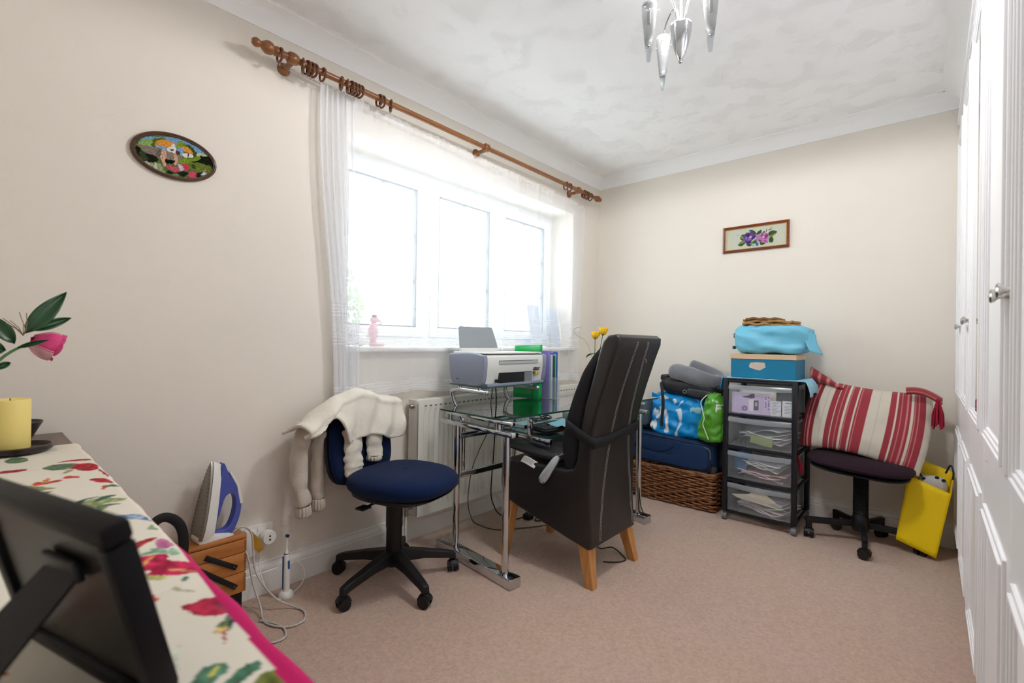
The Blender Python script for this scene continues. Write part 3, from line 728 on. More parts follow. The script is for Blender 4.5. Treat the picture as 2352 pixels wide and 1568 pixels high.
for (y0, y1, hy) in ((1.22, 1.78, 1.755), (1.83, 2.39, None), (2.44, 3.0, 2.465)):
    s = MB()
    b = .058
    for a0, a1, c0, c1 in ((y0, y0 + b, SASH_Z0, SASH_Z1), (y1 - b, y1, SASH_Z0, SASH_Z1), (y0 + b, y1 - b, SASH_Z0, SASH_Z0 + b), (y0 + b, y1 - b, SASH_Z1 - b, SASH_Z1)):
        s.box(-2.33, -2.262, a0, a1, c0, c1)
    so = s.build('sash', M_UPVC, win, smooth=0, bevel=.004)
    gy0, gy1, gz0, gz1 = y0 + b, y1 - b, SASH_Z0 + b, SASH_Z1 - b
    ym = (gy0 + gy1) / 2
    rows = [gz0 + (gz1 - gz0) * k / 3 for k in range(4)]
    MB().box(-2.305, -2.285, ym - .009, ym + .009, gz0, gz1).build('glazing_bar', M_UPVC, so, smooth=0)
    for k in (1, 2):
        for c0, c1 in ((gy0, ym - .009), (ym + .009, gy1)):
            MB().box(-2.305, -2.285, c0, c1, rows[k] - .009, rows[k] + .009).build('glazing_bar', M_UPVC, so, smooth=0)
    for k in range(3):
        for c0, c1 in ((gy0, ym - .009), (ym + .009, gy1)):
            z0 = rows[k] + (.009 if k else 0)
            z1 = rows[k + 1] - (.009 if k < 2 else 0)
            MB().box(-2.297, -2.293, c0, c1, z0, z1).build('pane', M_GLASS, so, smooth=0)
    g = MB()
    for a0, a1, c0, c1 in ((gy0, gy0 + .007, gz0, gz1), (gy1 - .007, gy1, gz0, gz1), (gy0, gy1, gz0, gz0 + .007), (gy0, gy1, gz1 - .007, gz1)):
        g.box(-2.29, -2.266, a0, a1, c0, c1)
    g.build('gasket', mat('grey_rubber', (120, 130, 140), rough=.6), so, smooth=0)
    if hy:
        h = MB()
        h.rbox(-2.262, -2.25, hy - .013, hy + .013, 1.44, 1.52, .004)
        h.tube(smooth_path([(-2.25, hy, 1.5), (-2.225, hy, 1.5), (-2.218, hy, 1.49), (-2.218, hy, 1.40)], 4), .008, 8)
        h.build('handle', M_WHITEPL, so)

# ------------------------------------------------------------------ tree beyond the glass
tr = thing('garden_tree', 'leafy green tree outside the left window light', 'tree', (-7.6, 3.78, -2.4))
MB().tube([(-7.6, 3.78, -2.4), (-7.58, 3.75, -.6), (-7.62, 3.81, .9)], [.12, .09, .04], 8).build('trunk', mat('bark', (90, 75, 60), rough=.9), tr)
rl = random.Random(4)
lf = MB()
for i in range(1500):
    d = Vector((rl.gauss(0, 1), rl.gauss(0, 1), rl.gauss(0, 1))).normalized() * (rl.random() ** .4)
    c = Vector((-7.6 + d.x * .75, 3.78 + d.y * .75, 1.35 + d.z * 1.25))
    a = Vector((rl.uniform(-1, 1), rl.uniform(-1, 1), rl.uniform(-1, 1))).normalized() * .07
    bq = a.orthogonal().normalized() * .035
    lf.add([c - a, c + bq, c + a, c - bq], [(0, 1, 2, 3)])
fo = lf.build('foliage', mat('tree_leaves', (120, 145, 95), rough=.7), tr, smooth=0, fix=False)
fo['kind'] = 'stuff'
# ================================================================== curtain pole, rings, net curtains
M_POLE = wood_mat('teak_stained_wood', (152, 98, 52), (124, 74, 36), 10, 1, rough=.35, coat=.25)
M_RING = wood_mat('brown_ring_wood', (122, 74, 46), (98, 56, 32), 14, 0, rough=.38, coat=.2)
PX = -1.98


def pole_z(y):
    return 2.205 - .012 * (y - .75) / 2.5


pole = thing('curtain_pole', 'brown wooden curtain pole with turned finials above the window', 'curtain pole', (PX, 2.0, 2.2))
MB().tube([(PX, .79, pole_z(.79)), (PX, 2.0, pole_z(2.0)), (PX, 3.235, pole_z(3.235))], .0135, 20).build('pole', M_POLE, pole)
FIN = [(.0001, -.085), (.010, -.084), (.0165, -.076), (.018, -.068), (.014, -.058), (.011, -.052), (.016, -.046), (.024, -.035), (.026, -.024), (.023, -.012), (.016, -.003), (.0195, .004), (.0195, .012), (.0155, .017), (.0155, .03), (.0001, .031)]
for y, s in ((.79, 1), (3.235, -1)):
    sc = 1.0 if s > 0 else .75
    m = frame((PX, y, pole_z(y)), (1, 0, 0), (0, 0, -s), (0, s, 0))
    MB().lathe([(r * (1 if s > 0 else .95), z * sc) for r, z in FIN], 20, m, cap=False).build('finial', M_POLE, pole)
for y in (.862, 2.0, 2.985):
    z = pole_z(y)
    b = MB()
    b.lathe([(.0001, 0), (.026, 0), (.027, .006), (.022, .014), (.012, .02), (.01, .03), (.0115, .06), (.0115, .078)], 18,
            frame((WALL_L, y, z - .012), (0, 1, 0), (0, 0, 1), (1, 0, 0)), cap=False)
    bo = b.build('bracket', M_POLE, pole)
    MB().lathe([(.0137, -.02), (.018, -.02), (.0235, -.014), (.025, 0), (.0225, .012), (.019, .02), (.0137, .02)], 20,
               frame((PX, y, z), (1, 0, 0), (0, 0, -1), (0, 1, 0)), cap=False).build('bracket_cup', M_POLE, bo)

# rings: each slides on its own
RING = [(.811, 0, 'single brown curtain ring between the left finial and its bracket', None)]
for k, y in enumerate((.905, .922, .938, .953)):
    RING.append((y, .35 if k == 0 else -.15, ('leftmost, tilted', 'second', 'third', 'rightmost')[k] + ' brown ring of the four-ring cluster by the left bracket', 'rings of the four-ring cluster'))
RING.append((.991, 0, 'lone brown ring just right of the four-ring cluster', None))
RING.append((1.078, .25, 'lone brown ring just left of the five-ring cluster', None))
for k, y in enumerate((1.108, 1.124, 1.14, 1.156, 1.172)):
    RING.append((y, .4 if k == 0 else -.1, ('leftmost, tilted', 'second', 'middle', 'fourth', 'rightmost')[k] + ' brown ring of the five-ring cluster above the gathered net', 'rings of the five-ring cluster'))
RING.append((1.272, 0, 'left ring of the touching pair past the five-ring cluster', None))
RING.append((1.29, .05, 'right ring of the touching pair, its eye turned up', None))
RING.append((1.337, .45, 'last brown ring before the long bare stretch of pole', None))
RING.append((2.822, .3, 'first brown ring after the long bare stretch of pole', None))
RING.append((2.868, .3, 'second brown ring after the long bare stretch of pole', None))
for k, y in enumerate((3.06, 3.082, 3.104)):
    RING.append((y, .2 * (k == 0), ('left', 'middle', 'right')[k] + ' one of three brown rings packed between right bracket and finial', 'rings by the right finial'))
RING.append((3.15, .3, 'tilted brown ring right at the far right finial', None))
for y, tilt, lab, grp in RING:
    z = pole_z(y) - .0095
    r = thing('curtain_ring', lab, 'curtain ring', (PX, y, z - .03), grp)
    ax = Vector((tilt, 1, 0))
    MB().torus((PX, y, z), .0262, .0049, ax, 26, 8).build('ring', M_RING, r)
    up = 1 if 'turned up' in lab else -1
    e = MB()
    e.torus((PX, y, z + up * .0372), .004, .0008, ax, 12, 6)
    e.cyl((PX, y, z + up * .030), (PX, y, z + up * .0335), .0008, n=6)
    e.build('screw_eye', M_CHROME, r)

tag(MB().tube([(-2.055, .868, 2.19), (-2.035, .885, 2.183), (-2.03, 1.0, 2.17), (-2.03, 2.0, 2.132), (-2.03, 3.15, 2.105), (-2.05, 3.165, 2.105)], .0018, 6).build('curtain_wire', M_WHITEPL),
    'thin white stretched wire that carries the net curtains', 'wire')


def wire_z(y):
    return 2.17 - .0315 * (y - 1.0)


BANDS = []
for z0 in (1.205, 1.19, 1.175, 1.16, 1.09, 1.075, 1.06, 1.045, 1.03, .83, .815, .80, .787):
    BANDS.append((z0, z0 + .006, .16))
BANDS.append((.772, .835, .10))


def net(name, mname, label, y_top, y_bot, zb, nu, nv, fold, opacity):
    """hanging net; the woven bands are denser rows held in a mesh attribute"""
    mesh = MB()
    ztm = wire_z((y_top[0] + y_top[1]) / 2) + .014
    zbm = zb(.5)
    rows = {k / (nv - 1) for k in range(nv)}
    for z0, z1, e in BANDS:
        for zz in (z0 - .0004, z0 + .0004, z1 - .0004, z1 + .0004):
            t = (ztm - zz) / (ztm - zbm)
            if 0 < t < 1:
                rows.add(t)
    rows = sorted(rows)
    vs, den = [], []
    for i in range(nu):
        a = i / (nu - 1)
        for b in rows:
            zt = wire_z(y_top[0] + (y_top[1] - y_top[0]) * a) + .014
            z = zt + (zb(a) - zt) * b
            k = min(1.0, b * 1.15)
            k = k * k * (3 - 2 * k)
            ya = y_top[0] + (y_top[1] - y_top[0]) * a
            yb = y_bot[0] + (y_bot[1] - y_bot[0]) * a
            x, dy = fold(a, b)
            vs.append((-2.026 + x, ya + (yb - ya) * k + dy, z))
            zm = ztm + (zbm - ztm) * b
            d = opacity + sum(e for z0, z1, e in BANDS if z0 <= zm <= z1)
            den.append(d)
    nr = len(rows)
    mesh.add(vs, [(i * nr + j, (i + 1) * nr + j, (i + 1) * nr + j + 1, i * nr + j + 1) for i in range(nu - 1) for j in range(nr - 1)])
    m = thin_mat(mname, (247, 249, 254), opacity, translucent=.12, stripes=True)
    o = mesh.build(name, m, smooth=180, fix=False, colors=np.repeat(np.zeros((len(vs), 1)), 3, 1))
    arr = np.ones((len(vs), 4), dtype=np.float32)
    arr[:, :3] = np.array(den)[:, None]
    o.data.color_attributes['print'].data.foreach_set('color', arr.ravel())
    return tag(o, label, 'curtain')


def fold_main(a, b):
    w = .25 + .75 * b
    s = a * 58
    x = .007 * math.sin(s + 1.3 * math.sin(a * 17)) + .006 * math.sin(a * 23 + 2) * w + .01 * w * noise.noise(Vector((a * 9, b * .8, 3)))
    # a few deep overlapping pleats
    dy = 0.0
    for c, wd, amp in ((.165, .02, .05), (.33, .018, .04), (.40, .014, .035), (.535, .02, .05), (.60, .012, .03), (.70, .018, .045), (.78, .012, .03), (.86, .02, .05), (.93, .014, .035)):
        t = (a - c) / wd
        if abs(t) < 3:
            g = math.exp(-t * t)
            dy += -amp * t * g * (.55 + .35 * b)
            x += .012 * g * (.4 + .6 * b)
    if b < .03:
        x += .006 * math.sin(a * 300) * (1 - b / .03)
    return x, dy


net('net_curtain', 'flat_net_voile', 'wide sheer white net curtain across the whole window', (1.15, 3.15), (1.19, 3.08),
    lambda a: .778 + .006 * math.sin(a * 11) + .012 * math.exp(-((a - .19) / .05) ** 2), 700, 40, fold_main, .37)


def fold_side(a, b):
    w = .6 + .4 * b
    s = a * 2 * PI * 6.5 + 1.6 * noise.noise(Vector((a * 3.3, b * .9, 7))) + 1.1 * noise.noise(Vector((a * 7, b * 2.2, 3)))
    amp = .6 + .5 * noise.noise(Vector((a * 4, b * 1.3, 11)))
    x = .004 + .019 * w * amp * math.sin(s) + .008 * noise.noise(Vector((a * 9, b * 2, 1)))
    dy = .016 * math.cos(s) * w - .02 * math.sin(PI * b) * (1 - a)
    return x, dy


net('net_curtain', 'gathered_net_voile', 'gathered sheer net at the left window edge, trailing onto the clothes', (1.0, 1.165), (1.095, 1.205),
    lambda a: .79, 220, 40, fold_side, .40)
# ================================================================== radiator
M_RAD = mat('radiator_enamel', (232, 230, 222), rough=.35)
rd = thing('radiator', 'long white panel radiator under the window', 'radiator', (-2.0, 2.25, 0.14))
RY0, RY1, RZ0, RZ1 = 1.515, 3.0, .15, .748
pitch = .0335
nf = int((RY1 - RY0 - .05) / pitch)


def rad_face(a, b):
    y = RY0 + (RY1 - RY0) * a
    z = RZ0 + (RZ1 - RZ0) * b
    d = 0.0
    ph = ((y - RY0 - .03) / pitch)
    if 0 < ph < nf and RZ0 + .045 < z < RZ1 - .05:
        fr = abs((ph % 1) - .5) * 2
        dep = max(0.0, 1 - fr * 1.5)
        ez = min(1.0, (z - RZ0 - .045) / .02, (RZ1 - .05 - z) / .02)
        d = .011 * (dep ** .7) * max(0, ez)
    return (-1.958 - d, y, z)


r = MB()
r.grid(nf * 8, 46, rad_face)
r.build('front_panel', M_RAD, rd, smooth=60, fix=False)
r = MB()
r.rbox(-2.045, -1.9705, RY0, RY1, RZ0, RZ1, .006)
r.build('body', M_RAD, rd)
r = MB()
for k in range(30):
    y = RY0 + .04 + k * (RY1 - RY0 - .08) / 29
    r.box(-2.03, -1.985, y - .017, y + .017, RZ1 - .001, RZ1 + .0015)
r.build('top_grille', mat('radiator_shadow_grey', (205, 203, 196), rough=.5), rd)
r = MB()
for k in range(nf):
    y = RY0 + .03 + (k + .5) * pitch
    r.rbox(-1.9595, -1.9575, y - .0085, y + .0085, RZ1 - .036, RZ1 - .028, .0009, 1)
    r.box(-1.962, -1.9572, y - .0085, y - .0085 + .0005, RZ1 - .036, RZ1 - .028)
r.build('slot_shade', mat('radiator_slot_shade', (120, 118, 112), rough=.6), rd)  # dark grey bars stand in for the shade inside the pressed dimples
MB().lathe([(.0001, 0), (.012, 0), (.012, .02), (.01, .024), (.0001, .025)], 14, frame((-2.0, RY0, .715), (1, 0, 0), (0, 0, 1), (0, -1, 0)), cap=False).build('bleed_plug', mat('dull_nickel', (150, 148, 140), rough=.35, metal=1), rd)
v = MB()
v.cyl((-2.0, RY0 + .01, .195), (-2.0, RY0 - .05, .195), .011, n=14)
v.cyl((-2.0, RY0 - .04, .16), (-2.0, RY0 - .04, .235), .014, n=14)
v.lathe([(.0001, .0), (.017, .0), (.019, .02), (.016, .035), (.0001, .037)], 12, T(-2.0, RY0 - .04, .235), cap=False)
v.build('valve', mat('valve_nickel', (190, 190, 186), rough=.25, metal=1), rd)
MB().cyl((-2.0, RY0 - .04, 0.0), (-2.0, RY0 - .04, .165), .0075, n=12).build('pipe', M_RAD, rd)

# ================================================================== glass and chrome desk
M_DGLASS = clear_glass('desk_glass', (222, 240, 237), gloss=2.1)
M_DEDGE = mat('green_glass_edge', (32, 84, 76), rough=.1, spec=.6)
DZ = .715
dk = thing('computer_desk', 'chrome framed computer desk with a clear glass top', 'desk', (-1.6, 2.2, 0))
RLc, FLc, FRc, RRc = Vector((-1.86, 1.557, 0)), Vector((-1.405, 1.537, 0)), Vector((-1.29, 2.905, 0)), Vector((-1.80, 2.94, 0))


def round_rect(cs, r=.03, k=5):
    out = []
    n = len(cs)
    for i in range(n):
        p, a, b = cs[i], cs[i - 1], cs[(i + 1) % n]
        p0 = p + (a - p).normalized() * r
        p1 = p + (b - p).normalized() * r
        for j in range(k + 1):
            t = j / k
            q = (1 - t) ** 2 * p0 + 2 * t * (1 - t) * p + t * t * p1
            out.append((q.x, q.y))
    return out


def glass_slab(name, outline, z0, z1, parent):
    n = len(outline)
    o = MB()
    o.add([(x, y, z1) for x, y in outline], [tuple(range(n))])
    top = o.build(name, M_DGLASS, parent, smooth=0, fix=False)
    e = MB()
    e.add([(x, y, z0) for x, y in outline] + [(x, y, z1) for x, y in outline], [(i, (i + 1) % n, n + (i + 1) % n, n + i) for i in range(n)])
    e.build('glass_edge', M_DEDGE, top, smooth=0)
    return top


glass_slab('glass_top', round_rect([RLc, FLc, FRc, RRc], .035), DZ - .008, DZ, dk)
LEGS = {'lf': (-1.385, 1.553), 'lr': (-1.75, 1.592), 'rf': (-1.298, 2.645), 'rr': (-1.68, 2.69)}
for a in ('l', 'r'):
    f_, r_ = Vector(LEGS[a + 'f'] + (0,)), Vector(LEGS[a + 'r'] + (0,))
    d = (r_ - f_).normalized()
    w = Vector((-d.y, d.x, 0))
    m = frame(f_ - d * .068, d, w, (0, 0, 1))
    MB().rbox(0, .56, -.033, .033, 0, .045, .004, mtx=m).build('foot_bar', M_CHROME, dk)
    for q in (f_, r_):
        MB().cyl(q + Vector((0, 0, .04)), q + Vector((0, 0, .645)), .0165, n=20).build('leg', M_CHROME, dk)
        b = MB()
        for zz in (.075, .5, .36):
            b.lathe([(.0001, 0), (.005, 0), (.004, .004), (.0001, .005)], 8, frame(q - w * .0155 + Vector((0, 0, zz)), d, (0, 0, 1), -w), cap=False)
        b.build('bolt', M_CHROME, dk)
    MB().rbox(-.045, .50, -.02, .02, .64, .662, .004, mtx=m @ T(.06, 0, 0)).build('side_rail', M_CHROME, dk)
    MB().rbox(-.02, .46, -.014, .014, .688, .705, .003, mtx=m @ T(.05, 0, 0)).build('top_rail', M_CHROME, dk)
    for s in (.055, .43):
        MB().cyl(f_ + d * (s + .0) + Vector((0, 0, .66)), f_ + d * s + Vector((0, 0, .69)), .0145, n=16).build('post', M_CHROME, dk)
lr, rr = Vector(LEGS['lr'] + (0,)), Vector(LEGS['rr'] + (0,))
for zz in (.585, .39):
    d = (rr - lr).normalized()
    m = frame(lr + Vector((0, 0, zz)), d, Vector((-d.y, d.x, 0)), (0, 0, 1))
    MB().rbox(.012, (rr - lr).length - .012, -.01, .01, -.014, .014, .003, mtx=m).build('back_rail', M_CHROME, dk)
# printer stand: S-shaped tubes rising behind the glass
SH = .830
shelf = [Vector((-1.935, 1.692, 0)), Vector((-1.617, 1.648, 0)), Vector((-1.630, 2.150, 0)), Vector((-1.945, 2.19, 0))]
glass_slab('printer_shelf', round_rect(shelf, .03), SH - .006, SH, dk)
for y, ye in ((1.672, 1.647), (2.085, 2.045)):
    pts = [(-1.845, y + .05, .36), (-1.845, y + .05, .60), (-1.855, y + .045, .65), (-1.872, y + .03, .70), (-1.885, y + .015, .745), (-1.885, y + .003, .79), (-1.868, y - .004, .797), (-1.83, y - .008, .806), (-1.76, y + (ye - y) * .45, .806), (-1.605, ye, .806)]
    MB().tube(smooth_path(pts, 5), .0115, 14).build('stand_tube', M_CHROME, dk)
    MB().ball((-1.605, ye, .806), .0125, n=14, m=8).build('tube_end', M_CHROME, dk)
    for xx in (-1.82, -1.66):
        yy = y + (ye - y) * (xx + 1.85) / .25
        MB().cyl((xx, yy, .815), (xx, yy, .8243), .012, n=12).build('glass_pad', M_CHROME, dk)
# keyboard tray on slides under the glass
TZ = .60
tray = [Vector((-1.70, 1.86, 0)), Vector((-1.375, 1.83, 0)), Vector((-1.32, 2.46, 0)), Vector((-1.65, 2.50, 0))]
glass_slab('keyboard_tray', round_rect(tray, .02), TZ - .006, TZ, dk)
for p, q in ((Vector((-1.72, 1.872, 0)), Vector((-1.35, 1.832, 0))), (Vector((-1.67, 2.47, 0)), Vector((-1.30, 2.43, 0)))):
    d = (q - p).normalized()
    m = frame(p + Vector((0, 0, TZ - .028)), d, Vector((-d.y, d.x, 0)), (0, 0, 1))
    MB().rbox(0, (q - p).length, -.008, .008, -.018, .018, .002, mtx=m).build('tray_slide', M_CHROME, dk)
    for s in (.22,):
        MB().rbox(s, s + .035, -.012, -.006, .0, .115, .002, mtx=m).build('tray_hanger', M_CHROME, dk)

# ================================================================== printer
M_PR_W = mat('printer_white', (226, 227, 224), rough=.38)
M_PR_G = mat('printer_blue_grey', (140, 148, 168), rough=.42)
M_PR_D = mat('printer_dark_slot', (20, 22, 26), rough=.4)
pz = SH + .002
prn = thing('printer', 'white and blue-grey all-in-one printer on the raised glass shelf', 'printer', (-1.78, 1.90, pz))
PM = frame((-1.640, 1.662, pz), (-.975, .085, 0), (.0, 1.075, 0), (0, 0, 1.06))   # local: x back from the front, y along the front, z up
PW, PD = .465, .285


def pside(pts, y0, y1, bev=.008):
    return MB().prism(pts, y0, y1, PM @ frame((0, 0, 0), (1, 0, 0), (0, 0, 1), (0, 1, 0)), bevel=bev, seg=3)


BODY = round_poly([(.03, .0), (.012, .03), (.0, .09), (.002, .132), (.015, .142), (.10, .152), (.20, .150), (.27, .146), (.285, .13), (.278, .05), (.262, .008), (.24, .0), (.14, -.001)], 3)
pside(BODY, .022, PW - .022, .004).build('body', M_PR_W, prn)
CHEEK = round_poly([(.035, -.001), (.006, .02), (-.006, .085), (-.004, .136), (.014, .146), (.10, .155), (.20, .153), (.275, .149), (.290, .13), (.282, .05), (.262, .006), (.24, -.001), (.14, -.002)], 3)
pside(CHEEK, -.004, .022, .006).build('side_cheek', M_PR_G, prn)
pside(CHEEK, PW - .022, PW + .002, .006).build('side_cheek', M_PR_G, prn)
MB().box(-.0045, .02, .105, .345, .008, .060, PM).build('paper_slot', M_PR_D, prn)
MB().box(-.0052, .0, .285, .345, .010, .058, PM).build('slot_end', mat('printer_mid_grey', (120, 124, 130), rough=.5), prn)
MB().rbox(-.0055, .02, .022, PW - .022, -.002, .0105, .002, mtx=PM).build('base_strip', M_PR_G, prn)
MB().rbox(-.006, .01, .10, .395, .117, .1195, .001, mtx=PM).build('lid_groove', mat('printer_groove', (120, 124, 128), rough=.6), prn)
MB().box(-.0052, -.004, .10, .395, .103, .116, PM).build('lid_recess', mat('printer_shade', (182, 186, 188), rough=.5), prn)
MB().rbox(.02, .275, .015, PW - .015, .1505, .158, .003, mtx=PM).build('scanner_lid', M_PR_W, prn)
MB().rbox(-.0035, .004, .076, .092, .014, .030, .001, mtx=PM).build('power_button', M_PR_D, prn)
for (y0, y1, z0, z1, c) in ((.365, .392, .0745, .078, (30, 30, 30)), (.398, .41, .0745, .078, (30, 30, 30)), (.362, .402, .066, .0705, (20, 20, 20)), (.405, .409, .067, .07, (180, 150, 40)),
                          (.362, .374, .046, .058, (95, 80, 60)), (.375, .39, .046, .058, (235, 200, 40)), (.39, .398, .047, .057, (200, 120, 110)), (.398, .41, .048, .058, (222, 180, 60)),
                          (.366, .382, .037, .0395, (90, 90, 95)), (.368, .385, .081, .082, (140, 140, 140))):
    xx = -.0012 if z0 > .06 else .001
    MB().box(-.008 + xx + .0035, .004, y0, y1, z0, z1, PM).build('front_label', mat('label_%d_%d_%d' % c, c, rough=.5), prn)
# rear paper support
SM = PM @ T(.235, .03, .152) @ RY(18)
MB().prism(round_rect([Vector((0, .0, 0)), Vector((0, .285, 0)), Vector((.142, .262, 0)), Vector((.142, .02, 0))], .012), 0, .005,
           SM @ frame((0, 0, 0), (0, 0, 1), (0, 1, 0), (1, 0, 0)), bevel=.0015).build('paper_support', mat('printer_tray_grey', (146, 154, 160), rough=.45), prn)
MB().rbox(-.004, .02, -.01, .26, 0, .024, .003, mtx=PM @ T(.225, .04, .152)).build('paper_guide', M_PR_W, prn)
MB().rbox(-.0016, .0, .112, .138, .016, .026, .0006, 1, mtx=SM).build('guide_clip', mat('printer_clip', (110, 116, 122), rough=.5), prn)
MB().cyl(PM @ Vector((.2, -.02, .028)), PM @ Vector((.2, 0, .026)), .0015, n=6).build('cable_stub', M_BLACKPL, prn)

# ================================================================== document holder, folders behind the printer
M_CLEARPL = thin_mat('clear_acrylic', (235, 240, 248), .16, rough=.08, translucent=.5, gloss=1.0)
HM = frame((-1.69, 2.275, DZ), (-.995, .10, 0), (.10, .995, 0), (0, 0, 1))    # x to the wall, y along the desk
hol = thing('magazine_file', 'clear acrylic magazine file standing on the glass desk', 'file holder', (-1.78, 2.33, DZ))
h = MB()
h.box(.0, .235, -.004, -.0015, .002, .13, HM)
h.box(.0, .235, .0815, .084, .002, .13, HM)
h.box(-.0025, .0, -.004, .084, .002, .13, HM)
h.box(.235, .2375, -.004, .084, .002, .22, HM)
h.box(-.0025, .2375, -.004, .084, .001, .003, HM)
h.build('shell', M_CLEARPL, hol, smooth=0)
docs = [('document_wallet', 'lilac plastic wallet, leftmost in the clear magazine file', (150, 130, 215), .004, .010, .29, .012),
        ('brochure', 'pale green and white brochure beside the lilac wallet', (176, 205, 180), .012, .022, .265, .004),
        ('notebook', 'purple spined notebook in the middle of the magazine file', (120, 95, 165), .024, .031, .28, .006),
        ('notebook', 'dark green notebook between the purple one and the teal one', (28, 92, 60), .034, .046, .262, .002),
        ('notebook', 'teal notebook with a blue top edge in the magazine file', (110, 190, 185), .048, .060, .268, .008),
        ('document_wallet', 'slim blue wallet, rightmost in the clear magazine file', (60, 95, 175), .064, .069, .285, .004)]
for nm, lab, c, y0, y1, hh, x0 in docs:
    b = MB().rbox(x0, x0 + .215, y0, y1, .004, hh, .0015, mtx=HM)
    o = b.build(nm, mat('file_%d_%d_%d' % c, c, rough=.35), smooth=30)
    tag(o, lab, 'folder' if 'wallet' in nm else 'book', 'papers in the magazine file')
    if 'brochure' in nm or 'purple' in lab:
        MB().box(x0 + .002, x0 + .213, y0 + .002, y1 - .001, hh - .001, hh + .0015, HM).build('pages', mat('paper_white', (240, 238, 232), rough=.8), o)
# green document wallets leaning behind
M_GREENPL = mat('bright_green_plastic', (0, 168, 78), rough=.22, spec=.5)
gm = frame((-1.915, 2.20, DZ + .003), (.985, .17, 0), (-.17, .985, 0), (0, 0, 1))
g = MB()
g.grid(14, 12, lambda a, b: (a * .192 - .006 * b, .012 * math.sin(a * PI) * b + .02 * b + .008 * max(0, a - .75) * 4 * (1 - b), .0 + b * .315 + .008 * a * b), mtx=gm)
gf = g.build('document_wallet', M_GREENPL, smooth=180, solid=.003, fix=False)
tag(gf, 'bright green plastic document wallet standing behind the printer', 'folder')
g = MB()
g.grid(6, 8, lambda a, b: (.135 + a * .057, -.001 - .012 * a * (1 - b) - .006, .0 + b * .17 - .002 * a), mtx=gm)
g.build('flap', mat('green_plastic_flap', (20, 182, 92), rough=.2), gf, smooth=180, solid=.0015, fix=False)

# ================================================================== on the keyboard tray
kb = thing('keyboard', 'black computer keyboard on the glass pull-out tray', 'keyboard', (-1.50, 2.05, TZ))
KM = frame((-1.41, 1.875, TZ + .001), (-.985, .05, 0), (.06, .998, 0), (0, 0, 1))
MB().rbox(0, .155, 0, .44, 0, .016, .004, mtx=KM @ RY(-4)).build('case', M_BLACKPL, kb)
key = None
for r_ in range(5):
    for c_ in range(15):
        x0, y0 = .018 + r_ * .024, .012 + c_ * .0278
        if r_ == 0 and 3 < c_ < 9:
            continue
        MB().rbox(x0, x0 + .019, y0, y0 + .023, .0165, .022, .002, 1, mtx=KM @ RY(-4)).build('key', mat('key_cap', (44, 45, 48), rough=.5), kb)
M_MASK = mat('mask_blue', (150, 196, 212), rough=.8, bump=.3, bscale=60)
mk = MB()
mk.grid(14, 10, lambda a, b: (-1.50 + .12 * b + .02 * math.sin(a * 5), 1.98 + .19 * a, TZ + .028 + .006 * math.sin(b * PI * 5) * .4 + .012 * math.sin(a * PI) + .005 * math.sin(b * 9)))
mo = mk.build('face_mask', M_MASK, smooth=180, solid=.0012, fix=False)
tag(mo, 'pale blue disposable face mask lying across the keyboard', 'face mask')
MB().tube(smooth_path([(-1.385, 1.99, TZ + .03), (-1.33, 2.0, TZ + .012), (-1.30, 2.05, TZ + .008), (-1.31, 2.11, TZ + .012), (-1.38, 2.15, TZ + .03)], 6), .0016, 6).build('ear_loop', mat('elastic_white', (235, 236, 232), rough=.8), mo)
tag(MB().rbox(-1.62, -1.45, 2.30, 2.46, TZ + .001, TZ + .05, .008).build('router', mat('pale_grey_plastic', (170, 178, 176), rough=.45)), 'pale grey plastic box at the far end of the keyboard tray', 'router')
tag(MB().rbox(-1.44, -1.34, 2.2, 2.4, TZ + .001, TZ + .012, .001, 1, mtx=None).build('note_pad', mat('cream_paper', (222, 218, 186), rough=.8)), 'cream notepad lying in front of the grey box', 'notepad')
tag(MB().rbox(-1.68, -1.585, 1.92, 2.22, TZ + .0015, TZ + .02, .002, 1).build('papers', mat('pale_blue_paper', (168, 196, 206), rough=.7)), 'pale blue folder lying behind the keyboard', 'folder')
gl_ = MB()
rt_ = random.Random(5)
gl_.tube(smooth_path([(-1.63 + rt_.uniform(0, .05), 2.0 + rt_.uniform(0, .16), TZ + .024 + rt_.uniform(0, .03)) for k in range(16)], 6), .0028, 6)
tag(gl_.build('cable_tangle', mat('dark_cable', (40, 42, 46), rough=.5)), 'small bundle of black cable on the pale blue folder', 'cable')

# ================================================================== yellow roses at the far end of the desk
vz = thing('flower_vase', 'slim glass vase at the far end of the glass desk', 'vase', (-1.74, 2.85, DZ))
MB().lathe([(.0001, 0), (.028, 0), (.03, .01), (.026, .06), (.02, .12), (.022, .16), (.0205, .16), (.0185, .12), (.024, .06), (.027, .012), (.0001, .008)], 20, T(-1.74, 2.85, DZ + .001), cap=False).build('glass', clear_glass('vase_glass', (225, 235, 232)), vz)
M_YEL = mat('yellow_petal', (250, 196, 10), rough=.6)
M_STEM = mat('green_stem', (60, 110, 50), rough=.6)


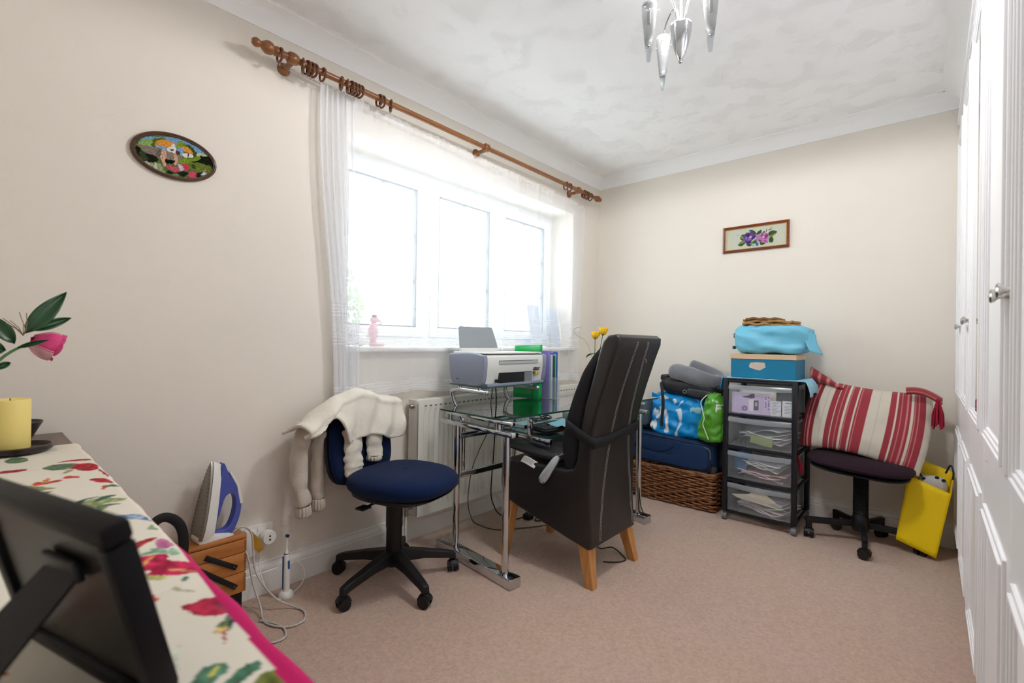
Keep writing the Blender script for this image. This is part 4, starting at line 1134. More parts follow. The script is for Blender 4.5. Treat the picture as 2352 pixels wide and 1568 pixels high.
def rose_head(c, s, m_, parent, axis=(0, 0, 1), petals=9):
    ax = Vector(axis).normalized()
    u = ax.orthogonal().normalized()
    v = ax.cross(u)
    M0 = frame(c, u, v, ax)
    MB().lathe([(.0001, 0), (.35 * s, .02 * s), (.55 * s, .25 * s), (.6 * s, .6 * s), (.45 * s, .95 * s), (.2 * s, 1.05 * s), (.0001, .9 * s)], 14, M0, cap=False).build('bud', m_, parent)
    for k in range(petals):
        a0 = k * 2.4
        ro = 1.0 + .10 * (k % 3)
        p = MB()

        def fn(a, b, a0=a0, ro=ro):
            an = a0 + (a - .5) * 1.9 * (1 - .3 * b)
            rr_ = s * ro * (.30 + .42 * math.sin(min(1, b * 1.15) * PI * .62) + .14 * max(0, b - .7) ** 1.0 * 2)
            return (rr_ * math.cos(an), rr_ * math.sin(an), s * (1.25 * b - .12 * (2 * a - 1) ** 2))
        p.grid(7, 7, fn, mtx=M0)
        p.build('petal', m_, parent, smooth=180, solid=.0012, fix=False)


for (hx, hy, hz, s, lab) in ((-1.765, 2.895, 1.09, .036, 'yellow rose, left and lower of the two above the black chair'), (-1.715, 2.915, 1.118, .036, 'yellow rose, right and higher of the two above the black chair')):
    fl = thing('yellow_rose', lab, 'flower', (-1.74, 2.85, DZ + .02), 'yellow roses')
    rose_head((hx, hy, hz), s, M_YEL, fl, (.05, .05, 1), 8)
    MB().tube(smooth_path([(-1.74, 2.85, DZ + .03), ((hx - 1.74) / 2, (hy + 2.85) / 2, .95), (hx, hy, hz + .004)], 5), .0028, 6).build('stem', M_STEM, fl)
    MB().lathe([(.0001, -.012), (.007, -.006), (.013, .003), (.016, .01)], 10, T(hx, hy, hz), cap=False).build('calyx', M_STEM, fl)
    lfm = MB()
    sx = -1 if hx < -1.74 else 1
    lfm.grid(7, 5, lambda a, b: (-1.752 + sx * .075 * a, 2.86 + .02 * a + (b - .5) * .045 * math.sin(a * PI) , .98 - .03 * a * a + .01 * abs(b - .5)))
    lfm.build('leaf', M_STEM, fl, smooth=180, solid=.001, fix=False)
tw = MB()
tw.tube(smooth_path([(-1.74, 2.85, .9), (-1.80, 2.84, 1.06), (-1.86, 2.80, 1.11), (-1.87, 2.79, 1.15), (-1.84, 2.80, 1.165), (-1.83, 2.81, 1.16)], 6), .0012, 5)
tag(tw.build('curled_twig', mat('dry_twig', (150, 130, 100), rough=.8)), 'thin dry curled twig beside the yellow roses', 'twig')
# ================================================================== tall black dining chair
M_LEATHER = mat('black_leather', (34, 31, 31), rough=.36, bump=.18, bscale=260, spec=.5)
M_STITCH = mat('grey_thread', (168, 164, 158), rough=.8)
M_OAK = wood_mat('light_oak', (205, 148, 86), (184, 126, 66), 8, 2, rough=.42)
M_PAD = mat('black_mesh_cloth', (14, 14, 20), rough=.85, bump=.25, bscale=500)
CY0, CY1 = 1.757, 2.162
dc = thing('dining_chair', 'tall black leather dining chair with oak legs at the desk', 'chair', (-1.3, 1.96, 0))
SIDE = [(-1.595, .285), (-1.607, .36), (-1.603, .44), (-1.585, .474), (-1.50, .484), (-1.36, .486), (-1.21, .486), (-1.175, .50), (-1.158, .54), (-1.145, .66), (-1.12, .78), (-1.085, .90), (-1.052, 1.02), (-1.036, 1.065),
        (-1.012, 1.087), (-.972, 1.092), (-.953, 1.078), (-.954, 1.05), (-.98, .98), (-1.02, .86), (-1.05, .76), (-1.072, .66), (-1.083, .55), (-1.088, .42), (-1.086, .30), (-1.078, .17), (-1.095, .158), (-1.2, .182), (-1.4, .232)]
cm = frame((0, 0, 0), (1, 0, 0), (0, 0, 1), (0, 1, 0))
MB().prism(SIDE, CY0, CY1, cm, bevel=.014, seg=3).build('upholstery', M_LEATHER, dc, smooth=50)


def rear_x(z):
    pts = [(.17, -1.078), (.30, -1.086), (.42, -1.088), (.55, -1.083), (.66, -1.072), (.76, -1.05), (.86, -1.02), (.98, -.98), (1.05, -.954), (1.078, -.953)]
    for (z0, x0), (z1, x1) in zip(pts, pts[1:]):
        if z <= z1:
            return x0 + (x1 - x0) * (z - z0) / (z1 - z0)
    return -.953


def seam(y_of, z0=.185, z1=1.065, off=.0004):
    m = MB()
    n = 90
    for k in range(n):
        if k % 1 == 0:
            za, zb = z0 + (z1 - z0) * k / n, z0 + (z1 - z0) * (k + .68) / n
            m.tube([(rear_x(za) + off, y_of(za), za), (rear_x(zb) + off, y_of(zb), zb)], .0014, 4)
    return m


def lerp(zs, ys):
    return lambda z: float(np.interp(z, zs, ys))


for ys in ([1.829, 1.87, 1.912, 1.915], [2.141, 2.12, 2.075, 2.013]):
    for d in (-.005, .005):
        seam(lerp([.15, .4, .64, 1.09], [q + d for q in ys])).build('stitching', M_STITCH, dc, smooth=0, fix=False)
for yy in (1.775, 2.146):
    seam(lambda z, yy=yy: yy).build('stitching', mat('dark_thread', (70, 68, 66), rough=.8), dc, smooth=0, fix=False)


def taper_leg(top, bot, wt, wb):
    m = MB()
    tx, ty, tz = top
    bx, by, bz = bot
    vs = [(tx + sx * wt / 2, ty + sy * wt / 2, tz) for sx, sy in ((-1, -1), (1, -1), (1, 1), (-1, 1))]
    mid = ((tx * .45 + bx * .55) - (bx - tx) * .08, (ty + by) / 2, (tz + bz) / 2)
    wm = (wt + wb) / 2 + .002
    vs += [(mid[0] + sx * wm / 2, mid[1] + sy * wm / 2, mid[2]) for sx, sy in ((-1, -1), (1, -1), (1, 1), (-1, 1))]
    vs += [(bx + sx * wb / 2, by + sy * wb / 2, bz) for sx, sy in ((-1, -1), (1, -1), (1, 1), (-1, 1))]
    fs = [(0, 1, 2, 3)]
    for r in (0, 4):
        fs += [(r + i, r + (i + 1) % 4, r + 4 + (i + 1) % 4, r + 4 + i) for i in range(4)]
    fs.append((8, 9, 10, 11))
    m.add(vs, fs)
    return m


for top, bot in (((-1.125, 1.793, .20), (-1.082, 1.772, 0)), ((-1.125, 2.126, .20), (-1.078, 2.15, 0)), ((-1.555, 1.79, .30), (-1.578, 1.765, 0)), ((-1.555, 2.13, .30), (-1.58, 2.15, 0))):
    taper_leg(top, bot, .058, .036).build('leg', M_OAK, dc, smooth=30, bevel=.002)
MB().tube([(rear_x(.985) + .001, 2.045, .985), (rear_x(.97) + .003, 2.058, .967)], .0012, 5).build('loose_thread', mat('white_thread', (225, 222, 215), rough=.8), dc)

# massage cushion strapped to that chair
mc = thing('massage_cushion', 'black back-and-seat massage cushion strapped to the tall chair', 'cushion', (-1.4, 1.96, .49))


def backpad(a, b):
    z = .495 + (1.062 - .495) * b
    front = np.interp(z, [.49, .56, .62, .72, .82, .92, 1.0, 1.05, 1.065], [-1.235, -1.258, -1.26, -1.236, -1.20, -1.155, -1.105, -1.065, -1.045])
    rear = np.interp(z, [.49, .54, .66, .78, .90, 1.02, 1.065], [-1.172, -1.16, -1.147, -1.122, -1.087, -1.054, -1.038]) - .002
    an = 2 * PI * a
    cx, cyv = math.cos(an), math.sin(an)
    e = .35
    sx = math.copysign(abs(cx) ** e, cx)
    sy = math.copysign(abs(cyv) ** e, cyv)
    wd = .19 * (1 - .25 * max(0, (b - .75) / .25) ** 2)
    return ((front + rear) / 2 + (rear - front) / 2 * sx, 1.962 + wd * sy, z)


p = MB()
p.grid(40, 26, backpad, cu=True)
p.add([backpad(i / 40, 1) for i in range(40)], [tuple(range(40))])
p.build('back_pad', M_PAD, mc, smooth=60)


def seatpad(a, b):
    an = 2 * PI * a
    cx, cyv = math.cos(an), math.sin(an)
    sx = math.copysign(abs(cx) ** .3, cx)
    sy = math.copysign(abs(cyv) ** .3, cyv)
    k = math.sin(PI * b)
    rr = k ** .28
    x = -1.435 + .195 * sx * rr
    y = 1.962 + .19 * sy * rr
    lift = max(0, (-1.36 - x)) * .10
    z = .494 + lift + (.024 + .006 * nz((x, y, 0), 9)) * (1 - math.cos(PI * b))
    return (x, y, z)


p = MB()
p.grid(48, 14, seatpad, cu=True)
p.build('seat_pad', mat('black_vinyl', (30, 29, 31), rough=.42, bump=.1, bscale=200), mc, smooth=180)
st = MB()
ring = [(-1.225, 1.768, .69), (-1.18, 1.7555, .675), (-1.14, 1.7535, .655), (-1.085, 1.7535, .628), (-1.074, 1.758, .624), (-1.0725, 1.775, .622), (-1.0735, 1.86, .622), (-1.0725, 1.96, .632), (-1.0705, 2.06, .644), (-1.067, 2.146, .656), (-1.07, 2.160, .658), (-1.085, 2.1655, .66), (-1.15, 2.1655, .66), (-1.20, 2.16, .665)]
pts = [Vector(q) for q in ring]
vs = []
for q in pts:
    vs += [q + Vector((0, 0, -.024)), q + Vector((.003 if q.x > -1.1 else 0, 0, .024))]
st.add(vs, [(2 * i, 2 * i + 2, 2 * i + 3, 2 * i + 1) for i in range(len(pts) - 1)])
st.build('strap', mat('navy_elastic', (15, 17, 23), rough=.8, bump=.3, bscale=300), mc, smooth=60, solid=.0022, fix=False)
tg = MB()
tg.grid(8, 5, lambda a, b: (-1.47 + .085 * a, 1.778 - .03 * b - .006 * math.sin(a * 3), .506 - .024 * b + .004 * math.sin(a * 4) - .016 * a))
tgo = tg.build('care_label', mat('label_white', (212, 210, 205), rough=.8), mc, smooth=180, solid=.0008, fix=False)
ln = MB()
for k in range(4):
    ln.grid(6, 2, lambda a, b: (-1.462 + .062 * a, 1.7765 - .03 * (.2 + .17 * k + .05 * b) - .006 * math.sin(a * 2.4), .5078 - .024 * (.2 + .17 * k + .05 * b) + .004 * math.sin(a * 3) - .013 * a))
ln.build('label_print', mat('label_ink', (120, 120, 122), rough=.8), tgo, smooth=0, fix=False)
rm_a, rm_b = Vector((-1.268, 1.775, .535)), Vector((-1.332, 1.728, .412))
dr = (rm_b - rm_a).normalized()
sd = dr.cross(Vector((.55, -.8, .25))).normalized()
nn = sd.cross(dr)
p = MB()
prof = [(0, .008), (.012, .014), (.035, .0175), (.07, .0185), (.10, .021), (.125, .021), (.14, .016), (.147, .004)]


def rem(a, b):
    s = b * .147
    r = np.interp(s, [q[0] for q in prof], [q[1] for q in prof])
    an = 2 * PI * a
    return rm_a + dr * s + sd * (r * math.cos(an)) + nn * (r * .62 * math.sin(an) + .006 * math.sin(s * 25))


p.grid(20, 24, rem, cu=True)
rmo = p.build('remote_control', mat('silver_plastic', (182, 190, 194), rough=.28, metal=.35), mc, smooth=180)
q = MB()
for s_, w_, rr in ((.098, .008, .0018), (.132, -.012, .0028), (.136, .012, .0028)):
    c = rm_a + dr * s_ + sd * w_ - nn * -.013
    q.ball(c, rr, n=8, m=6)
q.cyl(rm_a + dr * .104 + sd * -.01 + nn * .0142, rm_a + dr * .104 + sd * .01 + nn * .0142, .0012, n=6)
q.build('remote_buttons', M_BLACKPL, rmo)
MB().tube(smooth_path([rm_a, rm_a + Vector((.02, .012, .012)), (-1.235, 1.80, .53), (-1.24, 1.84, .52)], 5), .0022, 6).build('remote_cord', mat('grey_cord', (150, 152, 155), rough=.5), mc)


# ================================================================== swivel chairs
def caster(m, c, heading, fork=True):
    """twin-wheel caster touching z = 0 below c"""
    hx, hy = math.cos(heading), math.sin(heading)
    ax = Vector((-hy, hx, 0))
    w = Vector((c[0], c[1], .0255))
    for s in (-1, 1):
        m.tube([w + ax * (s * .007), w + ax * (s * .023)], [.0255, .0235], 18)
    # hood
    hood = []
    for k in range(9):
        a = rad(20 + 150 * k / 8)
        hood.append(w + Vector((hx, hy, 0)) * (.0262 * math.cos(a)) + Vector((0, 0, .0262 * math.sin(a))))
    m.tube(hood, .0055, 6, flat=(1, 3.4))
    m.cyl((c[0], c[1], .04), (c[0], c[1], .068), .0075, n=10)


def star_arm(m, c, ang, r, z_in, z_out, h_in, h_out, w_in, w_out, r0=.03):
    d = Vector((math.cos(ang), math.sin(ang), 0))
    n = Vector((-d.y, d.x, 0))
    secs = [(r0, z_in, h_in, w_in), (r * .5, z_in * .55 + z_out * .45 + .004, h_in * .72, (w_in + w_out) / 2), (r * .93, z_out, h_out, w_out), (r * 1.06, z_out - .012, h_out, w_out * .9)]
    vs, fs = [], []
    for s, z, h, w in secs:
        for sy, sz in ((-1, -1), (1, -1), (.8, 1), (-.8, 1)):
            vs.append(Vector(c) + d * s + n * (sy * w / 2) + Vector((0, 0, z + sz * h / 2)))
    for i in range(len(secs) - 1):
        for k in range(4):
            fs.append((i * 4 + k, i * 4 + (k + 1) % 4, (i + 1) * 4 + (k + 1) % 4, (i + 1) * 4 + k))
    fs += [(3, 2, 1, 0), (12, 13, 14, 15)]
    m.add(vs, fs)


M_NAVY = mat('navy_chair_fabric', (18, 34, 68), rough=.95, bump=.35, bscale=600, sheen=.06, spec=.1, var=.06, vscale=40)
bc = thing('office_chair', 'navy blue swivel office chair with clothes over its back', 'office chair', (-1.755, 1.235, 0))
ctr = (-1.755, 1.235, 0)
for t in (-80, -8, 64, 136, 208):
    a = rad(t)
    m = MB()
    star_arm(m, ctr, a, .262, .115, .082, .05, .03, .058, .036)
    ao = m.build('base_arm', M_BLACKPL, bc, smooth=40, bevel=.004)
    cmh = MB()
    caster(cmh, (ctr[0] + .268 * math.cos(a), ctr[1] + .268 * math.sin(a)), rad(t * 1.7 + 40))
    cmh.build('caster', M_BLACKPL, ao, smooth=40)
MB().lathe([(.0001, .075), (.042, .078), (.046, .10), (.040, .138), (.0001, .14)], 24, T(*ctr), cap=False).build('hub', M_BLACKPL, bc)
MB().lathe([(.034, .12), (.034, .235), (.036, .24), (.036, .385), (.03, .39)], 24, T(*ctr)).build('column', M_BLACKPL, bc)
HB = frame(ctr, (.9686, .2487, 0), (-.2487, .9686, 0), (0, 0, 1))


def blob(hx, hy, z0, z1, e=2.6, nu=44, nv=16, dip=0.0, cx=0.0, front=0.0):
    def fn(a, b):
        an = 2 * PI * a
        c, s = math.cos(an), math.sin(an)
        k = (abs(c) ** e + abs(s) ** e) ** (-1 / e)
        t = PI * b
        rr = max(1e-4, math.sin(t)) ** .42
        x = cx + hx * c * k * rr
        y = hy * s * k * rr * (1 - front * max(0, c))
        z = (z0 + z1) / 2 - (z1 - z0) / 2 * math.copysign(abs(math.cos(t)) ** .8, math.cos(t))
        if b > .5:
            z -= dip * (1 - (x - cx) ** 2 / hx ** 2) * (1 - y * y / hy ** 2) * 1.2
            z -= .02 * max(0, (x - cx) / hx - .45)
        return (x, y, z)
    return fn


p = MB()
p.grid(56, 20, blob(.225, .215, .404, .499, 2.7, cx=.055, front=.10), cu=True, mtx=HB)
p.build('seat', M_NAVY, bc, smooth=180)
p = MB()
p.grid(40, 10, blob(.195, .19, .388, .43, 3.0, cx=.05), cu=True, mtx=HB)
p.rbox(-.12, .14, -.09, .09, .37, .402, .012, mtx=HB)
p.build('seat_shell', M_BLACKPL, bc, smooth=60)
p = MB()
p.tube([HB @ Vector((.0, -.05, .375)), HB @ Vector((-.01, -.12, .372)), HB @ Vector((-.02, -.15, .365))], [.006, .006, .004], 8)
p.rbox(-.045, .0, -.19, -.14, .36, .37, .004, mtx=HB)
p.build('lever', M_BLACKPL, bc)
# backrest: padded shell slightly wrapped around
BK = HB @ T(-.205, 0, .40) @ RY(-8)


def backrest(t0, t1):
    def fn(a, b):
        an = 2 * PI * a
        c, s = math.cos(an), math.sin(an)
        e = 3.2
        k = (abs(c) ** e + abs(s) ** e) ** (-1 / e)
        t = PI * b
        rr = max(1e-4, math.sin(t)) ** .35
        y = .185 * c * k * rr
        z = .17 + .165 * s * k * rr
        x = (t0 + t1) / 2 - (t1 - t0) / 2 * math.cos(t) + .5 * y * y
        return (x, y * (1 - .12 * max(0, z / .335 - .6)), z)
    return fn


p = MB(); p.grid(52, 18, backrest(-.012, .045), cu=True, mtx=BK); p.build('backrest', M_NAVY, bc, smooth=180)
p = MB(); p.grid(40, 10, backrest(-.030, .0), cu=True, mtx=BK); p.build('back_shell', mat('dark_navy_shell', (22, 28, 46), rough=.6), bc, smooth=180)
# ribbed bellows between seat and back
pts = [HB @ Vector(q) for q in ((-.10, 0, .385), (-.17, 0, .372), (-.225, 0, .385), (-.245, 0, .43), (-.235, 0, .50))]
pts = smooth_path(pts, 10)
p = MB()
p.tube(pts, [(.019 if i % 2 else .025) for i in range(len(pts))], 10, flat=(1, 1.9))
p.build('bellows', M_BLACKPL, bc, smooth=0)

# clothes on the blue chair
M_CREAM = mat('cream_cotton', (233, 228, 216), rough=.95, bump=.5, bscale=55, spec=.1, sheen=.2)
M_BEIGE = mat('beige_knit', (206, 196, 183), rough=1.0, bump=.6, bscale=190, spec=.05, sheen=.3)
TOPZ = .745


def drape(a, b):
    """a along the chair back (near end to far end), b over the top (wall side to room side)"""
    y = -.335 + .54 * a
    s = -.19 + .42 * b
    over = max(0, -.17 - y)                       # part that sticks out past the near end
    rise = .055 * math.exp(-((a - .52) / .25) ** 2) - .42 * over
    r = .055
    if s < -r:
        x, z = -.065 + .10 * over, TOPZ - (-s - r) * (.9 - 3.2 * over if over < .28 else 0)
        z = TOPZ - (-s - r) * max(.05, .55 - 4.5 * over)
        x = -.062 - (-s - r) * .3 * min(1, over * 8)
    elif s < r:
        x = s * 1.1
        z = TOPZ + .03 * math.cos(s / r * PI / 2)
    else:
        kd = min(1.0, max(0.0, (y + .205) / .08))
        kd = kd * kd * (3 - 2 * kd)
        x = .046 + .06 * (s - r) * kd + .05 * (s - r) * (1 - kd)
        z = TOPZ - (s - r) * (.10 + .98 * kd - .20 * a * kd)
    z += rise
    x += .018 * nz((y * 9, s * 9, 1), 1) + .008 * math.sin(y * 55 + s * 20) * (.4 + b)
    z += .010 * nz((y * 12, s * 12, 5), 1)
    return (x - .205 + .02 * a, y, z)


p = MB()
p.grid(56, 40, drape, mtx=HB)
tag(p.build('folded_trousers', M_CREAM, smooth=180, solid=.012, fix=False), 'cream cotton garment draped over the blue chair back', 'clothing')
cd = thing('cardigan', 'beige knitted cardigan hanging under the cream garment', 'clothing', tuple(HB @ Vector((-.25, -.16, .32))))


def sleeve(pts, r, rib=0, flat=(1, 1)):
    pth = smooth_path(pts, 8)
    m = MB()
    n = len(pth)
    rs = []
    for i in range(n):
        t = i / (n - 1)
        rs.append(r * (1 + .12 * math.sin(i * 1.3) * (1 - t) - .1 * t))
    m.tube(pth, rs, 14, flat=flat)
    for q in m.v:
        q += Vector((nz(q, 22, 2), nz(q, 22, 6), 0)) * .010
    return m


def L3(x, y, z):
    return HB @ Vector((x, y, z))


sleeve([L3(-.265, -.245, .70), L3(-.285, -.262, .60), L3(-.285, -.262, .46), L3(-.275, -.25, .36)], .036, flat=(1, 1.0)).build('sleeve', M_BEIGE, cd, smooth=180)
sleeve([L3(-.262, -.165, .66), L3(-.272, -.175, .55), L3(-.272, -.18, .42), L3(-.270, -.178, .37)], .029).build('sleeve', M_BEIGE, cd, smooth=180)
sleeve([L3(-.165, -.085, .66), L3(-.155, -.09, .56), L3(-.15, -.095, .50), L3(-.145, -.095, .468)], .040, flat=(.5, 1.15)).build('sleeve', mat('cream_knit', (226, 219, 206), rough=1, bump=.5, bscale=190), cd, smooth=180)
sleeve([L3(-.165, .03, .66), L3(-.155, .04, .57), L3(-.15, .035, .52)], .038, flat=(.5, 1.15)).build('sleeve', mat('cream_knit'), cd, smooth=180)
for c, ax, R_, hh in ((L3(-.275, -.25, .335), (0, 0, 1), .030, .045), (L3(-.27, -.178, .345), (0, 0, 1), .028, .05), (L3(-.147, -.095, .467), (.2, 0, 1), .032, .02), (L3(-.152, .03, .515), (.3, 0, 1), .032, .02)):
    m = MB()
    n = 40
    for k in range(2):
        pass
    prof = []

    def cuff(a, b, c=c, R_=R_, hh=hh):
        an = 2 * PI * a
        rr = R_ * (1 + .10 * math.cos(an * 14)) * (1 + .12 * math.sin(b * PI))
        return c + Vector((rr * math.cos(an), rr * .85 * math.sin(an), hh * (.5 - b)))
    m.grid(70, 7, cuff, cu=True)
    m.build('ribbed_cuff', M_BEIGE, cd, smooth=180, solid=.004, fix=False)

# ------------------------------------------------------------------ purple swivel stool chair by the end wall
M_PURP = mat('dark_purple_fabric', (46, 30, 40), rough=.95, bump=.3, bscale=500, sheen=.04, spec=.1)
pc = thing('office_chair', 'armless dark purple swivel chair holding the striped cushion', 'office chair', (-.272, 3.19, 0))
pctr = (-.272, 3.19, 0)
for t in (-155, -83, 0, 61, 133):
    a = rad(t + 2)
    m = MB()
    d = Vector((math.cos(a), math.sin(a), 0))
    n_ = Vector((-d.y, d.x, 0))
    L_ = .262 if t not in (61, 133) else .19
    m.rbox(.02, L_, -.0125, .0125, .082, .112, .003, mtx=frame(pctr, d, n_, (0, 0, 1)))
    m.rbox(L_ - .028, L_, -.012, .012, .055, .10, .004, mtx=frame(pctr, d, n_, (0, 0, 1)))
    ao = m.build('base_arm', M_BLACKPL, pc, smooth=30)
    cmh = MB()
    caster(cmh, (pctr[0] + (L_ - .014) * d.x, pctr[1] + (L_ - .014) * d.y), rad(t + 70))
    cmh.build('caster', M_BLACKPL, ao, smooth=40)
MB().lathe([(.0001, .06), (.036, .062), (.042, .09), (.040, .13), (.034, .142), (.0001, .143)], 24, T(*pctr), cap=False).build('hub', M_BLACKPL, pc)
prof = [(.03, .135)]
zz = .14
k = 0
while zz < .385:
    prof.append((.036 if k % 2 else .0325, zz))
    zz += .0045
    k += 1
prof.append((.03, .39))
MB().lathe(prof, 24, T(*pctr)).build('bellows_column', M_BLACKPL, pc, smooth=0)
p = MB()
PB = frame((pctr[0] - .03, pctr[1] - .01, 0), (0, -1, 0), (1, 0, 0), (0, 0, 1)) @ RX(-3.0)
p.grid(56, 18, blob(.205, .235, .40, .462, 2.8), cu=True, mtx=PB)
p.build('seat', M_PURP, pc, smooth=180)
p = MB()
p.grid(48, 10, blob(.19, .22, .378, .415, 3.0), cu=True, mtx=PB)
p.build('seat_shell', M_BLACKPL, pc, smooth=60)
# ================================================================== sideboard and tablecloth in the foreground
M_DARKWOOD = wood_mat('dull_brown_wood', (112, 88, 76), (92, 68, 58), 6, 0, rough=.4)
sb = thing('sideboard', 'brown wooden sideboard under the flowered cloth', 'sideboard', (-1.21, -.08, 0))
MB().rbox(-2.055, -.375, -.40, .196, .722, .748, .004).build('top', M_DARKWOOD, sb)
MB().box(-2.04, -.40, -.39, .17, .08, .722).build('body', M_DARKWOOD, sb, smooth=0)
for x0 in (-2.03, -1.62, -1.21, -.80):
    d_ = MB().rbox(x0, x0 + .39, .17, .186, .10, .70, .004).build('door', M_DARKWOOD, sb)
    MB().ball((x0 + .35, .195, .42), .012, n=12, m=8).build('knob', mat('brass', (190, 150, 80), rough=.3, metal=1), d_)
for x, y in ((-2.0, -.36), (-.44, -.36), (-2.0, .13), (-.44, .13)):
    MB().cyl((x, y, 0), (x, y, .085), .018, .026, 12).build('foot', M_DARKWOOD, sb)

CZ = .7505
NX, NS = 620, 210


def hang(x):
    return float(np.interp(x, [-1.8, -1.4, -1.0, -.75, -.6, -.45, -.38], [.075, .065, .05, .034, .026, .028, .03]))


def cloth_pt(x, s):
    """s runs across the top (y) then over the front edge"""
    e, R_ = .193, .013
    wr = .0022 * nz((x * 5, s * 6, 0), 1) + .0014 * nz((x * 14, s * 9, 4), 1)
    for xc, am in ((-1.47, .0022), (-1.14, .0026), (-.83, .0035), (-.66, .003)):
        wr += am * math.exp(-abs(x - xc + .12 * (s - .1)) / .010)
    bulge = .004 * nz((x * 11, 0, 9), 1)
    if s <= e:
        return (x, s, CZ + .002 + wr * min(1, (e - s) / .03 + .3))
    a = (s - e) / R_
    if a < PI / 2:
        return (x, e + R_ * math.sin(a) + bulge * a, CZ + .002 - R_ * (1 - math.cos(a)))
    d = s - e - R_ * PI / 2
    return (x, e + R_ + .004 * math.sin(x * 40) * d * 20 + bulge, CZ + .002 - R_ - d)


vs, cx_, cs_ = [], [], []
for i in range(NX):
    a = i / (NX - 1)
    x = -1.785 + 1.42 * a
    send = .193 + .0204 + hang(x)
    for j in range(NS):
        t = j / (NS - 1)
        s = -.33 + (send + .33) * (1 - (1 - t) ** 1.0)
        xx, y, z = cloth_pt(x, s)
        if x > -.385:                                       # right-hand end turns down over the board
            d = x + .385
            an = min(d / .012, PI / 2)
            xx = -.385 + .012 * math.sin(an)
            z = z - .012 * (1 - math.cos(an)) - max(0, d - .012 * PI / 2)
        vs.append((xx, y, z))
        cx_.append(x)
        cs_.append(s)
cx_, cs_ = np.array(cx_), np.array(cs_)
bg = np.empty((len(vs), 3))
bg[:] = (232, 225, 210)
shapes = list(CLOTH_ART)
rs = random.Random(11)
for k in range(46):                                        # the print goes on where the photo does not look
    x0, y0 = rs.uniform(-1.75, -.42), rs.uniform(-.32, .0)
    if y0 > -.01 + .02 * rs.random():
        continue
    an, ln_, wd = rs.uniform(-.6, .6), rs.uniform(.05, .13), rs.uniform(.008, .02)
    ux, uy = math.cos(an), math.sin(an)
    c_ = rs.choice([(96, 120, 90), (150, 158, 110), (176, 34, 52), (200, 62, 50), (190, 30, 80), (60, 98, 82), (110, 140, 175)])
    shapes.append((c_, [(x0, y0), (x0 + ux * ln_ * .3 - uy * wd, y0 + uy * ln_ * .3 + ux * wd), (x0 + ux * ln_ * .7 - uy * wd * .8, y0 + uy * ln_ * .7 + ux * wd * .8), (x0 + ux * ln_, y0 + uy * ln_), (x0 + ux * ln_ * .7 + uy * wd * .7, y0 + uy * ln_ * .7 - ux * wd * .7), (x0 + ux * ln_ * .3 + uy * wd, y0 + uy * ln_ * .3 - ux * wd)]))
colr = paint(cx_, cs_, (232, 225, 210), shapes, warp=.0022, freq=90)
# brush-like variation inside the printed motifs
nzv = np.array([noise.noise(Vector((x * 60, s * 110, 2))) for x, s in zip(cx_[::1], cs_[::1])])
motif = np.abs(colr - np.array((232, 225, 210))).sum(1) > 6
colr[motif] = np.clip(colr[motif] * (1 + .28 * nzv[motif, None]) + 14 * nzv[motif, None], 0, 255)
# plain magenta binding along the front edge
send_arr = np.array([.193 + .0204 + hang(x) for x in cx_])
bw = np.interp(cx_, [-1.8, -1.0, -.75, -.6, -.38], [.012, .016, .02, .023, .026])
vis = np.interp(cx_, [-1.8, -1.2, -.84, -.74, -.66, -.55, -.40, -.36], [.0015, .002, .004, .010, .015, .019, .023, .026])
colr[(cs_ > .2062 - vis) | (cx_ > -.398)] = (196, 18, 98)
cm_ = MB()
cm_.add(vs, [(i * NS + j, (i + 1) * NS + j, (i + 1) * NS + j + 1, i * NS + j + 1) for i in range(NX - 1) for j in range(NS - 1)])
tag(cm_.build('tablecloth', paint_mat('printed_cotton', rough=.9, bump=.12, bscale=700), smooth=180, fix=False, colors=colr),
    'white tablecloth with red and green bird-and-flower print and magenta edge', 'tablecloth')

# ------------------------------------------------------------------ photo frame seen from behind
fr_c, fr_b = Vector((-.434, .064, .915)), Vector((-.4495, .1035, .7535))
tx = Vector((-.964, -.266, 0)).normalized()
dn = (fr_b - fr_c)
dn = (dn - tx * dn.dot(tx))
FH = dn.length
dn.normalize()
fn_ = tx.cross(dn).normalized()
if fn_.dot(Vector((0, -1, 0))) < 0:
    fn_ = -fn_                                             # points at the viewer (the frame's back)
FM = frame(fr_c, tx, dn, fn_)
if FM.to_3x3().determinant() < 0:
    pass
FWD = .235
M_FRBLACK = mat('satin_black_frame', (12, 12, 16), rough=.45, spec=.2)
pf = thing('photo_frame', 'black photo frame in the near corner, seen from behind', 'photo frame', (-.53, .07, .7535))
w_ = MB()
for x0, x1, y0, y1 in ((0, FWD, 0, .017), (0, FWD, FH - .017, FH), (0, .017, .017, FH - .017), (FWD - .017, FWD, .017, FH - .017)):
    w_.rbox(x0, x1, y0, y1, -.016, .004, .004, mtx=FM)
w_.build('surround', M_FRBLACK, pf)
MB().box(.015, FWD - .015, .015, FH - .015, -.003, -.001, FM).build('back_board', mat('glossy_brown_black_board', (16, 11, 9), rough=.3, spec=.15), pf, smooth=0)
MB().box(.015, FWD - .015, .015, FH - .015, -.012, -.010, FM).build('picture_glass', mat('dark_picture', (60, 62, 66), rough=.1), pf, smooth=0)
hinge = FM @ Vector((.085, .052, .001))
foot = Vector((hinge.x - .012, hinge.y - .085, .754))
sx_ = tx * .026
MB().add([hinge - sx_, hinge + sx_, foot + sx_ * 1.5, foot - sx_ * 1.5,
          hinge - sx_ + fn_ * .004, hinge + sx_ + fn_ * .004, foot + sx_ * 1.5 + fn_ * .004, foot - sx_ * 1.5 + fn_ * .004],
         [(0, 1, 2, 3), (7, 6, 5, 4), (0, 4, 5, 1), (1, 5, 6, 2), (2, 6, 7, 3), (3, 7, 4, 0)]).build('strut', M_FRBLACK, pf, smooth=0)
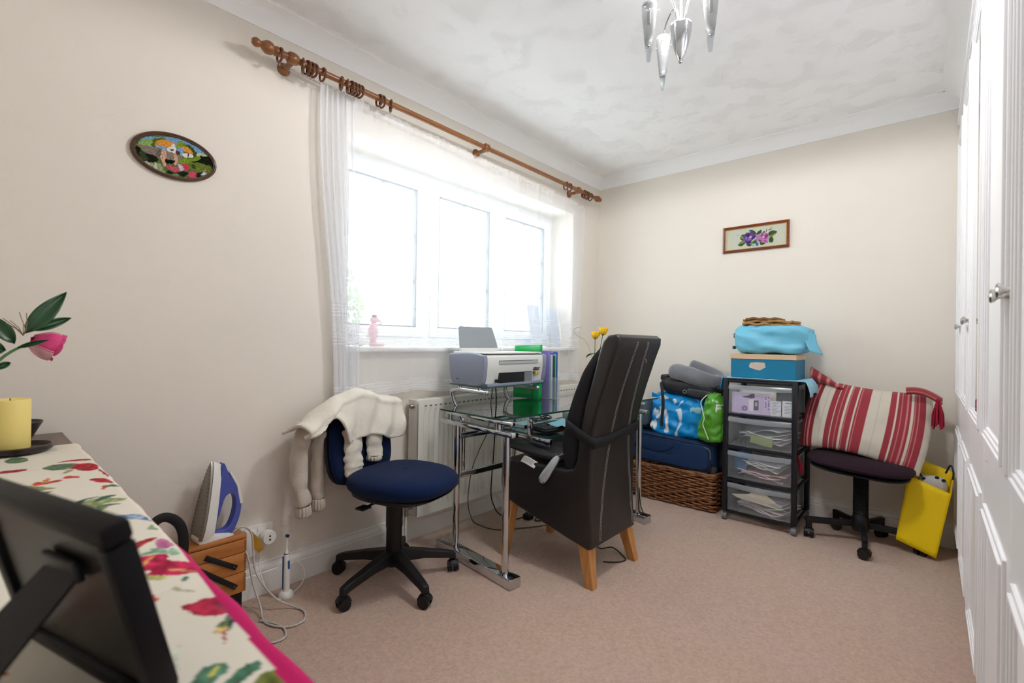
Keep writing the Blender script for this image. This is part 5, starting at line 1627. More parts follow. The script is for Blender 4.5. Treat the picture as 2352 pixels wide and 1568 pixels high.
MB().rbox(.058, .112, .04, .058, 0, .006, .002, mtx=FM).build('strut_hinge', M_BLACKPL, pf)

# ------------------------------------------------------------------ candle, dish, vase and pink rose by the wall
TT = .7545
dish = tag(MB().lathe([(.0001, 0), (.058, 0), (.066, .006), (.068, .016), (.062, .018), (.058, .009), (.0001, .008)], 32, T(-1.735, .082, TT), cap=False).build('candle_dish', mat('dark_lacquer', (46, 34, 34), rough=.3)), 'round dark lacquered dish under the yellow candle', 'dish')
cn = thing('candle', 'thick yellow pillar candle on the dark dish', 'candle', (-1.74, .068, TT + .0085))
MB().lathe([(.0001, 0), (.0375, 0), (.0385, .003), (.0385, .122), (.036, .126), (.030, .121), (.0001, .119)], 32, T(-1.74, .068, TT + .0085), cap=False).build('wax', mat('yellow_wax', (250, 226, 136), rough=.45, bump=.05, bscale=30), cn)
MB().cyl((-1.74, .068, TT + .125), (-1.739, .068, TT + .137), .0012, n=6).build('wick', M_BLACKPL, cn)
bw_ = tag(MB().lathe([(.0001, 0), (.03, 0), (.032, .004), (.045, .03), (.056, .052), (.054, .054), (.042, .032), (.0001, .008)], 28, T(-1.965, .09, .7485), cap=False).build('bowl', mat('dark_bowl', (52, 44, 44), rough=.35)), 'small dark bowl half hidden behind the candle', 'bowl')
vs_ = thing('flower_vase', 'clear glass vase at the left edge with the pink rose', 'vase', (-1.56, -.012, TT))
MB().lathe([(.0001, 0), (.036, 0), (.038, .006), (.036, .05), (.032, .12), (.036, .17), (.0345, .17), (.0305, .12), (.0345, .05), (.0001, .012)], 28, T(-1.56, -.012, TT), cap=False).build('glass', clear_glass('vase_glass'), vs_)
rz_ = thing('pink_rose', 'pink rose with glossy dark green leaves leaning over the candle', 'flower', (-1.56, -.012, TT + .02))
M_LEAF = mat('rose_leaf', (34, 74, 40), rough=.35, spec=.5, var=.15, vscale=30)
hd = Vector((-1.70, .118, 1.032))
stem = smooth_path([(-1.56, -.012, .77), (-1.58, .0, .90), (-1.62, .04, .985), (-1.665, .085, 1.025), hd], 6)
MB().tube(stem, .0032, 8).build('stem', M_STEM, rz_)


def petal_cols(i):
    return None


M_PINK = mat('pink_petal', (220, 70, 130), rough=.55, spec=.3, var=.25, vscale=25)
M_PINKP = mat('pale_pink_petal', (226, 168, 178), rough=.55, spec=.3, var=.2, vscale=30)
axr = Vector((-.10, .75, -.32)).normalized()
rose_head(tuple(hd - axr * .012), .040, M_PINK, rz_, axr, 6)
M1 = frame(hd - axr * .016, axr.orthogonal().normalized(), axr.cross(axr.orthogonal().normalized()), axr)
for k in range(4):
    p = MB()

    def fn(a, b, k=k):
        an = k * 1.6 + .4 + (a - .5) * 1.7
        rr_ = .041 * (.34 + .55 * math.sin(min(1, b * 1.1) * PI * .55))
        return (rr_ * math.cos(an), rr_ * math.sin(an), .040 * (1.15 * b - .1 * (2 * a - 1) ** 2))
    p.grid(7, 7, fn, mtx=M1)
    p.build('petal', M_PINKP if k % 2 else M_PINK, rz_, smooth=180, solid=.001, fix=False)


def leaf(base, tip, width, nrm, m_, parent, curl=.006):
    base, tip, nrm = Vector(base), Vector(tip), Vector(nrm)
    d = tip - base
    sd_ = d.cross(nrm).normalized()
    nr = sd_.cross(d).normalized()
    p = MB()

    def fn(a, b):
        wv = width * math.sin(PI * min(1, a ** .85)) ** .9 * (1 - .2 * a)
        q = (b - .5) * 2
        return base + d * a + sd_ * (wv * q) + nr * (curl * (abs(q) - .5) * 1.2 + curl * 1.5 * math.sin(PI * a))
    p.grid(12, 7, fn)
    return p.build('leaf', m_, parent, smooth=180, solid=.0012, fix=False)


cdir = Vector((1, -.05, .1))
for bs, tp, wd in (((-1.665, .088, 1.055), (-1.70, .165, 1.165), .022), ((-1.67, .10, 1.062), (-1.71, .175, 1.098), .013), ((-1.64, .07, 1.03), (-1.66, .03, 1.098), .017),
                   ((-1.62, .055, 1.015), (-1.62, -.005, 1.028), .020), ((-1.655, .075, 1.02), (-1.66, .13, 1.04), .006), ((-1.62, .03, .985), (-1.60, -.02, 1.0), .016),
                   ((-1.61, .035, .97), (-1.63, .062, .985), .008), ((-1.59, .01, .945), (-1.60, .04, .96), .014), ((-1.585, .0, .92), (-1.595, .035, .925), .012), ((-1.58, .0, .88), (-1.585, .022, .875), .009)):
    leaf(bs, tp, wd, cdir, M_LEAF, rz_)
for k in range(9):
    q0 = Vector((-1.66, .085, 1.05))
    q1 = q0 + Vector((rs.uniform(-.03, .03), rs.uniform(-.035, .005), rs.uniform(.02, .06)))
    MB().tube([q0, (q0 + q1) / 2 + Vector((0, .004, 0)), q1], .0009, 5).build('sprig', mat('dry_sprig', (150, 132, 104), rough=.9), rz_)

# ================================================================== wooden sewing box, iron, sockets, toothbrush
M_BEECH = wood_mat('orange_beech', (198, 128, 62), (178, 106, 46), 7, 1, rough=.32, coat=.3)
SBX0, SBX1, SBY0, SBY1 = -2.045, -1.945, .335, .703
sw = thing('sewing_box', 'orange wooden cantilever sewing box with black metal arms', 'sewing box', (-1.995, .52, 0))
MB().rbox(SBX0, SBX1, SBY0, SBY1, .293, .308, .004).build('lid', M_BEECH, sw)
for z0, z1 in ((.242, .291), (.168, .2405), (.092, .1665)):
    t_ = MB().rbox(SBX0 + .002, SBX1 - .002, SBY0 + .002, SBY1 - .002, z0, z1, .003).build('tray', M_BEECH, sw)
    fj = MB()
    n = int((z1 - z0) / .0085)
    for k in range(n):
        zz = z0 + .004 + k * .0085
        fj.box(SBX1 - .006, SBX1 - .0012, SBY1 - .008, SBY1 - .0008, zz, zz + .004)
    fj.build('finger_joint', mat('end_grain', (134, 76, 34), rough=.5), t_, smooth=0)
for (y0, z0), (y1, z1) in (((.565, .262), (.668, .192)), ((.535, .232), (.668, .118))):
    d = Vector((0, y1 - y0, z1 - z0))
    L_ = d.length
    d.normalize()
    m = frame((SBX1 + .0012, y0, z0), d, d.cross(Vector((1, 0, 0))), (1, 0, 0))
    ao = MB().rbox(0, L_, -.009, .009, -.002, .003, .001, mtx=m).build('hinge_arm', M_BLACKPL, sw)
    MB().cyl(m @ Vector((L_ - .01, 0, .002)), m @ Vector((L_ - .01, 0, .0045)), .0035, n=10).build('rivet', mat('dull_steel', (120, 120, 120), rough=.3, metal=1), ao)
for y in (.36, .68):
    MB().box(SBX0 + .01, SBX1 - .01, y - .012, y + .012, 0, .0925).build('foot', M_BLACKPL, sw, smooth=0)
MB().rbox(-1.972, -1.96, .475, .498, .308, .322, .002).build('lid_catch', M_BLACKPL, sw)

ir = thing('steam_iron', 'blue and white steam iron standing upright on the sewing box', 'iron', (-1.985, .575, .308))
IO = Vector((-1.99, .545, .309))
ia = Vector((0, .17, .985)).normalized()                    # heel to tip
yaw_i = rad(6)
isd = Vector((math.cos(yaw_i), math.sin(yaw_i) * 1.0, 0))    # across the sole
isd = (isd - ia * isd.dot(ia)).normalized()
inn = ia.cross(isd).normalized()
if inn.y < 0:
    inn = -inn                                              # from the sole to the handle
IM = frame(IO, ia, isd, inn)                                # local x = length, y = width, z = height above the sole


def sole(half, k=1.0):
    pts = []
    for i in range(15):
        t = i / 14
        x = .015 + .275 * t
        w = half * (1 - t ** 2.2) ** .75 * (1 if t > .12 else .82 + 1.5 * t)
        pts.append((x, w))
    return pts + [(x, -w) for x, w in reversed(pts[:-1])]


MB().prism(sole(.049), -.004, .006, IM, bevel=.002).build('soleplate', mat('brushed_sole', (150, 146, 138), rough=.35, metal=.85), ir)
vv = MB()
hls = []
for r_ in range(2):
    for k in range(16):
        t = .08 + .8 * k / 15
        w = (.040 if r_ else .034) * (1 - t ** 2.2) ** .75
        for s in (-1, 1):
            c = IM @ Vector((.015 + .275 * t, s * w, -.0041))
            vv.cyl(c, c - inn * .0006, .0016, n=6)
vv.build('steam_holes', mat('hole_dark', (70, 66, 60), rough=.7), ir)
lo = sole(.047)
hi = sole(.036)


def skirt(a, b):
    n = len(lo)
    i = int(round(a * n)) % n
    x0, y0 = lo[i]
    x1, y1 = hi[i]
    top = .034 + .012 * (1 - x1 / .29)
    return IM @ Vector((x0 + (x1 - x0) * b - .01 * b * (x0 > .25), y0 + (y1 - y0) * b, .006 + (top - .006) * b))


p = MB()
n = len(lo)
p.grid(n, 4, lambda a, b: skirt(a, b), cu=True)
p.add([skirt(i / n, 1) for i in range(n)], [tuple(range(n))])
p.build('skirt', M_WHITEPL, ir, smooth=45)
# handle block with its opening: outline in (length, height), extruded across
OUT = round_poly([(.005, .034), (.0, .075), (.008, .108), (.05, .128), (.11, .134), (.165, .120), (.21, .092), (.248, .062), (.285, .036), (.20, .036), (.10, .034)], 4)
HOL = round_poly([(.038, .060), (.042, .094), (.070, .108), (.12, .111), (.160, .100), (.172, .082), (.156, .066), (.11, .060), (.070, .055)], 4)


def ring_prism(out, hole, h0, h1, mtx):
    bm = bmesh.new()
    loops = []
    for pts in (out, hole):
        vsb = [bm.verts.new((q[0], q[1], 0)) for q in pts]
        es = [bm.edges.new((vsb[i], vsb[(i + 1) % len(vsb)])) for i in range(len(vsb))]
        loops += es
    r = bmesh.ops.triangle_fill(bm, edges=loops, use_beauty=True)
    fs = [g for g in r['geom'] if isinstance(g, bmesh.types.BMFace)]
    for f_ in fs[:]:
        c = f_.calc_center_median()
        if in_poly(np.array([c.x]), np.array([c.y]), [(q[0], q[1]) for q in hole])[0]:
            bm.faces.remove(f_)
    ex = bmesh.ops.extrude_face_region(bm, geom=list(bm.faces))
    for g in ex['geom']:
        if isinstance(g, bmesh.types.BMVert):
            g.co.z = h1 - h0
    for v_ in bm.verts:
        v_.co.z += h0
    bmesh.ops.recalc_face_normals(bm, faces=bm.faces)
    return MB().addbm(bm, mtx)


HMx = IM @ frame((0, 0, 0), (1, 0, 0), (0, 0, 1), (0, -1, 0))
ring_prism(OUT, HOL, -.016, .016, HMx).build('handle', mat('iron_blue', (72, 88, 172), rough=.3, var=.08, vscale=20), ir, smooth=40, bevel=.004)
MB().prism(round_poly([(.0, .0), (-.006, .05), (.0, .10), (.022, .118), (.03, .06), (.03, .0)], 3), -.033, .033, HMx, bevel=.006).build('heel', M_WHITEPL, ir)
MB().rbox(.012, .03, -.034, -.0325, .03, .055, .0005, 1, mtx=IM).build('water_window', M_BLACKPL, ir)
MB().rbox(.165, .222, -.012, .012, .104, .112, .003, mtx=IM @ T(.0, 0, .0) @ T(.19, 0, .105) @ RY(28) @ T(-.19, 0, -.105)).build('button', mat('iron_light_blue', (84, 130, 200), rough=.3), ir)
MB().prism([(.13, .126), (.20, .100), (.25, .064), (.256, .068), (.205, .108), (.135, .138)], -.017, .017, HMx, bevel=.003).build('white_trim', M_WHITEPL, ir)
for k in range(3):
    MB().box(.03 + k * .014, .038 + k * .014, -.0218, -.0212, .046, .056, IM).build('print_mark', mat('pale_blue_print', (150, 165, 215), rough=.5), ir, smooth=0)
cord_start = IM @ Vector((.012, 0, .112))
M_FLEX = mat('braided_flex', (206, 202, 194), rough=.8)


def braid(name, pts, r, parent=None):
    pth = smooth_path(pts, 14)
    m = MB()
    m.tube(pth, r, 8)
    o = m.build(name, M_FLEX, parent, smooth=180)
    # two helical threads
    th = MB()
    length = sum((pth[i + 1] - pth[i]).length for i in range(len(pth) - 1))
    dense = []
    for i in range(len(pth) - 1):
        k = max(1, int((pth[i + 1] - pth[i]).length / .002))
        for j in range(k):
            dense.append(pth[i].lerp(pth[i + 1], j / k))
    hel = []
    nrm = Vector((0, 0, 1))
    for i, q in enumerate(dense):
        t = (dense[min(i + 1, len(dense) - 1)] - dense[max(i - 1, 0)])
        if t.length < 1e-9:
            continue
        t.normalize()
        nrm = nrm - t * nrm.dot(t)
        nrm = nrm.normalized() if nrm.length > 1e-6 else t.orthogonal().normalized()
        an = i * .002 / .009 * 2 * PI
        hel.append(q + nrm * (r * .93 * math.cos(an)) + t.cross(nrm) * (r * .93 * math.sin(an)))
    th.tube(hel, .0009, 4)
    th.build('braid_thread', mat('dark_thread_flex', (130, 126, 122), rough=.9), o if parent is None else o, smooth=0, fix=False)
    return o


braid('iron_flex', [cord_start, (-1.985, .70, .325), (-1.99, .735, .29), (-1.995, .745, .22), (-1.97, .75, .13), (-1.90, .79, .05), (-1.86, .84, .012), (-1.80, .86, .006), (-1.74, .83, .006), (-1.74, .78, .006), (-1.79, .74, .006), (-1.85, .73, .006), (-1.92, .745, .03), (-1.965, .735, .10), (-1.985, .725, .19), (-2.0, .715, .23), (-2.02, .71, .245)], .0036, ir)
tag(braid('coiled_flex', [(-1.86, .72, .006), (-1.80, .75, .006), (-1.74, .76, .006), (-1.69, .74, .006), (-1.69, .70, .006), (-1.73, .67, .006), (-1.78, .65, .006)], .0036),
    'loop of pale braided flex curling on the carpet below the cloth edge', 'cord')
so = thing('wall_socket', 'white double wall socket low on the wall beside the sewing box', 'socket', (WALL_L, .772, .20))
MB().rbox(WALL_L + .0005, WALL_L + .010, .70, .846, .203, .290, .003).build('plate', M_WHITEPL, so)
for y in (.757, .79):
    MB().rbox(WALL_L + .0085, WALL_L + .0125, y - .006, y + .006, .262, .280, .001, 1).build('switch', M_WHITEPL, so)
ad = thing('shaver_adaptor', 'round white two-pin adaptor plugged into the wall socket', 'plug', (WALL_L + .03, .815, .21))
MB().lathe([(.0001, .0), (.026, .0), (.028, .004), (.028, .035), (.025, .040), (.0001, .041)], 24, frame((WALL_L + .0105, .818, .238), (0, 1, 0), (0, 0, 1), (1, 0, 0)), cap=False).build('body', M_WHITEPL, ad)
for zz in (.245, .231):
    MB().cyl((WALL_L + .0505, .818, zz), (WALL_L + .0525, .818, zz), .0036, n=10).build('pin_hole', M_BLACKPL, ad)
MB().tube(smooth_path([(WALL_L + .03, .80, .212), (WALL_L + .03, .79, .17), (WALL_L + .05, .78, .12), (-1.96, .79, .05), (-1.95, .83, .008), (-1.97, .86, .006)], 6), .002, 6).build('flex', M_WHITEPL, ad)
MB().rbox(WALL_L + .012, WALL_L + .05, .728, .765, .18, .285, .006).build('plug_top', M_WHITEPL)
pl_ = bpy.data.objects['plug_top']
tag(pl_, 'white mains plug in the left half of the wall socket', 'plug')
tag(MB().add([(-2.02, .748, .285), (-2.022, .778, .245), (-2.012, .792, .205), (-2.012, .775, .192), (-2.016, .756, .215)], [(0, 1, 2, 3, 4)]).build('cable_tag', mat('ochre_card', (176, 128, 26), rough=.7), smooth=0, solid=.0012), 'ochre warning tag hanging on the iron flex by the socket', 'tag')
tb = thing('electric_toothbrush', 'white and blue electric toothbrush on its charger by the skirting', 'toothbrush', (-1.965, .862, 0))
TX, TY = -1.965, .862
MB().lathe([(.0001, 0), (.0285, 0), (.0295, .004), (.027, .016), (.020, .024), (.012, .027), (.0001, .028)], 24, T(TX, TY, .001), cap=False).build('charger', M_WHITEPL, tb)
MB().lathe([(.0001, .022), (.0135, .022), (.0145, .05), (.014, .12), (.0125, .165), (.010, .175), (.0001, .176)], 20, T(TX, TY, 0), cap=False).build('handle', M_WHITEPL, tb)
MB().lathe([(.0001, .175), (.0085, .175), (.008, .182), (.0055, .186), (.004, .20), (.003, .245), (.0001, .246)], 14, T(TX, TY, 0), cap=False).build('neck', M_WHITEPL, tb)
MB().lathe([(.0085, .172), (.0098, .172), (.0098, .178), (.0085, .178)], 14, T(TX, TY, 0)).build('ring', mat('toothbrush_navy', (30, 50, 90), rough=.4), tb)
MB().cyl((TX - .004, TY, .248), (TX + .006, TY + .004, .248), .0065, n=14).build('brush_head', mat('toothbrush_navy'), tb)
MB().rbox(TX + .009, TX + .0150, TY - .001, TY + .0085, .115, .15, .003, mtx=None).build('button', mat('toothbrush_blue', (28, 78, 160), rough=.4), tb)
MB().rbox(TX - .004, TX + .006, TY - .0155, TY - .011, .035, .168, .002).build('grip', mat('toothbrush_blue'), tb)
MB().tube(smooth_path([(TX, TY + .028, .006), (TX - .02, TY + .075, .02), (TX - .05, TY + .10, .05), (TX - .07, TY + .085, .09), (TX - .082, TY + .045, .10), (TX - .084, TY + .01, .095)], 6), .0018, 6).build('charger_flex', M_WHITEPL, tb)

# handbag on the floor behind the sideboard edge, only its handle shows
hb = thing('handbag', 'black handbag beside the sewing box, arched handle showing', 'handbag', (-1.83, .42, 0))
p = MB()
p.grid(40, 16, lambda a, b: (-1.83 + .07 * math.cos(2 * PI * a) * max(.02, math.sin(PI * b)) ** .3, .40 + .135 * math.copysign(abs(math.sin(2 * PI * a)) ** .5, math.sin(2 * PI * a)) * max(.02, math.sin(PI * b)) ** .3 * (1 - .15 * b), .16 - .155 * math.cos(PI * b)), cu=True)
p.build('body', M_LEATHER, hb, smooth=180)
for xx in (-1.865,):
    p = MB()
    pts = smooth_path([(xx, .355, .30), (xx, .365, .40), (xx, .40, .458), (xx, .435, .462), (xx, .468, .425), (xx, .478, .36), (xx, .47, .29)], 6)
    p.tube(pts, .013, 10, flat=(.35, 1.2))
    p.build('handle', M_BLACKPL, hb, smooth=60)
# ================================================================== wicker basket
M_WICK = wood_mat('brown_willow', (156, 102, 62), (112, 68, 38), 10, 2, rough=.45, coat=.2)
BX0, BX1, BY0, BY1, BH = -1.66, -.992, 3.065, 3.405, .235
bk = thing('wicker_basket', 'brown woven wicker basket on the floor under the suitcase', 'basket', ((BX0 + BX1) / 2, (BY0 + BY1) / 2, 0))


def basket_loop(inset, z, weave, phase, step=.0125, flare=0.0):
    """closed rectangular loop with rounded corners, woven in and out round the stakes"""
    x0, x1, y0, y1, r = BX0 + inset - flare, BX1 - inset + flare, BY0 + inset - flare, BY1 - inset + flare, .03
    pts = []
    L = []
    for (cx, cy, a0) in ((x1 - r, y0 + r, -90), (x1 - r, y1 - r, 0), (x0 + r, y1 - r, 90), (x0 + r, y0 + r, 180)):
        for k in range(4):
            a = rad(a0 + 30 * k)
            L.append((Vector((cx + r * math.cos(a), cy + r * math.sin(a), 0)), Vector((math.cos(a), math.sin(a), 0))))
    L.append(L[0])
    d = 0.0
    for (p0, n0), (p1, n1) in zip(L, L[1:]):
        ln = (p1 - p0).length
        k = max(1, int(ln / step))
        for j in range(k):
            t = j / k
            p = p0.lerp(p1, t)
            n = n0.lerp(n1, t).normalized()
            s = d + ln * t
            pts.append(p + n * (weave * math.sin(s / .05 * PI + phase)) + Vector((0, 0, z + .0022 * math.sin(s * 31 + phase * 3 + z * 90))))
        d += ln
    return pts


rows = 15
for k in range(rows):
    z = .012 + k * (BH - .03) / (rows - 1)
    MB().tube(basket_loop(.008, z, .0065, PI * (k % 2), flare=.006 * k / rows), .0068, 6, closed=True).build('wicker_row', M_WICK, bk, smooth=180)
for k, z in enumerate((BH - .006, BH + .002)):
    MB().tube(basket_loop(.008, z, .004, 1.2 * k, flare=.008), .009, 6, closed=True).build('rim', M_WICK, bk, smooth=180)
s_ = MB()
seq = basket_loop(.008, 0, 0, 0)
acc = 0.0
for p0, p1 in zip(seq, seq[1:]):
    if acc <= 0:
        s_.cyl(p0 + Vector((0, 0, .004)), p0 + Vector((0, 0, BH - .004)), .004, n=6)
        acc = .05
    acc -= (p1 - p0).length
so_ = s_.build('stakes', M_WICK, bk)
so_['kind'] = 'stuff'
MB().box(BX0 + .03, BX1 - .03, BY0 + .03, BY1 - .03, .004, .012).build('base', M_WICK, bk, smooth=0)

# ================================================================== suitcase
M_SUIT = mat('navy_suitcase', (26, 52, 92), rough=.6, bump=.15, bscale=350, spec=.3)
sc = thing('suitcase', 'navy soft suitcase lying flat on the wicker basket', 'suitcase', (-1.30, 3.22, BH + .012))
SM_ = T(-1.31, 3.225, BH + .0135) @ RY(3.2)


def softbox(hx, hy, h, e=5.0, er=.16, wob=.004, seed=1, nu=72, nv=22):
    def fn(a, b):
        an = 2 * PI * a
        c, s = math.cos(an), math.sin(an)
        k = (abs(c) ** e + abs(s) ** e) ** (-1 / e)
        t = PI * b
        rr = max(1e-4, math.sin(t)) ** er
        z = h / 2 - h / 2 * math.copysign(abs(math.cos(t)) ** (er * 2.2 if er < .4 else .8), math.cos(t))
        p = Vector((hx * c * k * rr, hy * s * k * rr, z))
        return p + Vector((nz(p, 9, seed), nz(p, 9, seed + 3), nz(p, 9, seed + 7))) * wob
    return fn


p = MB(); p.grid(90, 26, softbox(.30, .165, .195, 7, .13, .003), cu=True, mtx=SM_); p.build('shell', M_SUIT, sc, smooth=180)
M_SUITD = mat('navy_suitcase_dark', (16, 30, 54), rough=.55)
for zz in (.012, .183):
    m = MB()
    pts = []
    for i in range(60):
        an = 2 * PI * i / 60
        c, s = math.cos(an), math.sin(an)
        k = (abs(c) ** 7 + abs(s) ** 7) ** (-1 / 7)
        pts.append(SM_ @ Vector((.292 * c * k, .158 * s * k, zz)))
    m.tube(pts, .006, 6, closed=True)
    m.build('piping', M_SUITD, sc, smooth=180)
# moulded front pocket
p = MB()
pk = round_poly([(-.27, .105), (-.25, .155), (-.02, .158), (.04, .15), (.02, .115), (-.06, .085), (-.16, .09), (-.25, .10)], 4)
p.prism(pk, 0, .012, SM_ @ frame((0, -.160, 0), (1, 0, 0), (0, 0, 1), (0, -1, 0)), bevel=.008, seg=3)
p.build('front_pocket', M_SUIT, sc)
p = MB()
pk = round_poly([(-.29, .02), (-.28, .085), (-.16, .075), (-.04, .068), (.06, .09), (.10, .165), (.24, .175), (.27, .10), (.24, .03), (.0, .018)], 4)
p.prism(pk, 0, .010, SM_ @ frame((0, -.160, 0), (1, 0, 0), (0, 0, 1), (0, -1, 0)), bevel=.008, seg=3)
p.build('front_panel', M_SUIT, sc)
p = MB()
p.tube(smooth_path([SM_ @ Vector(q) for q in ((.225, -.165, .172), (.262, -.16, .165), (.275, -.155, .14), (.278, -.155, .10))], 5), .0055, 8)
p.build('corner_guard', mat('grey_guard', (92, 100, 112), rough=.4), sc)
for xx, zz in ((.288, .022),):
    for yy in (-.13, .12):
        w = MB()
        c = SM_ @ Vector((xx, yy, zz + .01))
        w.cyl(c + Vector((0, -.014, 0)), c + Vector((0, .014, 0)), .026, n=20)
        wo = w.build('wheel', mat('wheel_grey', (58, 64, 72), rough=.5), sc)
        MB().rbox(xx - .035, xx + .0, yy - .02, yy + .02, zz - .012, zz + .05, .01, mtx=SM_).build('wheel_housing', M_BLACKPL, sc)
MB().tube(smooth_path([SM_ @ Vector(q) for q in ((-.24, -.10, .196), (-.20, -.11, .218), (-.12, -.11, .222), (-.06, -.10, .214), (-.03, -.09, .194))], 6), .008, 8, flat=(.5, 1.4)).build('carry_handle', M_BLACKPL, sc)
p = MB()
p.rbox(-.30, -.225, -.155, .10, .195, .225, .012, mtx=SM_)
tag(p.build('folded_jacket', mat('grey_wool', (96, 108, 124), rough=.9), smooth=60), 'grey folded cloth on the left end of the suitcase', 'clothing')
bb = MB()
bb.grid(40, 14, softbox(.06, .10, .19, 3, .4, .01, 4), cu=True, mtx=T(-1.515, 3.19, .475))
tag(bb.build('toilet_bag', mat('slate_nylon', (72, 84, 102), rough=.7), smooth=180), 'slate grey zipped bag on the suitcase, by the chair edge', 'bag')

# ================================================================== blue shopping bag with white print
def ray_front(px, pz_):
    return px, pz_


SBG = T(-1.262, 3.215, .437)
bgf = softbox(.205, .125, .285, 4.5, .22, .010, 8)


def bagshape(a, b):
    p = Vector(bgf(a, b))
    k = p.z / .285
    p.x *= 1 - .10 * k
    p.y *= 1 - .25 * k
    p.z -= .09 * p.x * k * (p.x > 0)
    p += Vector((0, .010 * nz(p, 26, 3) + .007 * math.sin(p.z * 70 + p.x * 25), .004 * nz(p, 20, 9)))
    return p


p = MB()
p.grid(220, 90, bagshape, cu=True, mtx=SBG)
fx = np.array([q.x for q in p.v]); fz = np.array([q.z for q in p.v]); fy = np.array([q.y for q in p.v])
WHT = (236, 240, 242)
BAGART = [((236, 240, 242), [(-1.438, 0.599), (-1.421, 0.615), (-1.402, 0.606), (-1.387, 0.59), (-1.383, 0.619), (-1.37, 0.636), (-1.367, 0.621), (-1.372, 0.599), (-1.349, 0.608), (-1.329, 0.617), (-1.327, 0.596), (-1.353, 0.583), (-1.371, 0.57), (-1.382, 0.554), (-1.401, 0.552), (-1.407, 0.577), (-1.424, 0.578)]),
     ((236, 240, 242), [(-1.42, 0.532), (-1.405, 0.541), (-1.401, 0.53), (-1.4, 0.469), (-1.419, 0.47), (-1.427, 0.498)]),
     ((236, 240, 242), [(-1.454, 0.506), (-1.439, 0.53), (-1.424, 0.521), (-1.421, 0.499), (-1.431, 0.487), (-1.427, 0.48), (-1.446, 0.478)]),
     ((236, 240, 242), [(-1.336, 0.574), (-1.317, 0.569), (-1.316, 0.461), (-1.344, 0.46), (-1.342, 0.48), (-1.333, 0.489)]),
     ((214, 222, 232), [(-1.267, 0.627), (-1.237, 0.628), (-1.219, 0.594), (-1.215, 0.573), (-1.236, 0.55), (-1.222, 0.534), (-1.249, 0.479), (-1.252, 0.426), (-1.279, 0.425), (-1.27, 0.455), (-1.243, 0.521), (-1.24, 0.546), (-1.251, 0.597)]),
     ((160, 205, 214), [(-1.171, 0.644), (-1.1, 0.648), (-1.107, 0.612), (-1.174, 0.619)]),
     ((236, 240, 242), [(-1.392, 0.697), (-1.362, 0.711), (-1.325, 0.696), (-1.321, 0.686), (-1.376, 0.678)]),
     ((225, 232, 240), [(-1.292, 0.688), (-1.274, 0.692), (-1.263, 0.67), (-1.28, 0.654)]),
     ((225, 232, 240), [(-1.238, 0.669), (-1.224, 0.684), (-1.218, 0.676), (-1.259, 0.635)])]
colr = paint(fx, fz, (0, 142, 214), BAGART, rnd=False)
back_side = fy > 3.2
colr[back_side] = (0, 142, 214)
sbag = p.build('shopping_bag', paint_mat('woven_polypropylene', rough=.38, bump=.2, bscale=40, spec=.4), smooth=180, colors=colr)
tag(sbag, 'bright blue shopping bag with white bird print on the suitcase', 'shopping bag')
p = MB()
p.grid(10, 6, lambda a, b: (-1.455 + .10 * a + .01 * b, 3.14 + .02 * math.sin(a * 3) - .01 * b, .675 + .05 * b - .055 * a))
p.build('top_flap', mat('bag_blue', (0, 142, 214), rough=.38), sbag, smooth=180, solid=.002, fix=False)

# ================================================================== backpack and neck pillow
M_NYLON = mat('black_nylon', (24, 26, 32), rough=.6, bump=.3, bscale=90)
bp_ = thing('backpack', 'black nylon backpack lying on the blue shopping bag', 'backpack', (-1.21, 3.24, .70))
BM_ = T(-1.215, 3.235, .712) @ RY(7)
p = MB(); p.grid(70, 20, softbox(.19, .13, .105, 4, .28, .014, 12), cu=True, mtx=BM_); p.build('body', M_NYLON, bp_, smooth=180)
p = MB(); p.grid(40, 14, softbox(.085, .02, .06, 4, .4, .006, 15), cu=True, mtx=BM_ @ T(.10, -.122, .01)); p.build('front_pocket', mat('charcoal_nylon', (46, 48, 54), rough=.5), bp_, smooth=180)
p = MB()
pts = smooth_path([(-1.375, 3.16, .80), (-1.368, 3.105, .79), (-1.352, 3.082, .75), (-1.342, 3.078, .66), (-1.346, 3.076, .58), (-1.352, 3.076, .505)], 6)
p.tube(pts, .0085, 8, flat=(.25, 1.2)); p.build('strap', M_NYLON, bp_, smooth=60)
p = MB(); p.rbox(-.19, -.14, -.10, .06, .075, .115, .012, mtx=BM_); p.build('shoulder_pad', M_NYLON, bp_)
p = MB(); p.torus((-1.205, 3.098, .745), .011, .003, (0, 1, .2), 16, 6); p.build('buckle', mat('grey_plastic_buckle', (120, 124, 128), rough=.35), bp_)
npth = smooth_path([(-1.085, 3.245, .825), (-1.06, 3.29, .815), (-1.10, 3.33, .845), (-1.20, 3.33, .885), (-1.255, 3.315, .895)], 7)
npth2 = smooth_path([(-1.315, 3.16, .868), (-1.26, 3.135, .87), (-1.18, 3.13, .852), (-1.11, 3.145, .828), (-1.06, 3.20, .805), (-1.045, 3.26, .805), (-1.08, 3.315, .83), (-1.15, 3.335, .862), (-1.22, 3.325, .888), (-1.262, 3.31, .898)], 7)
n = len(npth2)
p = MB()
p.tube(npth2, [.002] + [.055 * min(1, (i + 1.2) / 5, (n - i + .2) / 5) ** .5 for i in range(1, n - 1)] + [.002], 16)
for q in p.v:
    q += Vector((0, 0, .004 * nz(q, 20, 3)))
tag(p.build('neck_pillow', mat('grey_velour', (112, 114, 122), rough=.9, sheen=.6, bump=.15, bscale=200, var=.12, vscale=14), smooth=180), 'grey velour neck pillow on top of the black backpack', 'neck pillow')

# ================================================================== green carrier bag, dark holdall
gbf = softbox(.085, .06, .30, 3.0, .42, .02, 21)
M_GBAG = paint_mat('green_polythene', rough=.2, bump=.35, bscale=25, spec=.6)


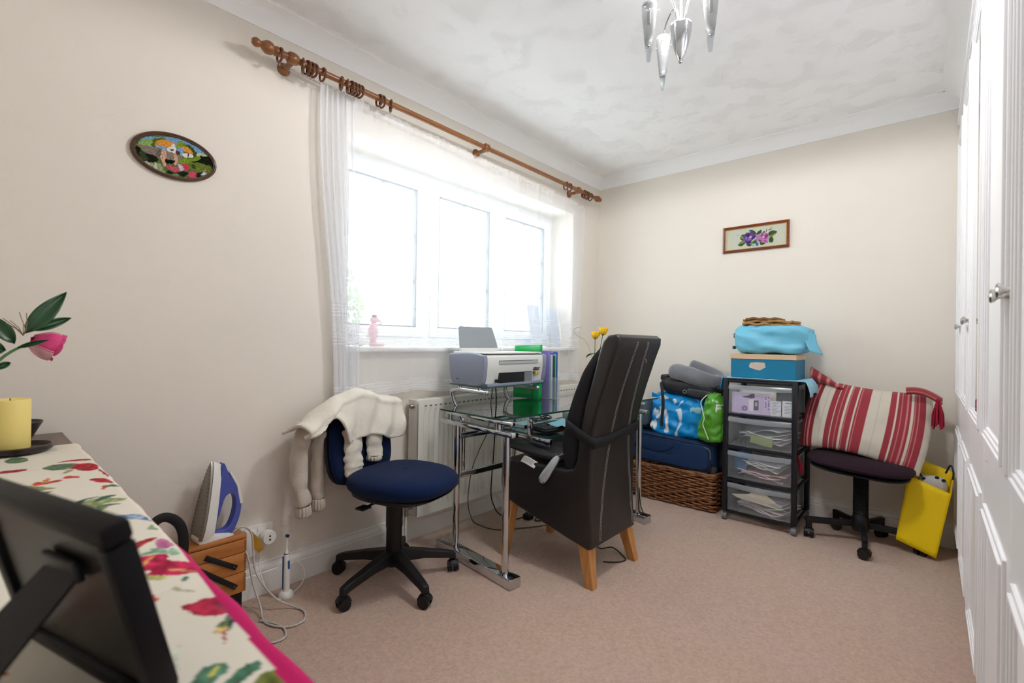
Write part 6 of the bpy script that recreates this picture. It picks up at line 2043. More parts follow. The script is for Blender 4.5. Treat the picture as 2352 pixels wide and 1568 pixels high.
def gbag(a, b):
    p = Vector(gbf(a, b))
    k = p.z / .30
    p.x *= 1.15 - .55 * k
    p.x += .022 * k
    p += Vector((.012 * nz(p, 30, 2), .016 * nz(p, 24, 6), .006 * nz(p, 30, 8)))
    return p


p = MB()
p.grid(120, 60, gbag, cu=True, mtx=T(-1.028, 3.085, .452))
fx = np.array([q.x for q in p.v]); fz = np.array([q.z for q in p.v])
GART = [((232, 238, 228), [(-.985, .687), (-.952, .687), (-.952, .680), (-.978, .680), (-.978, .671), (-.958, .671), (-.958, .664), (-.978, .664), (-.978, .648), (-.985, .648)])]
colr = paint(fx, fz, (84, 160, 44), GART, rnd=False)
gb = p.build('carrier_bag', M_GBAG, smooth=180, colors=colr)
tag(gb, 'glossy green carrier bag squeezed beside the drawer tower', 'carrier bag')
pip = smooth_path([(-1.035, 3.03, .745), (-1.068, 3.015, .70), (-1.058, 3.01, .65), (-1.045, 3.005, .60), (-1.052, 3.005, .56), (-1.03, 3.008, .50), (-1.02, 3.012, .47)], 6)
MB().tube(pip, .0028, 6).build('white_seam', mat('seam_white', (225, 232, 222), rough=.4), gb)
MB().torus((-.985, 3.10, .77), .03, .004, (.2, 1, .1), 20, 6).build('handle', M_BLACKPL, gb)
p = MB(); p.grid(60, 18, softbox(.062, .12, .225, 3.5, .3, .012, 31), cu=True, mtx=T(-.945, 3.335, .008) @ T(-.025, -.05, .0)); tag(p.build('holdall', M_NYLON, smooth=180), 'black holdall wedged between the basket and the drawer tower', 'bag')
p = MB(); p.grid(60, 18, softbox(.05, .11, .20, 3.5, .3, .012, 35), cu=True, mtx=T(-.972, 3.25, .25)); tag(p.build('holdall', mat('navy_black_nylon', (18, 22, 34), rough=.55, bump=.3, bscale=60), smooth=180), 'dark navy bag right of the suitcase, below the green bag', 'bag')

# ================================================================== drawer tower on casters
TX0, TX1, TY0, TY1 = -.925, -.558, 3.035, 3.40
M_TWR = mat('dark_blue_black_plastic', (17, 21, 31), rough=.4)
M_DRW = thin_mat('frosted_drawer_plastic', (205, 214, 222), .22, rough=.2, translucent=.5, gloss=.8)
M_LIP = thin_mat('frosted_drawer_lip', (205, 216, 226), .62, rough=.2, translucent=.5, gloss=.8)
tw = thing('drawer_tower', 'dark plastic tower of four clear drawers on casters', 'drawer unit', ((TX0 + TX1) / 2, (TY0 + TY1) / 2, 0))
for x, y in ((TX0, TY0), (TX1, TY0), (TX0, TY1), (TX1, TY1)):
    MB().rbox(x - .014, x + .014, y - .014, y + .014, .05, .85, .006, 2).build('post', M_TWR, tw)
    c = MB()
    c.cyl((x - .012, y, .021), (x + .012, y, .021), .021, n=18)
    c.cyl((x, y, .035), (x, y, .055), .008, n=10)
    c.build('caster', mat('grey_caster', (118, 122, 128), rough=.4), tw)
DR = [(.648, .822), (.455, .628), (.262, .426), (.066, .234)]
rails = [.838, .638, .441, .246, .055]
for z in rails:
    b = MB()
    b.rbox(TX0, TX1, TY0 - .010, TY0 + .008, z - .008, z + .008, .003)
    b.rbox(TX0, TX1, TY1 - .008, TY1 + .008, z - .008, z + .008, .003)
    b.rbox(TX0 - .008, TX0 + .008, TY0, TY1, z - .008, z + .008, .003)
    b.rbox(TX1 - .008, TX1 + .008, TY0, TY1, z - .008, z + .008, .003)
    b.build('shelf_frame', M_TWR, tw)
MB().rbox(TX0 - .012, TX1 + .012, TY0 - .012, TY1 + .012, .846, .856, .004).build('top_panel', M_TWR, tw)
M_PAPER = mat('white_paper', (238, 238, 236), rough=.8)
for k, (z0, z1) in enumerate(DR):
    x0, x1 = TX0 + .016, TX1 - .016
    bow = .006

    def front(a, b, z0=z0, z1=z1, x0=x0, x1=x1):
        return (x0 + (x1 - x0) * a, TY0 - .006 - .014 * math.sin(PI * a), z0 + (z1 - z0 - .028) * b)
    d = MB()
    d.grid(20, 3, front)
    do = d.build('drawer', M_DRW, tw, smooth=60, fix=False)
    d = MB()
    d.box(x0, x0 + .002, TY0 - .004, TY1 - .02, z0, z1 - .03)
    d.box(x1 - .002, x1, TY0 - .004, TY1 - .02, z0, z1 - .03)
    d.box(x0, x1, TY1 - .022, TY1 - .02, z0, z1 - .03)
    d.box(x0, x1, TY0 - .004, TY1 - .02, z0, z0 + .002)
    d.build('drawer_tray', M_DRW, do, smooth=0)

    def lip(a, b, z0=z0, z1=z1, x0=x0, x1=x1):
        drop = .010 * math.sin(PI * a)
        an = b * PI * .6
        return (x0 + (x1 - x0) * a, TY0 - .008 - .015 * math.sin(PI * a) - .008 * math.sin(an), z1 - .004 - (.026 + drop * .4) * b)
    d = MB()
    d.grid(20, 6, lip)
    d.build('drawer_lip', M_LIP, do, smooth=60, fix=False)


def sheet(name, lab, cat, x0, x1, y, z0, z1, c, tilt=0.0, bend=.0, grp=None, roll=0.0, colors=None, n=12):
    m = MB()
    m.grid(n, n, lambda a, b: (x0 + (x1 - x0) * a + roll * (b - .5), y + tilt * b + bend * math.sin(PI * a), z0 + (z1 - z0) * b + roll * -.5 * (a - .5)))
    if colors is None:
        o = m.build(name, mat('paper_%d_%d_%d' % c, c, rough=.8), smooth=180, solid=.0012, fix=False)
    else:
        px = np.array([q.x for q in m.v]); pz__ = np.array([q.z for q in m.v])
        o = m.build(name, paint_mat('printed_paper', rough=.7), smooth=180, fix=False, colors=paint(px, pz__, c, colors, rnd=False))
    return tag(o, lab, cat, grp)


# top drawer: leaflets standing against the front
art = [((206, 190, 224), [(-.87, .665), (-.72, .665), (-.72, .765), (-.87, .765)]),
       ((60, 60, 70), [(-.835, .752), (-.80, .758), (-.79, .768), (-.77, .772), (-.765, .75), (-.78, .742), (-.80, .745), (-.825, .745)]),
       ((130, 96, 160), [(-.838, .682), (-.832, .694), (-.82, .698), (-.808, .694), (-.803, .682), (-.81, .670), (-.822, .667), (-.834, .672)]),
       ((206, 190, 224), [(-.829, .682), (-.82, .689), (-.812, .682), (-.82, .675)]),
       ((236, 232, 240), [(-.798, .668), (-.772, .668), (-.772, .74), (-.798, .735)]),
       ((88, 78, 96), [(-.77, .676), (-.745, .678), (-.745, .735), (-.77, .732)]),
       ((200, 186, 176), [(-.765, .70), (-.752, .70), (-.752, .722), (-.765, .722)])]
for kx in range(2):
    for kz in range(8):
        zz = .684 + kz * .0095
        if (kz * 7 + kx * 3) % 5:
            art.append(((110, 80, 150), [(-.712 + kx * .014, zz), (-.704 + kx * .014, zz), (-.704 + kx * .014, zz + .006), (-.712 + kx * .014, zz + .006)]))
sheet('leaflet', 'lilac printed leaflet behind the top drawer front', 'leaflet', -.895, -.685, TY0 + .008, .652, .775, (214, 200, 230), .004, -.012, 'leaflets in the top drawer', colors=art, n=90)
txt = []
for k in range(9):
    txt.append(((150, 152, 170), [(-.675, .665 + k * .008), (-.655 + .01 * (k % 3), .665 + k * .008), (-.655 + .01 * (k % 3), .668 + k * .008), (-.675, .668 + k * .008)]))
sheet('leaflet', 'white printed sheet right of the lilac leaflet', 'leaflet', -.684, -.63, TY0 + .004, .652, .738, (226, 228, 236), .003, -.003, 'leaflets in the top drawer', colors=txt, n=60)
txt = [((120, 122, 150), [(-.61, .728), (-.575, .728), (-.575, .732), (-.61, .732)])]
for k in range(6):
    txt.append(((150, 152, 170), [(-.612, .672 + k * .008), (-.59 + .01 * (k % 2), .672 + k * .008), (-.59 + .01 * (k % 2), .675 + k * .008), (-.612, .675 + k * .008)]))
sheet('leaflet', 'white printed card at the right of the top drawer', 'leaflet', -.624, -.576, TY0 + .006, .652, .742, (232, 233, 238), .003, -.002, 'leaflets in the top drawer', colors=txt, n=60)
sheet('paper_sheet', 'cream sheet standing behind the lilac leaflet', 'paper', -.86, -.66, TY0 + .03, .66, .79, (232, 230, 214), .004, -.004)
sheet('paper_sheet', 'pale mauve sheet at the back of the top drawer', 'paper', -.88, -.75, TY0 + .05, .66, .80, (214, 206, 226), .004, -.004)
# lower drawers: loose stacks


def stack(lab, z, x0, x1, n, c, ang=0.0, seed=1, y0=TY0 + .03):
    r = random.Random(seed)
    root = thing('paper_pile', lab, 'paper', ((x0 + x1) / 2, y0 + .09, z))
    for k in range(n):
        m = MB()
        dx, da = r.uniform(-.02, .02), ang + r.uniform(-6, 6)
        M0 = T((x0 + x1) / 2 + dx, y0 + .09, z + k * .0085) @ RZ(da)
        hx = (x1 - x0) / 2
        m.grid(10, 8, lambda a, b: (-hx + 2 * hx * a, -.09 + .20 * b, .010 * math.sin(a * PI * 1.2 + k) + .006 * r.random() * 0 + .012 * math.sin(a * 5 + k * 2) * (1 - b)), mtx=M0)
        cc = tuple(max(0, min(255, q + r.randint(-10, 6))) for q in c)
        m.build('sheet', mat('stack_%d_%d_%d' % cc, cc, rough=.8), root, smooth=180, solid=.0022, fix=False)


stack('crumpled white paper in the second drawer down', .50, -.83, -.60, 6, (236, 238, 242), -12, 3)
tag(MB().rbox(-.79, -.67, TY0 + .004, TY0 + .03, .474, .520, .004, mtx=T(-.73, TY0, .497) @ RY(8) @ T(.73, -TY0, -.497)).build('notelet', mat('olive_card', (148, 160, 112), rough=.7)), 'olive green card pack in the second drawer', 'card')
stack('white papers in the third drawer down', .335, -.82, -.64, 4, (240, 238, 240), -10, 5)
stack('pink and white papers low in the third drawer', .282, -.85, -.61, 3, (236, 206, 214), -6, 8)
stack('white envelopes flat in the bottom drawer', .078, -.85, -.60, 6, (232, 230, 224), -14, 9)
m = MB()
m.add([(-.895, TY0 + .02, .155), (-.80, TY0 + .03, .170), (-.755, TY0 + .05, .212), (-.60, TY0 + .03, .11), (-.72, TY0 + .012, .128), (-.86, TY0 + .012, .142)], [(0, 1, 5), (1, 4, 5), (1, 2, 4), (2, 3, 4)])
tag(m.build('envelope', mat('buff_paper', (222, 212, 192), rough=.8), smooth=0, solid=.002), 'buff envelope sticking up in the bottom drawer', 'envelope')
tag(MB().rbox(-.89, -.82, TY0 + .06, TY0 + .16, .29, .40, .006).build('plastic_case', mat('blue_clear_case', (70, 120, 170), rough=.3)), 'blue plastic case at the left of the third drawer', 'box')

# cloth over the tower top
M_BLUECL = mat('pale_blue_cloth', (150, 202, 224), rough=.85, bump=.25, bscale=60)


def topcloth(a, b):
    s = -.02 + .50 * a
    x0 = -.935
    y = TY0 - .004 + .33 * b
    if s < 0:
        x, z = x0 - .008, .858 + s * 4
    L_ = .395
    if s < L_:
        x, z = x0 + s, .8585
    else:
        d = s - L_
        x, z = x0 + L_ + .022 + .02 * math.sin(min(1, d / .06) * PI / 2), .8585 - d * .95
    z += .002 * nz((x, y, 0), 30, 1)
    if s >= L_:
        x += .012 * nz((y * 20, z * 20, 0), 1, 4) + .008
        z -= .01 * math.sin(b * 9)
    else:
        x = min(x, x0 + L_ + .02)
    return (x, y, z)


p = MB(); p.grid(60, 30, topcloth); p.v = [Vector(q) for q in p.v]
tag(p.build('blue_cloth', M_BLUECL, smooth=180, solid=.0025, fix=False), 'pale blue cloth laid over the drawer tower under the shoe box', 'cloth')
p = MB()
p.grid(8, 12, lambda a, b: (-.94 - .016 * math.sin(PI * b * .5) - .004 * math.sin(a * 6), TY0 - .008 + .06 * a, .864 - .075 * b))
tag(p.build('blue_bag_corner', mat('blue_bag_plastic', (40, 150, 210), rough=.4), smooth=180, solid=.002, fix=False), 'bright blue plastic corner hanging at the tower top left', 'bag')

# ================================================================== shoe box, blue bag, brown cloth
bx = thing('shoe_box', 'teal shoe box with a kraft lid and torn label', 'box', (-.74, 3.19, .862))
XM = T(-.742, 3.075, .8615) @ RZ(-1.5)
MB().box(-.172, .176, 0, .235, 0, .128, XM).build('body', mat('teal_card', (0, 118, 156), rough=.55), bx, smooth=0, bevel=.001)
MB().box(-.176, .180, -.004, .239, .112, .141, XM).build('lid', mat('kraft_card', (212, 182, 150), rough=.7), bx, smooth=0, bevel=.0012)
lab_pts = [(-.068, .070), (-.062, .090), (-.03, .094), (.012, .093), (.020, .088), (.018, .078), (.024, .066), (.012, .060), (.0, .050), (-.012, .046), (-.03, .050), (-.05, .056), (-.066, .062)]
MB().prism(lab_pts, 0, .0006, XM @ frame((0, -.0002, 0), (1, 0, 0), (0, 0, 1), (0, -1, 0))).build('torn_label', mat('torn_card', (206, 184, 166), rough=.8), bx, smooth=0)
lb = softbox(.205, .125, .165, 4.5, .24, .014, 41)


def lbag(a, b):
    p = Vector(lb(a, b))
    p.x *= .97 + .05 * p.z / .165
    p += Vector((0, -.012 * math.sin(p.x * 16 + p.z * 45) * .5, .006 * nz(p, 16, 4)))
    p.y += .014 * nz((p.x * 10, p.z * 26, 1), 1, 3)
    return p


p = MB(); p.grid(140, 50, lbag, cu=True, mtx=T(-.712, 3.205, 1.0065))
lbo = thing('cool_bag', 'pale blue soft bag on top of the shoe box', 'bag', (-.712, 3.205, 1.0065))
p.build('body', mat('pale_blue_nylon', (112, 192, 222), rough=.5, bump=.2, bscale=30), lbo, smooth=180)
p = MB(); p.grid(10, 10, lambda a, b: (-.535 + .055 * a + .035 * b - .01 * math.sin(b * 3), 3.10 + .04 * a, 1.14 - .115 * b - .02 * a)); p.build('flap', mat('pale_blue_nylon'), lbo, smooth=180, solid=.003, fix=False)
p = MB(); p.rbox(-.925, -.913, 3.16, 3.20, 1.10, 1.13, .004); p.rbox(-.928, -.916, 3.15, 3.19, 1.03, 1.05, .004); p.build('strap_end', mat('blue_black_strap', (30, 70, 96), rough=.6), lbo)
p = MB(); p.rbox(-.83, -.60, 3.11, 3.2, 1.164, 1.176, .005); p.build('lining', mat('lilac_lining', (150, 182, 222), rough=.5), lbo)
br = thing('brown_paper_bag', 'crumpled brown paper bag folded on the pale blue bag', 'paper bag', (-.715, 3.19, 1.175))
M_KRAFT = mat('brown_kraft_cloth', (164, 122, 68), rough=.75, bump=.4, bscale=30)
for k, (dz, sx_, rot, c_) in enumerate(((0, 1.0, -3, None), (.017, .96, -6, None), (.032, .62, -4, 'dk'))):
    p = MB()

    def fold(a, b, k=k, sx_=sx_):
        x = (-.142 + .284 * a) * sx_
        y = -.075 + .15 * b
        return (x, y + .010 * nz((x * 30, 1, k), 1), .005 + .006 * abs(nz((x * 22, y * 22, k * 3), 1)) + .003 * math.sin(a * 17 + k * 2) * (1 - b))
    p.grid(40, 16, fold, mtx=T(-.715 - .035 * (k == 2), 3.175, 1.174 + dz) @ RY(2.5) @ RZ(rot))
    p.build('fold', M_KRAFT if c_ is None else mat('dark_kraft', (120, 84, 46), rough=.8, bump=.4, bscale=30), br, smooth=180, solid=.015, fix=False)

# ================================================================== striped cushion
M_STRIPE = paint_mat('woven_stripe', rough=.9, bump=.3, bscale=420, sheen=.2)
cu_ = thing('cushion', 'large red and cream striped cushion leaning on the purple chair', 'cushion', (-.28, 3.25, .46))
RED, CRM, DRK, PNK = (160, 58, 68), (214, 206, 192), (138, 40, 50), (206, 130, 130)


def stripe(u):
    c = CRM
    if u < .11: c = DRK
    elif u < .21: c = CRM
    elif u < .52: c = RED
    elif u < .68: c = CRM
    elif u < .95: c = RED
    for a, w, q in ((.262, .006, CRM), (.285, .003, PNK), (.30, .003, PNK), (.345, .010, CRM), (.365, .003, PNK), (.42, .006, CRM), (.445, .003, PNK), (.46, .003, PNK),
                    (.735, .008, CRM), (.755, .003, PNK), (.77, .003, PNK), (.815, .006, PNK), (.85, .010, CRM), (.875, .003, PNK), (.90, .003, PNK), (.04, .004, PNK), (.07, .004, PNK)):
        if abs(u - a) < w:
            c = q
    for a in (.165, .60):
        if abs(u - a) < .003:
            c = (196, 188, 172)
    return c


def cush(side):
    def fn(a, b):
        # corners (x, z) of the slumped cushion
        BL, BRr, TL, TR = (-.558, .478), (-.035, .40), (-.500, .868), (.015, .812)
        x = (BL[0] * (1 - a) + BRr[0] * a) * (1 - b) + (TL[0] * (1 - a) + TR[0] * a) * b
        z = (BL[1] * (1 - a) + BRr[1] * a) * (1 - b) + (TL[1] * (1 - a) + TR[1] * a) * b
        ea, eb = 4 * a * (1 - a), 4 * b * (1 - b)
        z += -.05 * math.sin(PI * a) * (1 - b) * 0 + .055 * math.sin(PI * a) * (1 - b) * (1 - b) * .6 - .02 * math.sin(PI * a) * b * b
        x += (.02 * eb) * (1 if a > .5 else -1) * abs(2 * a - 1)
        th = .075 * (ea ** .42) * (eb ** .42)
        ymid = 3.185 + .14 * b
        wr = .006 * nz((x * 14, z * 14, side), 1) * (ea * eb) ** .2 + .006 * math.sin(b * 26 + a * 3) * max(0, a - .75) * 3 * eb
        y = ymid + side * th * (1.0 if side < 0 else .75) + wr
        return (x, min(y, 3.425), z)
    return fn


p = MB(); p.grid(150, 60, cush(-1))
colr = np.array([stripe(i / 149) for i in range(150) for j in range(60)], float)
p.build('front_cover', M_STRIPE, cu_, smooth=180, fix=False, colors=colr)
p = MB(); p.grid(60, 40, cush(1)); p.build('back_cover', mat('cream_linen', (206, 198, 184), rough=.9), cu_, smooth=180, fix=False)
# stiff upper left corner flap and right corner
p = MB()


def earl(a, b):
    x = -.525 + .16 * a
    z = .845 + .075 * (1 - a) * b + .012 * (1 - a)
    return (x, 3.285 - .035 * math.sin(PI * b) * (1 - .6 * a), z - .03 * a)


p.grid(24, 14, earl)
ec = np.array([(150, 46, 56) if (int(i / 24 * 16) % 4) else (206, 130, 120) for i in range(24) for j in range(14)], float)
ec[:, :][[k for k in range(14)]] = (150, 140, 124)
p.build('corner_flap', M_STRIPE, cu_, smooth=180, solid=.01, fix=False, colors=ec)
p = MB()
p.grid(20, 10, lambda a, b: (-.09 + .14 * a, 3.262 - .03 * math.sin(PI * b) - .008, .842 - .045 * a - .03 * b + .02 * math.sin(PI * a)))
ec = np.array([(158, 50, 60) if j % 5 else (206, 130, 120) for i in range(20) for j in range(10)], float)
p.build('corner_flap', M_STRIPE, cu_, smooth=180, solid=.01, fix=False, colors=ec)
M_TAS = mat('crimson_tassel', (158, 20, 48), rough=.9, bump=.6, bscale=120)
for (tx_, ty_, tz_, hh) in ((.035, 3.225, .80, .16), (-.555, 3.10, .44, .11)):
    tm = MB()
    tm.ball((tx_, ty_, tz_ - .012), .011, .011, .013, 12, 8)
    rr_ = random.Random(2)
    for k in range(34):
        an = rr_.uniform(0, 2 * PI)
        r1_ = .022 * math.sqrt(rr_.random())
        tm.tube([(tx_ + .006 * math.cos(an), ty_ + .006 * math.sin(an), tz_ - .02), (tx_ + r1_ * math.cos(an), ty_ + r1_ * math.sin(an), tz_ - hh * .5), (tx_ + r1_ * 1.1 * math.cos(an), ty_ + r1_ * 1.1 * math.sin(an), tz_ - hh * rr_.uniform(.72, 1))], .003, 5)
    tm.build('tassel', M_TAS, cu_, smooth=60, fix=False)

# ================================================================== yellow gift bag
M_YBAG = mat('yellow_card', (252, 216, 0), rough=.45, spec=.4)
yb = thing('gift_bag', 'bright yellow paper gift bag leaning by the wardrobe', 'gift bag', (-.03, 3.22, 0))
F = {'bl': Vector((-.122, 3.175, .062)), 'br': Vector((.034, 3.150, .018)), 'tl': Vector((-.076, 3.215, .395)), 'tr': Vector((.088, 3.20, .335))}
dp = Vector((.012, .105, .02))
dpt = Vector((.012, .120, .085))
K = {k + 'r': v + (dp if k[0] == 'b' else dpt) for k, v in F.items()}
K['brr'].x = min(K['brr'].x, .095)
K['trr'].x = min(K['trr'].x, .098)


def quad(a, b, c, d, n=10, wob=.003, seed=0, mid=None):
    def fn(u, v):
        p = a.lerp(b, u).lerp(d.lerp(c, u), v)
        k = 16 * u * (1 - u) * v * (1 - v)
        if mid is not None:
            p = p + mid * (k * 1.0) * (1 - abs(2 * u - 1))
        return p + Vector((nz(p, 18, seed), nz(p, 18, seed + 2), 0)) * wob * min(1, k * 2)
    return fn


faces = [('front', 'bl', 'br', 'tr', 'tl', None), ('left_gusset', 'bl', 'tl', 'tlr', 'blr', Vector((.02, 0, 0))), ('right_gusset', 'br', 'tr', 'trr', 'brr', Vector((-.02, 0, 0))), ('back', 'blr', 'brr', 'trr', 'tlr', None), ('bottom', 'bl', 'br', 'brr', 'blr', None)]
allp = dict(F); allp.update(K)
for nm, a, b, c, d, mid in faces:
    p = MB(); p.grid(14, 14, quad(allp[a], allp[b], allp[c], allp[d], mid=mid, seed=len(nm)))
    p.build(nm, M_YBAG, yb, smooth=180, solid=.0012, fix=False)
p = MB()
hp = smooth_path([F['tl'] + Vector((.0, -.004, -.01)), F['tl'] + Vector((.03, -.012, .03)), F['tl'].lerp(F['tr'], .5) + Vector((0, -.01, .02)), F['tr'] + Vector((-.03, -.006, .04)), F['tr'] + Vector((-.01, 0, -.01))], 6)
p = MB(); p.tube(smooth_path([F['tl'] + Vector((.008, .004, .0)), F['tl'] + Vector((.03, .02, .028)), F['tl'].lerp(F['tr'], .35) + Vector((0, .03, .012))], 6), .004, 6); p.build('cord', M_BLACKPL, yb)
p = MB(); p.tube(smooth_path([K['trr'] + Vector((-.03, -.05, .0)), K['trr'] + Vector((-.012, -.06, .045)), K['trr'] + Vector((-.002, -.08, .015)), K['trr'] + Vector((-.004, -.09, -.02))], 6), .004, 6); p.build('cord', M_BLACKPL, yb)
p = MB(); p.grid(30, 14, softbox(.06, .045, .10, 3, .4, .008, 5), cu=True, mtx=T(.015, 3.262, .30)); wt = p.build('wrapped_gift', mat('grey_white_wrap', (200, 198, 196), rough=.7), smooth=180)
tag(wt, 'white wrapped gift with black spots inside the yellow bag', 'gift')
for dx, dz in ((-.03, .085), (.02, .10), (.045, .09)):
    MB().ball((.015 + dx, 3.228, .30 + dz), .009, .004, .008, 10, 6).build('spot', M_BLACKPL, wt)
# ================================================================== fitted wardrobes
M_WARD = mat('white_gloss_laminate', (248, 248, 251), rough=.3, spec=.3)
M_MIRROR = mat('mirror_silver', (225, 230, 228), rough=.01, metal=1.0)
WX = .112
wr_ = thing('fitted_wardrobe', 'white fitted wardrobe with moulded panel doors and chrome knobs', 'wardrobe', (.42, 1.4, 0))
c = MB()
c.box(WX + .022, WALL_R - .001, WALL_N + .005, WALL_B - .003, .0, .07)
c.box(WX + .022, WALL_R - .001, WALL_N + .005, WALL_B - .003, 2.245, CEIL - .002)
c.box(WX + .020, WALL_R - .001, WALL_N + .005, WALL_B - .003, .07, 2.245)
c.build('carcass', M_WARD, wr_, smooth=0)
joints = [-.40, .112, .67, 1.227, 1.785, 2.343, 2.90, 3.43]


def moulding(m, y0, y1, z0, z1, w=.040, arch=0.0):
    """stepped rectangular moulding standing proud of the door face"""
    for k, (i0, i1, h) in enumerate(((0, w * .32, .006), (w * .32, w * .55, .011), (w * .55, w * .8, .008), (w * .8, w, .0045))):
        for a0, a1, b0, b1 in ((y0 + i0, y0 + i1, z0 + i0, z1 - i0), (y1 - i1, y1 - i0, z0 + i0, z1 - i0), (y0 + i1, y1 - i1, z0 + i0, z0 + i1), (y0 + i1, y1 - i1, z1 - i1, z1 - i0)):
            m.box(WX - h, WX + .002, a0, a1, b0, b1)


knob_prof = [(.0001, 0), (.006, 0), (.0055, .004), (.0045, .010), (.007, .016), (.0125, .021), (.0135, .0245), (.011, .027), (.0001, .0285)]
for i in range(len(joints) - 1):
    y0, y1 = joints[i] + .002, joints[i + 1] - .002
    d = MB()
    d.box(WX, WX + .019, y0, y1, .075, 2.215)
    do = d.build('door', M_WARD, wr_, smooth=0, bevel=.002)
    m = MB()
    moulding(m, y0 + .055, y1 - .055, .815, 2.13)
    m.build('panel_moulding', M_WARD, do, smooth=0, bevel=.0015)
    m = MB()
    moulding(m, y0 + .055, y1 - .055, .13, .655)
    m.build('panel_moulding', M_WARD, do, smooth=0, bevel=.0015)
    if i in (4,):
        MB().box(WX - .002, WX + .001, y0 + .095, y1 - .095, .856, 2.09).build('mirror', M_MIRROR, do, smooth=0)
    pair_hi = i % 2 == 1                      # which edge carries the knob
    ky = {6: y0 + .05, 5: y0 + .043, 4: y1 - .043, 3: y0 + .055, 2: y1 - .055, 1: y0 + .05, 0: y1 - .05}[i]
    MB().lathe(knob_prof, 20, frame((WX, ky, 1.152), (0, 1, 0), (0, 0, 1), (-1, 0, 0)), cap=False).build('knob', mat('knob_nickel', (196, 194, 188), rough=.15, metal=1), do)
    if i in (3, 5):
        e = MB()
        for zz in (1.04, 1.06, 1.075, 1.095, 1.205, 1.22, 1.24, 1.255):
            e.rbox(WX - .003, WX + .001, y0 - .001, y0 + .005, zz, zz + .012, .001, 1)
        e.build('escutcheon', mat('dark_pewter', (52, 52, 54), rough=.4, metal=.8), do)
c = MB()
for k, (z0, z1, h) in enumerate(((2.22, 2.232, .004), (2.232, 2.25, .012), (2.25, 2.27, .006))):
    c.box(WX - h, WX + .02, WALL_N + .005, WALL_B - .004, z0, z1)
c.build('cornice', M_WARD, wr_, smooth=0, bevel=.002)

# ================================================================== ceiling light
M_FROST = thin_mat('frosted_glass', (128, 129, 130), .5, rough=.4, translucent=.5, gloss=.12)
M_CLRGL = clear_glass('clear_drop_glass', (232, 236, 237), gloss=2.0)
ch = thing('ceiling_light', 'chrome ceiling light with frosted glass drop shades', 'ceiling light', (-.673, 1.65, 1.96))
LX, LY = -.673, 1.65
MB().lathe([(.0001, CEIL - .001), (.055, CEIL - .001), (.055, CEIL - .012), (.04, CEIL - .024), (.012, CEIL - .03), (.0001, CEIL - .03)], 28, T(LX, LY, 0), cap=False).build('ceiling_rose', M_CHROME, ch)
MB().cyl((LX, LY, 2.07), (LX, LY, CEIL - .025), .0035, n=12).build('stem', M_CHROME, ch)
MB().lathe([(.0001, 2.049), (.005, 2.050), (.0075, 2.056), (.006, 2.062), (.0095, 2.066), (.018, 2.085), (.028, 2.115), (.035, 2.15), (.0375, 2.178), (.036, 2.185), (.034, 2.18), (.0315, 2.15), (.024, 2.115), (.0001, 2.09)], 32, T(LX, LY, 0), cap=False).build('cup', M_CHROME, ch)
for ang, r_ in ((138, .147), (237, .128), (345, .118)):
    a = rad(ang)
    dx, dy = math.cos(a), math.sin(a)
    sx, sy = LX + r_ * dx, LY + r_ * dy
    pth = smooth_path([(LX + .012 * dx, LY + .012 * dy, 2.09), (LX + .017 * dx, LY + .017 * dy, 2.20), (LX + .035 * dx, LY + .035 * dy, 2.262), (LX + .075 * dx, LY + .075 * dy, 2.285), (LX + .125 * r_ / .14 * dx, LY + .125 * r_ / .14 * dy, 2.262), (sx, sy, 2.215)], 6)
    MB().tube(pth, .0028, 8).build('arm', M_CHROME, ch)
    so = MB().lathe([(.019, 2.232), (.0245, 2.234), (.026, 2.226), (.024, 2.19), (.0175, 2.13), (.0125, 2.085), (.0115, 2.083), (.0165, 2.13), (.0225, 2.19), (.0245, 2.225)], 24, T(sx, sy, 0), cap=False)
    sh = so.build('shade', M_FROST, ch, smooth=180)
    MB().lathe([(.0001, 2.083), (.0115, 2.084), (.011, 2.075), (.0085, 2.055), (.0072, 2.04), (.0065, 2.033), (.0001, 2.029)], 18, T(sx, sy, 0), cap=False).build('glass_drop', M_CLRGL, sh)
    MB().lathe([(.0001, 2.16), (.0055, 2.163), (.0065, 2.18), (.0065, 2.205), (.0001, 2.206)], 12, T(sx, sy, 0), cap=False).build('bulb', mat('bulb_grey', (176, 172, 162), rough=.3), sh)
    MB().lathe([(.0001, 2.236), (.019, 2.2355), (.0195, 2.228), (.0001, 2.226)], 20, T(sx, sy, 0), cap=False).build('shade_cap', M_CHROME, sh)
    ld = bpy.data.lights.new('added_fill_spot', 'SPOT')  # wide fill spot added near the ceiling to brighten the room; bulbs stay unlit
    ld.energy = 9.6
    ld.color = (1.0, .995, .985)
    ld.spot_size = rad(178)
    ld.spot_blend = .12
    ld.shadow_soft_size = .12
    lo_ = bpy.data.objects.new('added_fill_spot', ld)
    COL.objects.link(lo_)
    lo_.location = (LX + .06 * math.cos(a + 1.0), LY + .06 * math.sin(a + 1.0), 2.335)
    MB().lathe([(.0001, 2.084), (.0045, 2.086), (.003, 2.089), (.0001, 2.09)], 10, T(sx, sy, 0), cap=False).build('tip_stud', M_CHROME, sh)
    for k in range(3):
        an = a + k * 2.1 + .5
        MB().ball((sx + .031 * math.cos(an), sy + .031 * math.sin(an), 2.206), .0034, n=8, m=6).build('crystal_stud', M_CHROME, sh)

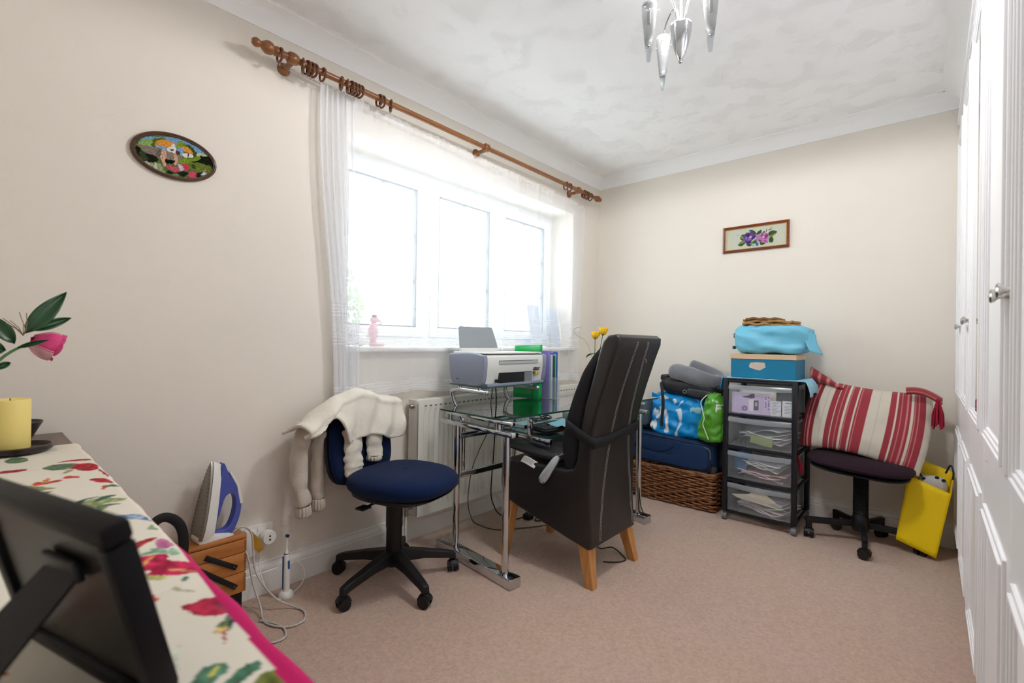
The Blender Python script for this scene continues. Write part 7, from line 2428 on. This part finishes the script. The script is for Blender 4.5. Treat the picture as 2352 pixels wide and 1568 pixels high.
# ================================================================== pictures
M_PRINT = paint_mat('canvas_print', rough=.85, bump=.5, bscale=900, spec=.1)
OY, OZ, OA, OB = .484, 1.706, .131, .082
M_OVW = wood_mat('dark_oval_wood', (92, 56, 34), (70, 40, 24), 8, 1, rough=.35, coat=.3)
ovp = thing('oval_picture', 'oval embroidered cottage scene in a dark wooden frame', 'picture', (WALL_L, OY, OZ - OB))
prof = [(0, .0), (.0, .010), (-.003, .014), (-.0065, .0145), (-.009, .011), (-.011, .011), (-.0125, .008), (-.0125, .0)]
m = MB()
n = 72
P_ = len(prof)
vs = []
for i in range(n):
    a = 2 * PI * i / n
    ca, sa = math.cos(a), math.sin(a)
    nl = math.hypot(ca / OA, sa / OB)
    ny, nz_ = ca / OA / nl, sa / OB / nl
    for d_, h in prof:
        vs.append((WALL_L + .001 + h, OY + OA * ca + ny * d_, OZ + OB * sa + nz_ * d_))
m.add(vs, [(i * P_ + k, ((i + 1) % n) * P_ + k, ((i + 1) % n) * P_ + (k + 1) % P_, i * P_ + (k + 1) % P_) for i in range(n) for k in range(P_)])
m.build('frame', M_OVW, ovp, smooth=50)
m = MB()
NR, NA = 60, 160
vs = []
for i in range(NR):
    q = (i + .001) / (NR - 1) * .93
    for k in range(NA):
        a = 2 * PI * k / NA
        vs.append((WALL_L + .007, OY + (OA - .002) * q * math.cos(a), OZ + (OB - .002) * q * math.sin(a)))
m.add(vs, [(i * NA + k, (i + 1) * NA + k, (i + 1) * NA + (k + 1) % NA, i * NA + (k + 1) % NA) for i in range(NR - 1) for k in range(NA)])
vy = np.array([q.y for q in m.v]); vzz = np.array([q.z for q in m.v])
m.build('embroidery', M_PRINT, ovp, smooth=180, fix=False, colors=paint(vy, vzz, (96, 112, 58), OVAL_ART, jitter=7, warp=.0035, freq=130, tone=.45))

QX0, QX1, QZ0, QZ1 = -1.079, -.675, 1.6855, 1.8605
rp_ = thing('floral_picture', 'framed needlework of purple and pink roses on the end wall', 'picture', ((QX0 + QX1) / 2, WALL_B, QZ0))
M_MAHOG = wood_mat('red_mahogany', (138, 66, 34), (108, 44, 20), 10, 0, rough=.3, coat=.4)
M_GOLD = mat('gilt_slip', (226, 190, 110), rough=.3, metal=.6)


def mitred(m, x0, x1, z0, z1, prof):
    n = len(prof)
    vs = []
    for cx, cz, sx, sz in ((x0, z0, 1, 1), (x1, z0, -1, 1), (x1, z1, -1, -1), (x0, z1, 1, -1)):
        for d_, h in prof:
            vs.append((cx + sx * d_, WALL_B - .001 - h, cz + sz * d_))
    m.add(vs, [(i * n + k, ((i + 1) % 4) * n + k, ((i + 1) % 4) * n + (k + 1) % n, i * n + (k + 1) % n) for i in range(4) for k in range(n)])


m = MB(); mitred(m, QX0, QX1, QZ0, QZ1, [(0, 0), (0, .014), (.004, .018), (.010, .016), (.0125, .019), (.016, .012), (.016, 0)]); m.build('frame', M_MAHOG, rp_, smooth=0)
m = MB(); mitred(m, QX0 + .0155, QX1 - .0155, QZ0 + .0155, QZ1 - .0155, [(0, 0), (0, .011), (.005, .007), (.005, 0)]); m.build('gilt_slip', M_GOLD, rp_, smooth=0)
m = MB(); m.grid(190, 80, lambda a, b: (QX0 + .019 + (QX1 - QX0 - .038) * a, WALL_B - .0065, QZ0 + .019 + (QZ1 - QZ0 - .038) * b))
vx = np.array([q.x for q in m.v]); vzz = np.array([q.z for q in m.v])
m.build('needlework', M_PRINT, rp_, smooth=180, fix=False, colors=paint(vx, vzz, (228, 222, 211), ROSE_ART, jitter=2, warp=.0012, freq=160))
MB().box(QX0 + .019, QX1 - .019, WALL_B - .0092, WALL_B - .0085, QZ0 + .019, QZ1 - .019).build('picture_glazing', clear_glass('picture_glass_clear', (250, 252, 250), gloss=.6), rp_, smooth=0)

# ================================================================== on the window sill
bi = thing('bird_ornament', 'small pink bird ornament on the window sill behind the net', 'ornament', (-2.16, 1.372, WIN_Z0))
M_ORN = mat('pink_ceramic', (226, 176, 188), rough=.4)
MB().lathe([(.0001, 0), (.016, 0), (.018, .012), (.014, .03), (.022, .055), (.026, .08), (.020, .105), (.011, .12), (.0001, .122)], 16, T(-2.16, 1.372, WIN_Z0 + .002), cap=False).build('body', M_ORN, bi)
MB().ball((-2.16, 1.378, WIN_Z0 + .138), .020, .024, .019, 14, 10).build('head', M_ORN, bi)
MB().cyl((-2.16, 1.398, WIN_Z0 + .136), (-2.155, 1.424, WIN_Z0 + .128), .009, .001, 10).build('beak', M_ORN, bi)
MB().ball((-2.15, 1.372, WIN_Z0 + .158), .012, .016, .007, 12, 8).build('crest', mat('grey_ceramic', (110, 120, 130), rough=.4), bi)
MB().rbox(-2.185, -2.135, 1.36, 1.43, WIN_Z0 + .001, WIN_Z0 + .018, .006).build('plinth', M_ORN, bi)
tag(MB().ball((-2.155, 1.30, WIN_Z0 + .034), .033, n=20, m=14).build('china_ball', mat('white_china', (242, 242, 244), rough=.3)), 'round white china ball left of the pink ornament', 'ornament')
for (y0, y1, h, x, c_, lab) in ((2.72, 2.86, .32, -2.20, (206, 213, 228), 'pale blue picture card on the sill at the right window light'), (2.93, 3.035, .30, -2.16, (190, 200, 222), 'second blue card on the sill, nearest the right reveal')):
    cdz = MB().box(x, x + .003, y0, y1, WIN_Z0 + .001, WIN_Z0 + h, T(x, 0, WIN_Z0) @ RY(-9) @ T(-x, 0, -WIN_Z0)).build('greeting_card', mat('card_stock_%d' % c_[0], c_, rough=.6, var=.08, vscale=22), smooth=0)
    tag(cdz, lab, 'card')

# ================================================================== cables and plugs on the floor
M_CAB = mat('black_cable', (26, 26, 28), rough=.5)
M_CABG = mat('grey_cable', (92, 90, 88), rough=.5)
tag(MB().tube(smooth_path([(-1.80, 1.90, .822), (-1.82, 1.905, .73), (-1.84, 1.905, .568), (-1.87, 1.866, .449), (-1.89, 1.83, .336), (-1.915, 1.83, .17), (-1.945, 1.89, .05), (-1.935, 1.935, .005), (-1.81, 1.952, .004), (-1.72, 2.072, .004), (-1.655, 2.184, .004), (-1.62, 2.3, .004)], 8), .0028, 8).build('power_cable', M_CABG), 'thin grey cable looping from the desk down to the carpet', 'cable')
tag(MB().tube(smooth_path([(-1.80, 1.917, .822), (-1.82, 1.947, .729), (-1.83, 1.954, .6), (-1.84, 1.951, .403), (-1.845, 1.941, .209), (-1.875, 2.0, .11), (-1.915, 2.09, .03), (-1.867, 2.135, .004), (-1.835, 2.145, .004), (-1.80, 2.18, .018)], 8), .0034, 8).build('power_cable', M_CAB), 'black cable dropping straight from the printer to the plug', 'cable')
ex = thing('extension_lead', 'white extension block on the carpet below the black chair', 'extension lead', (-1.685, 2.37, 0))
MB().rbox(-1.725, -1.635, 2.25, 2.55, .001, .042, .006).build('block', M_WHITEPL, ex)
MB().tube(smooth_path([(-1.685, 2.252, .02), (-1.71, 2.215, .008), (-1.745, 2.215, .005), (-1.765, 2.30, .005), (-1.78, 2.5, .005), (-1.80, 2.75, .005)], 6), .0034, 8).build('lead', M_CAB, ex)
pg = thing('mains_plug', 'black three-pin plug lying loose on the carpet', 'plug', (-1.787, 2.205, 0))
MB().rbox(-1.812, -1.762, 2.18, 2.23, .001, .035, .008, mtx=None).build('plug_body', M_BLACKPL, pg)
for dx, dy in ((0, .008), (-.012, -.008), (.012, -.008)):
    MB().box(-1.787 + dx - .003, -1.787 + dx + .003, 2.205 + dy - .002, 2.205 + dy + .002, .035, .053).build('pin', M_CHROME, pg, smooth=0)
tag(MB().tube(smooth_path([(-1.17, 2.02, .004), (-1.12, 2.06, .004), (-1.10, 2.11, .004), (-1.14, 2.15, .004), (-1.20, 2.16, .02), (-1.26, 2.14, .004), (-1.34, 2.22, .004)], 7), .003, 8).build('power_cable', M_CAB), 'black cable loop on the carpet by the right rear oak leg', 'cable')
tag(MB().tube(smooth_path([(-1.285, 2.625, .20), (-1.275, 2.62, .12), (-1.262, 2.625, .07), (-1.25, 2.632, .05), (-1.262, 2.64, .048), (-1.28, 2.62, .06), (-1.28, 2.61, .14)], 7), .003, 8).build('power_cable', M_CAB), 'short black cable tied round the right desk leg', 'cable')
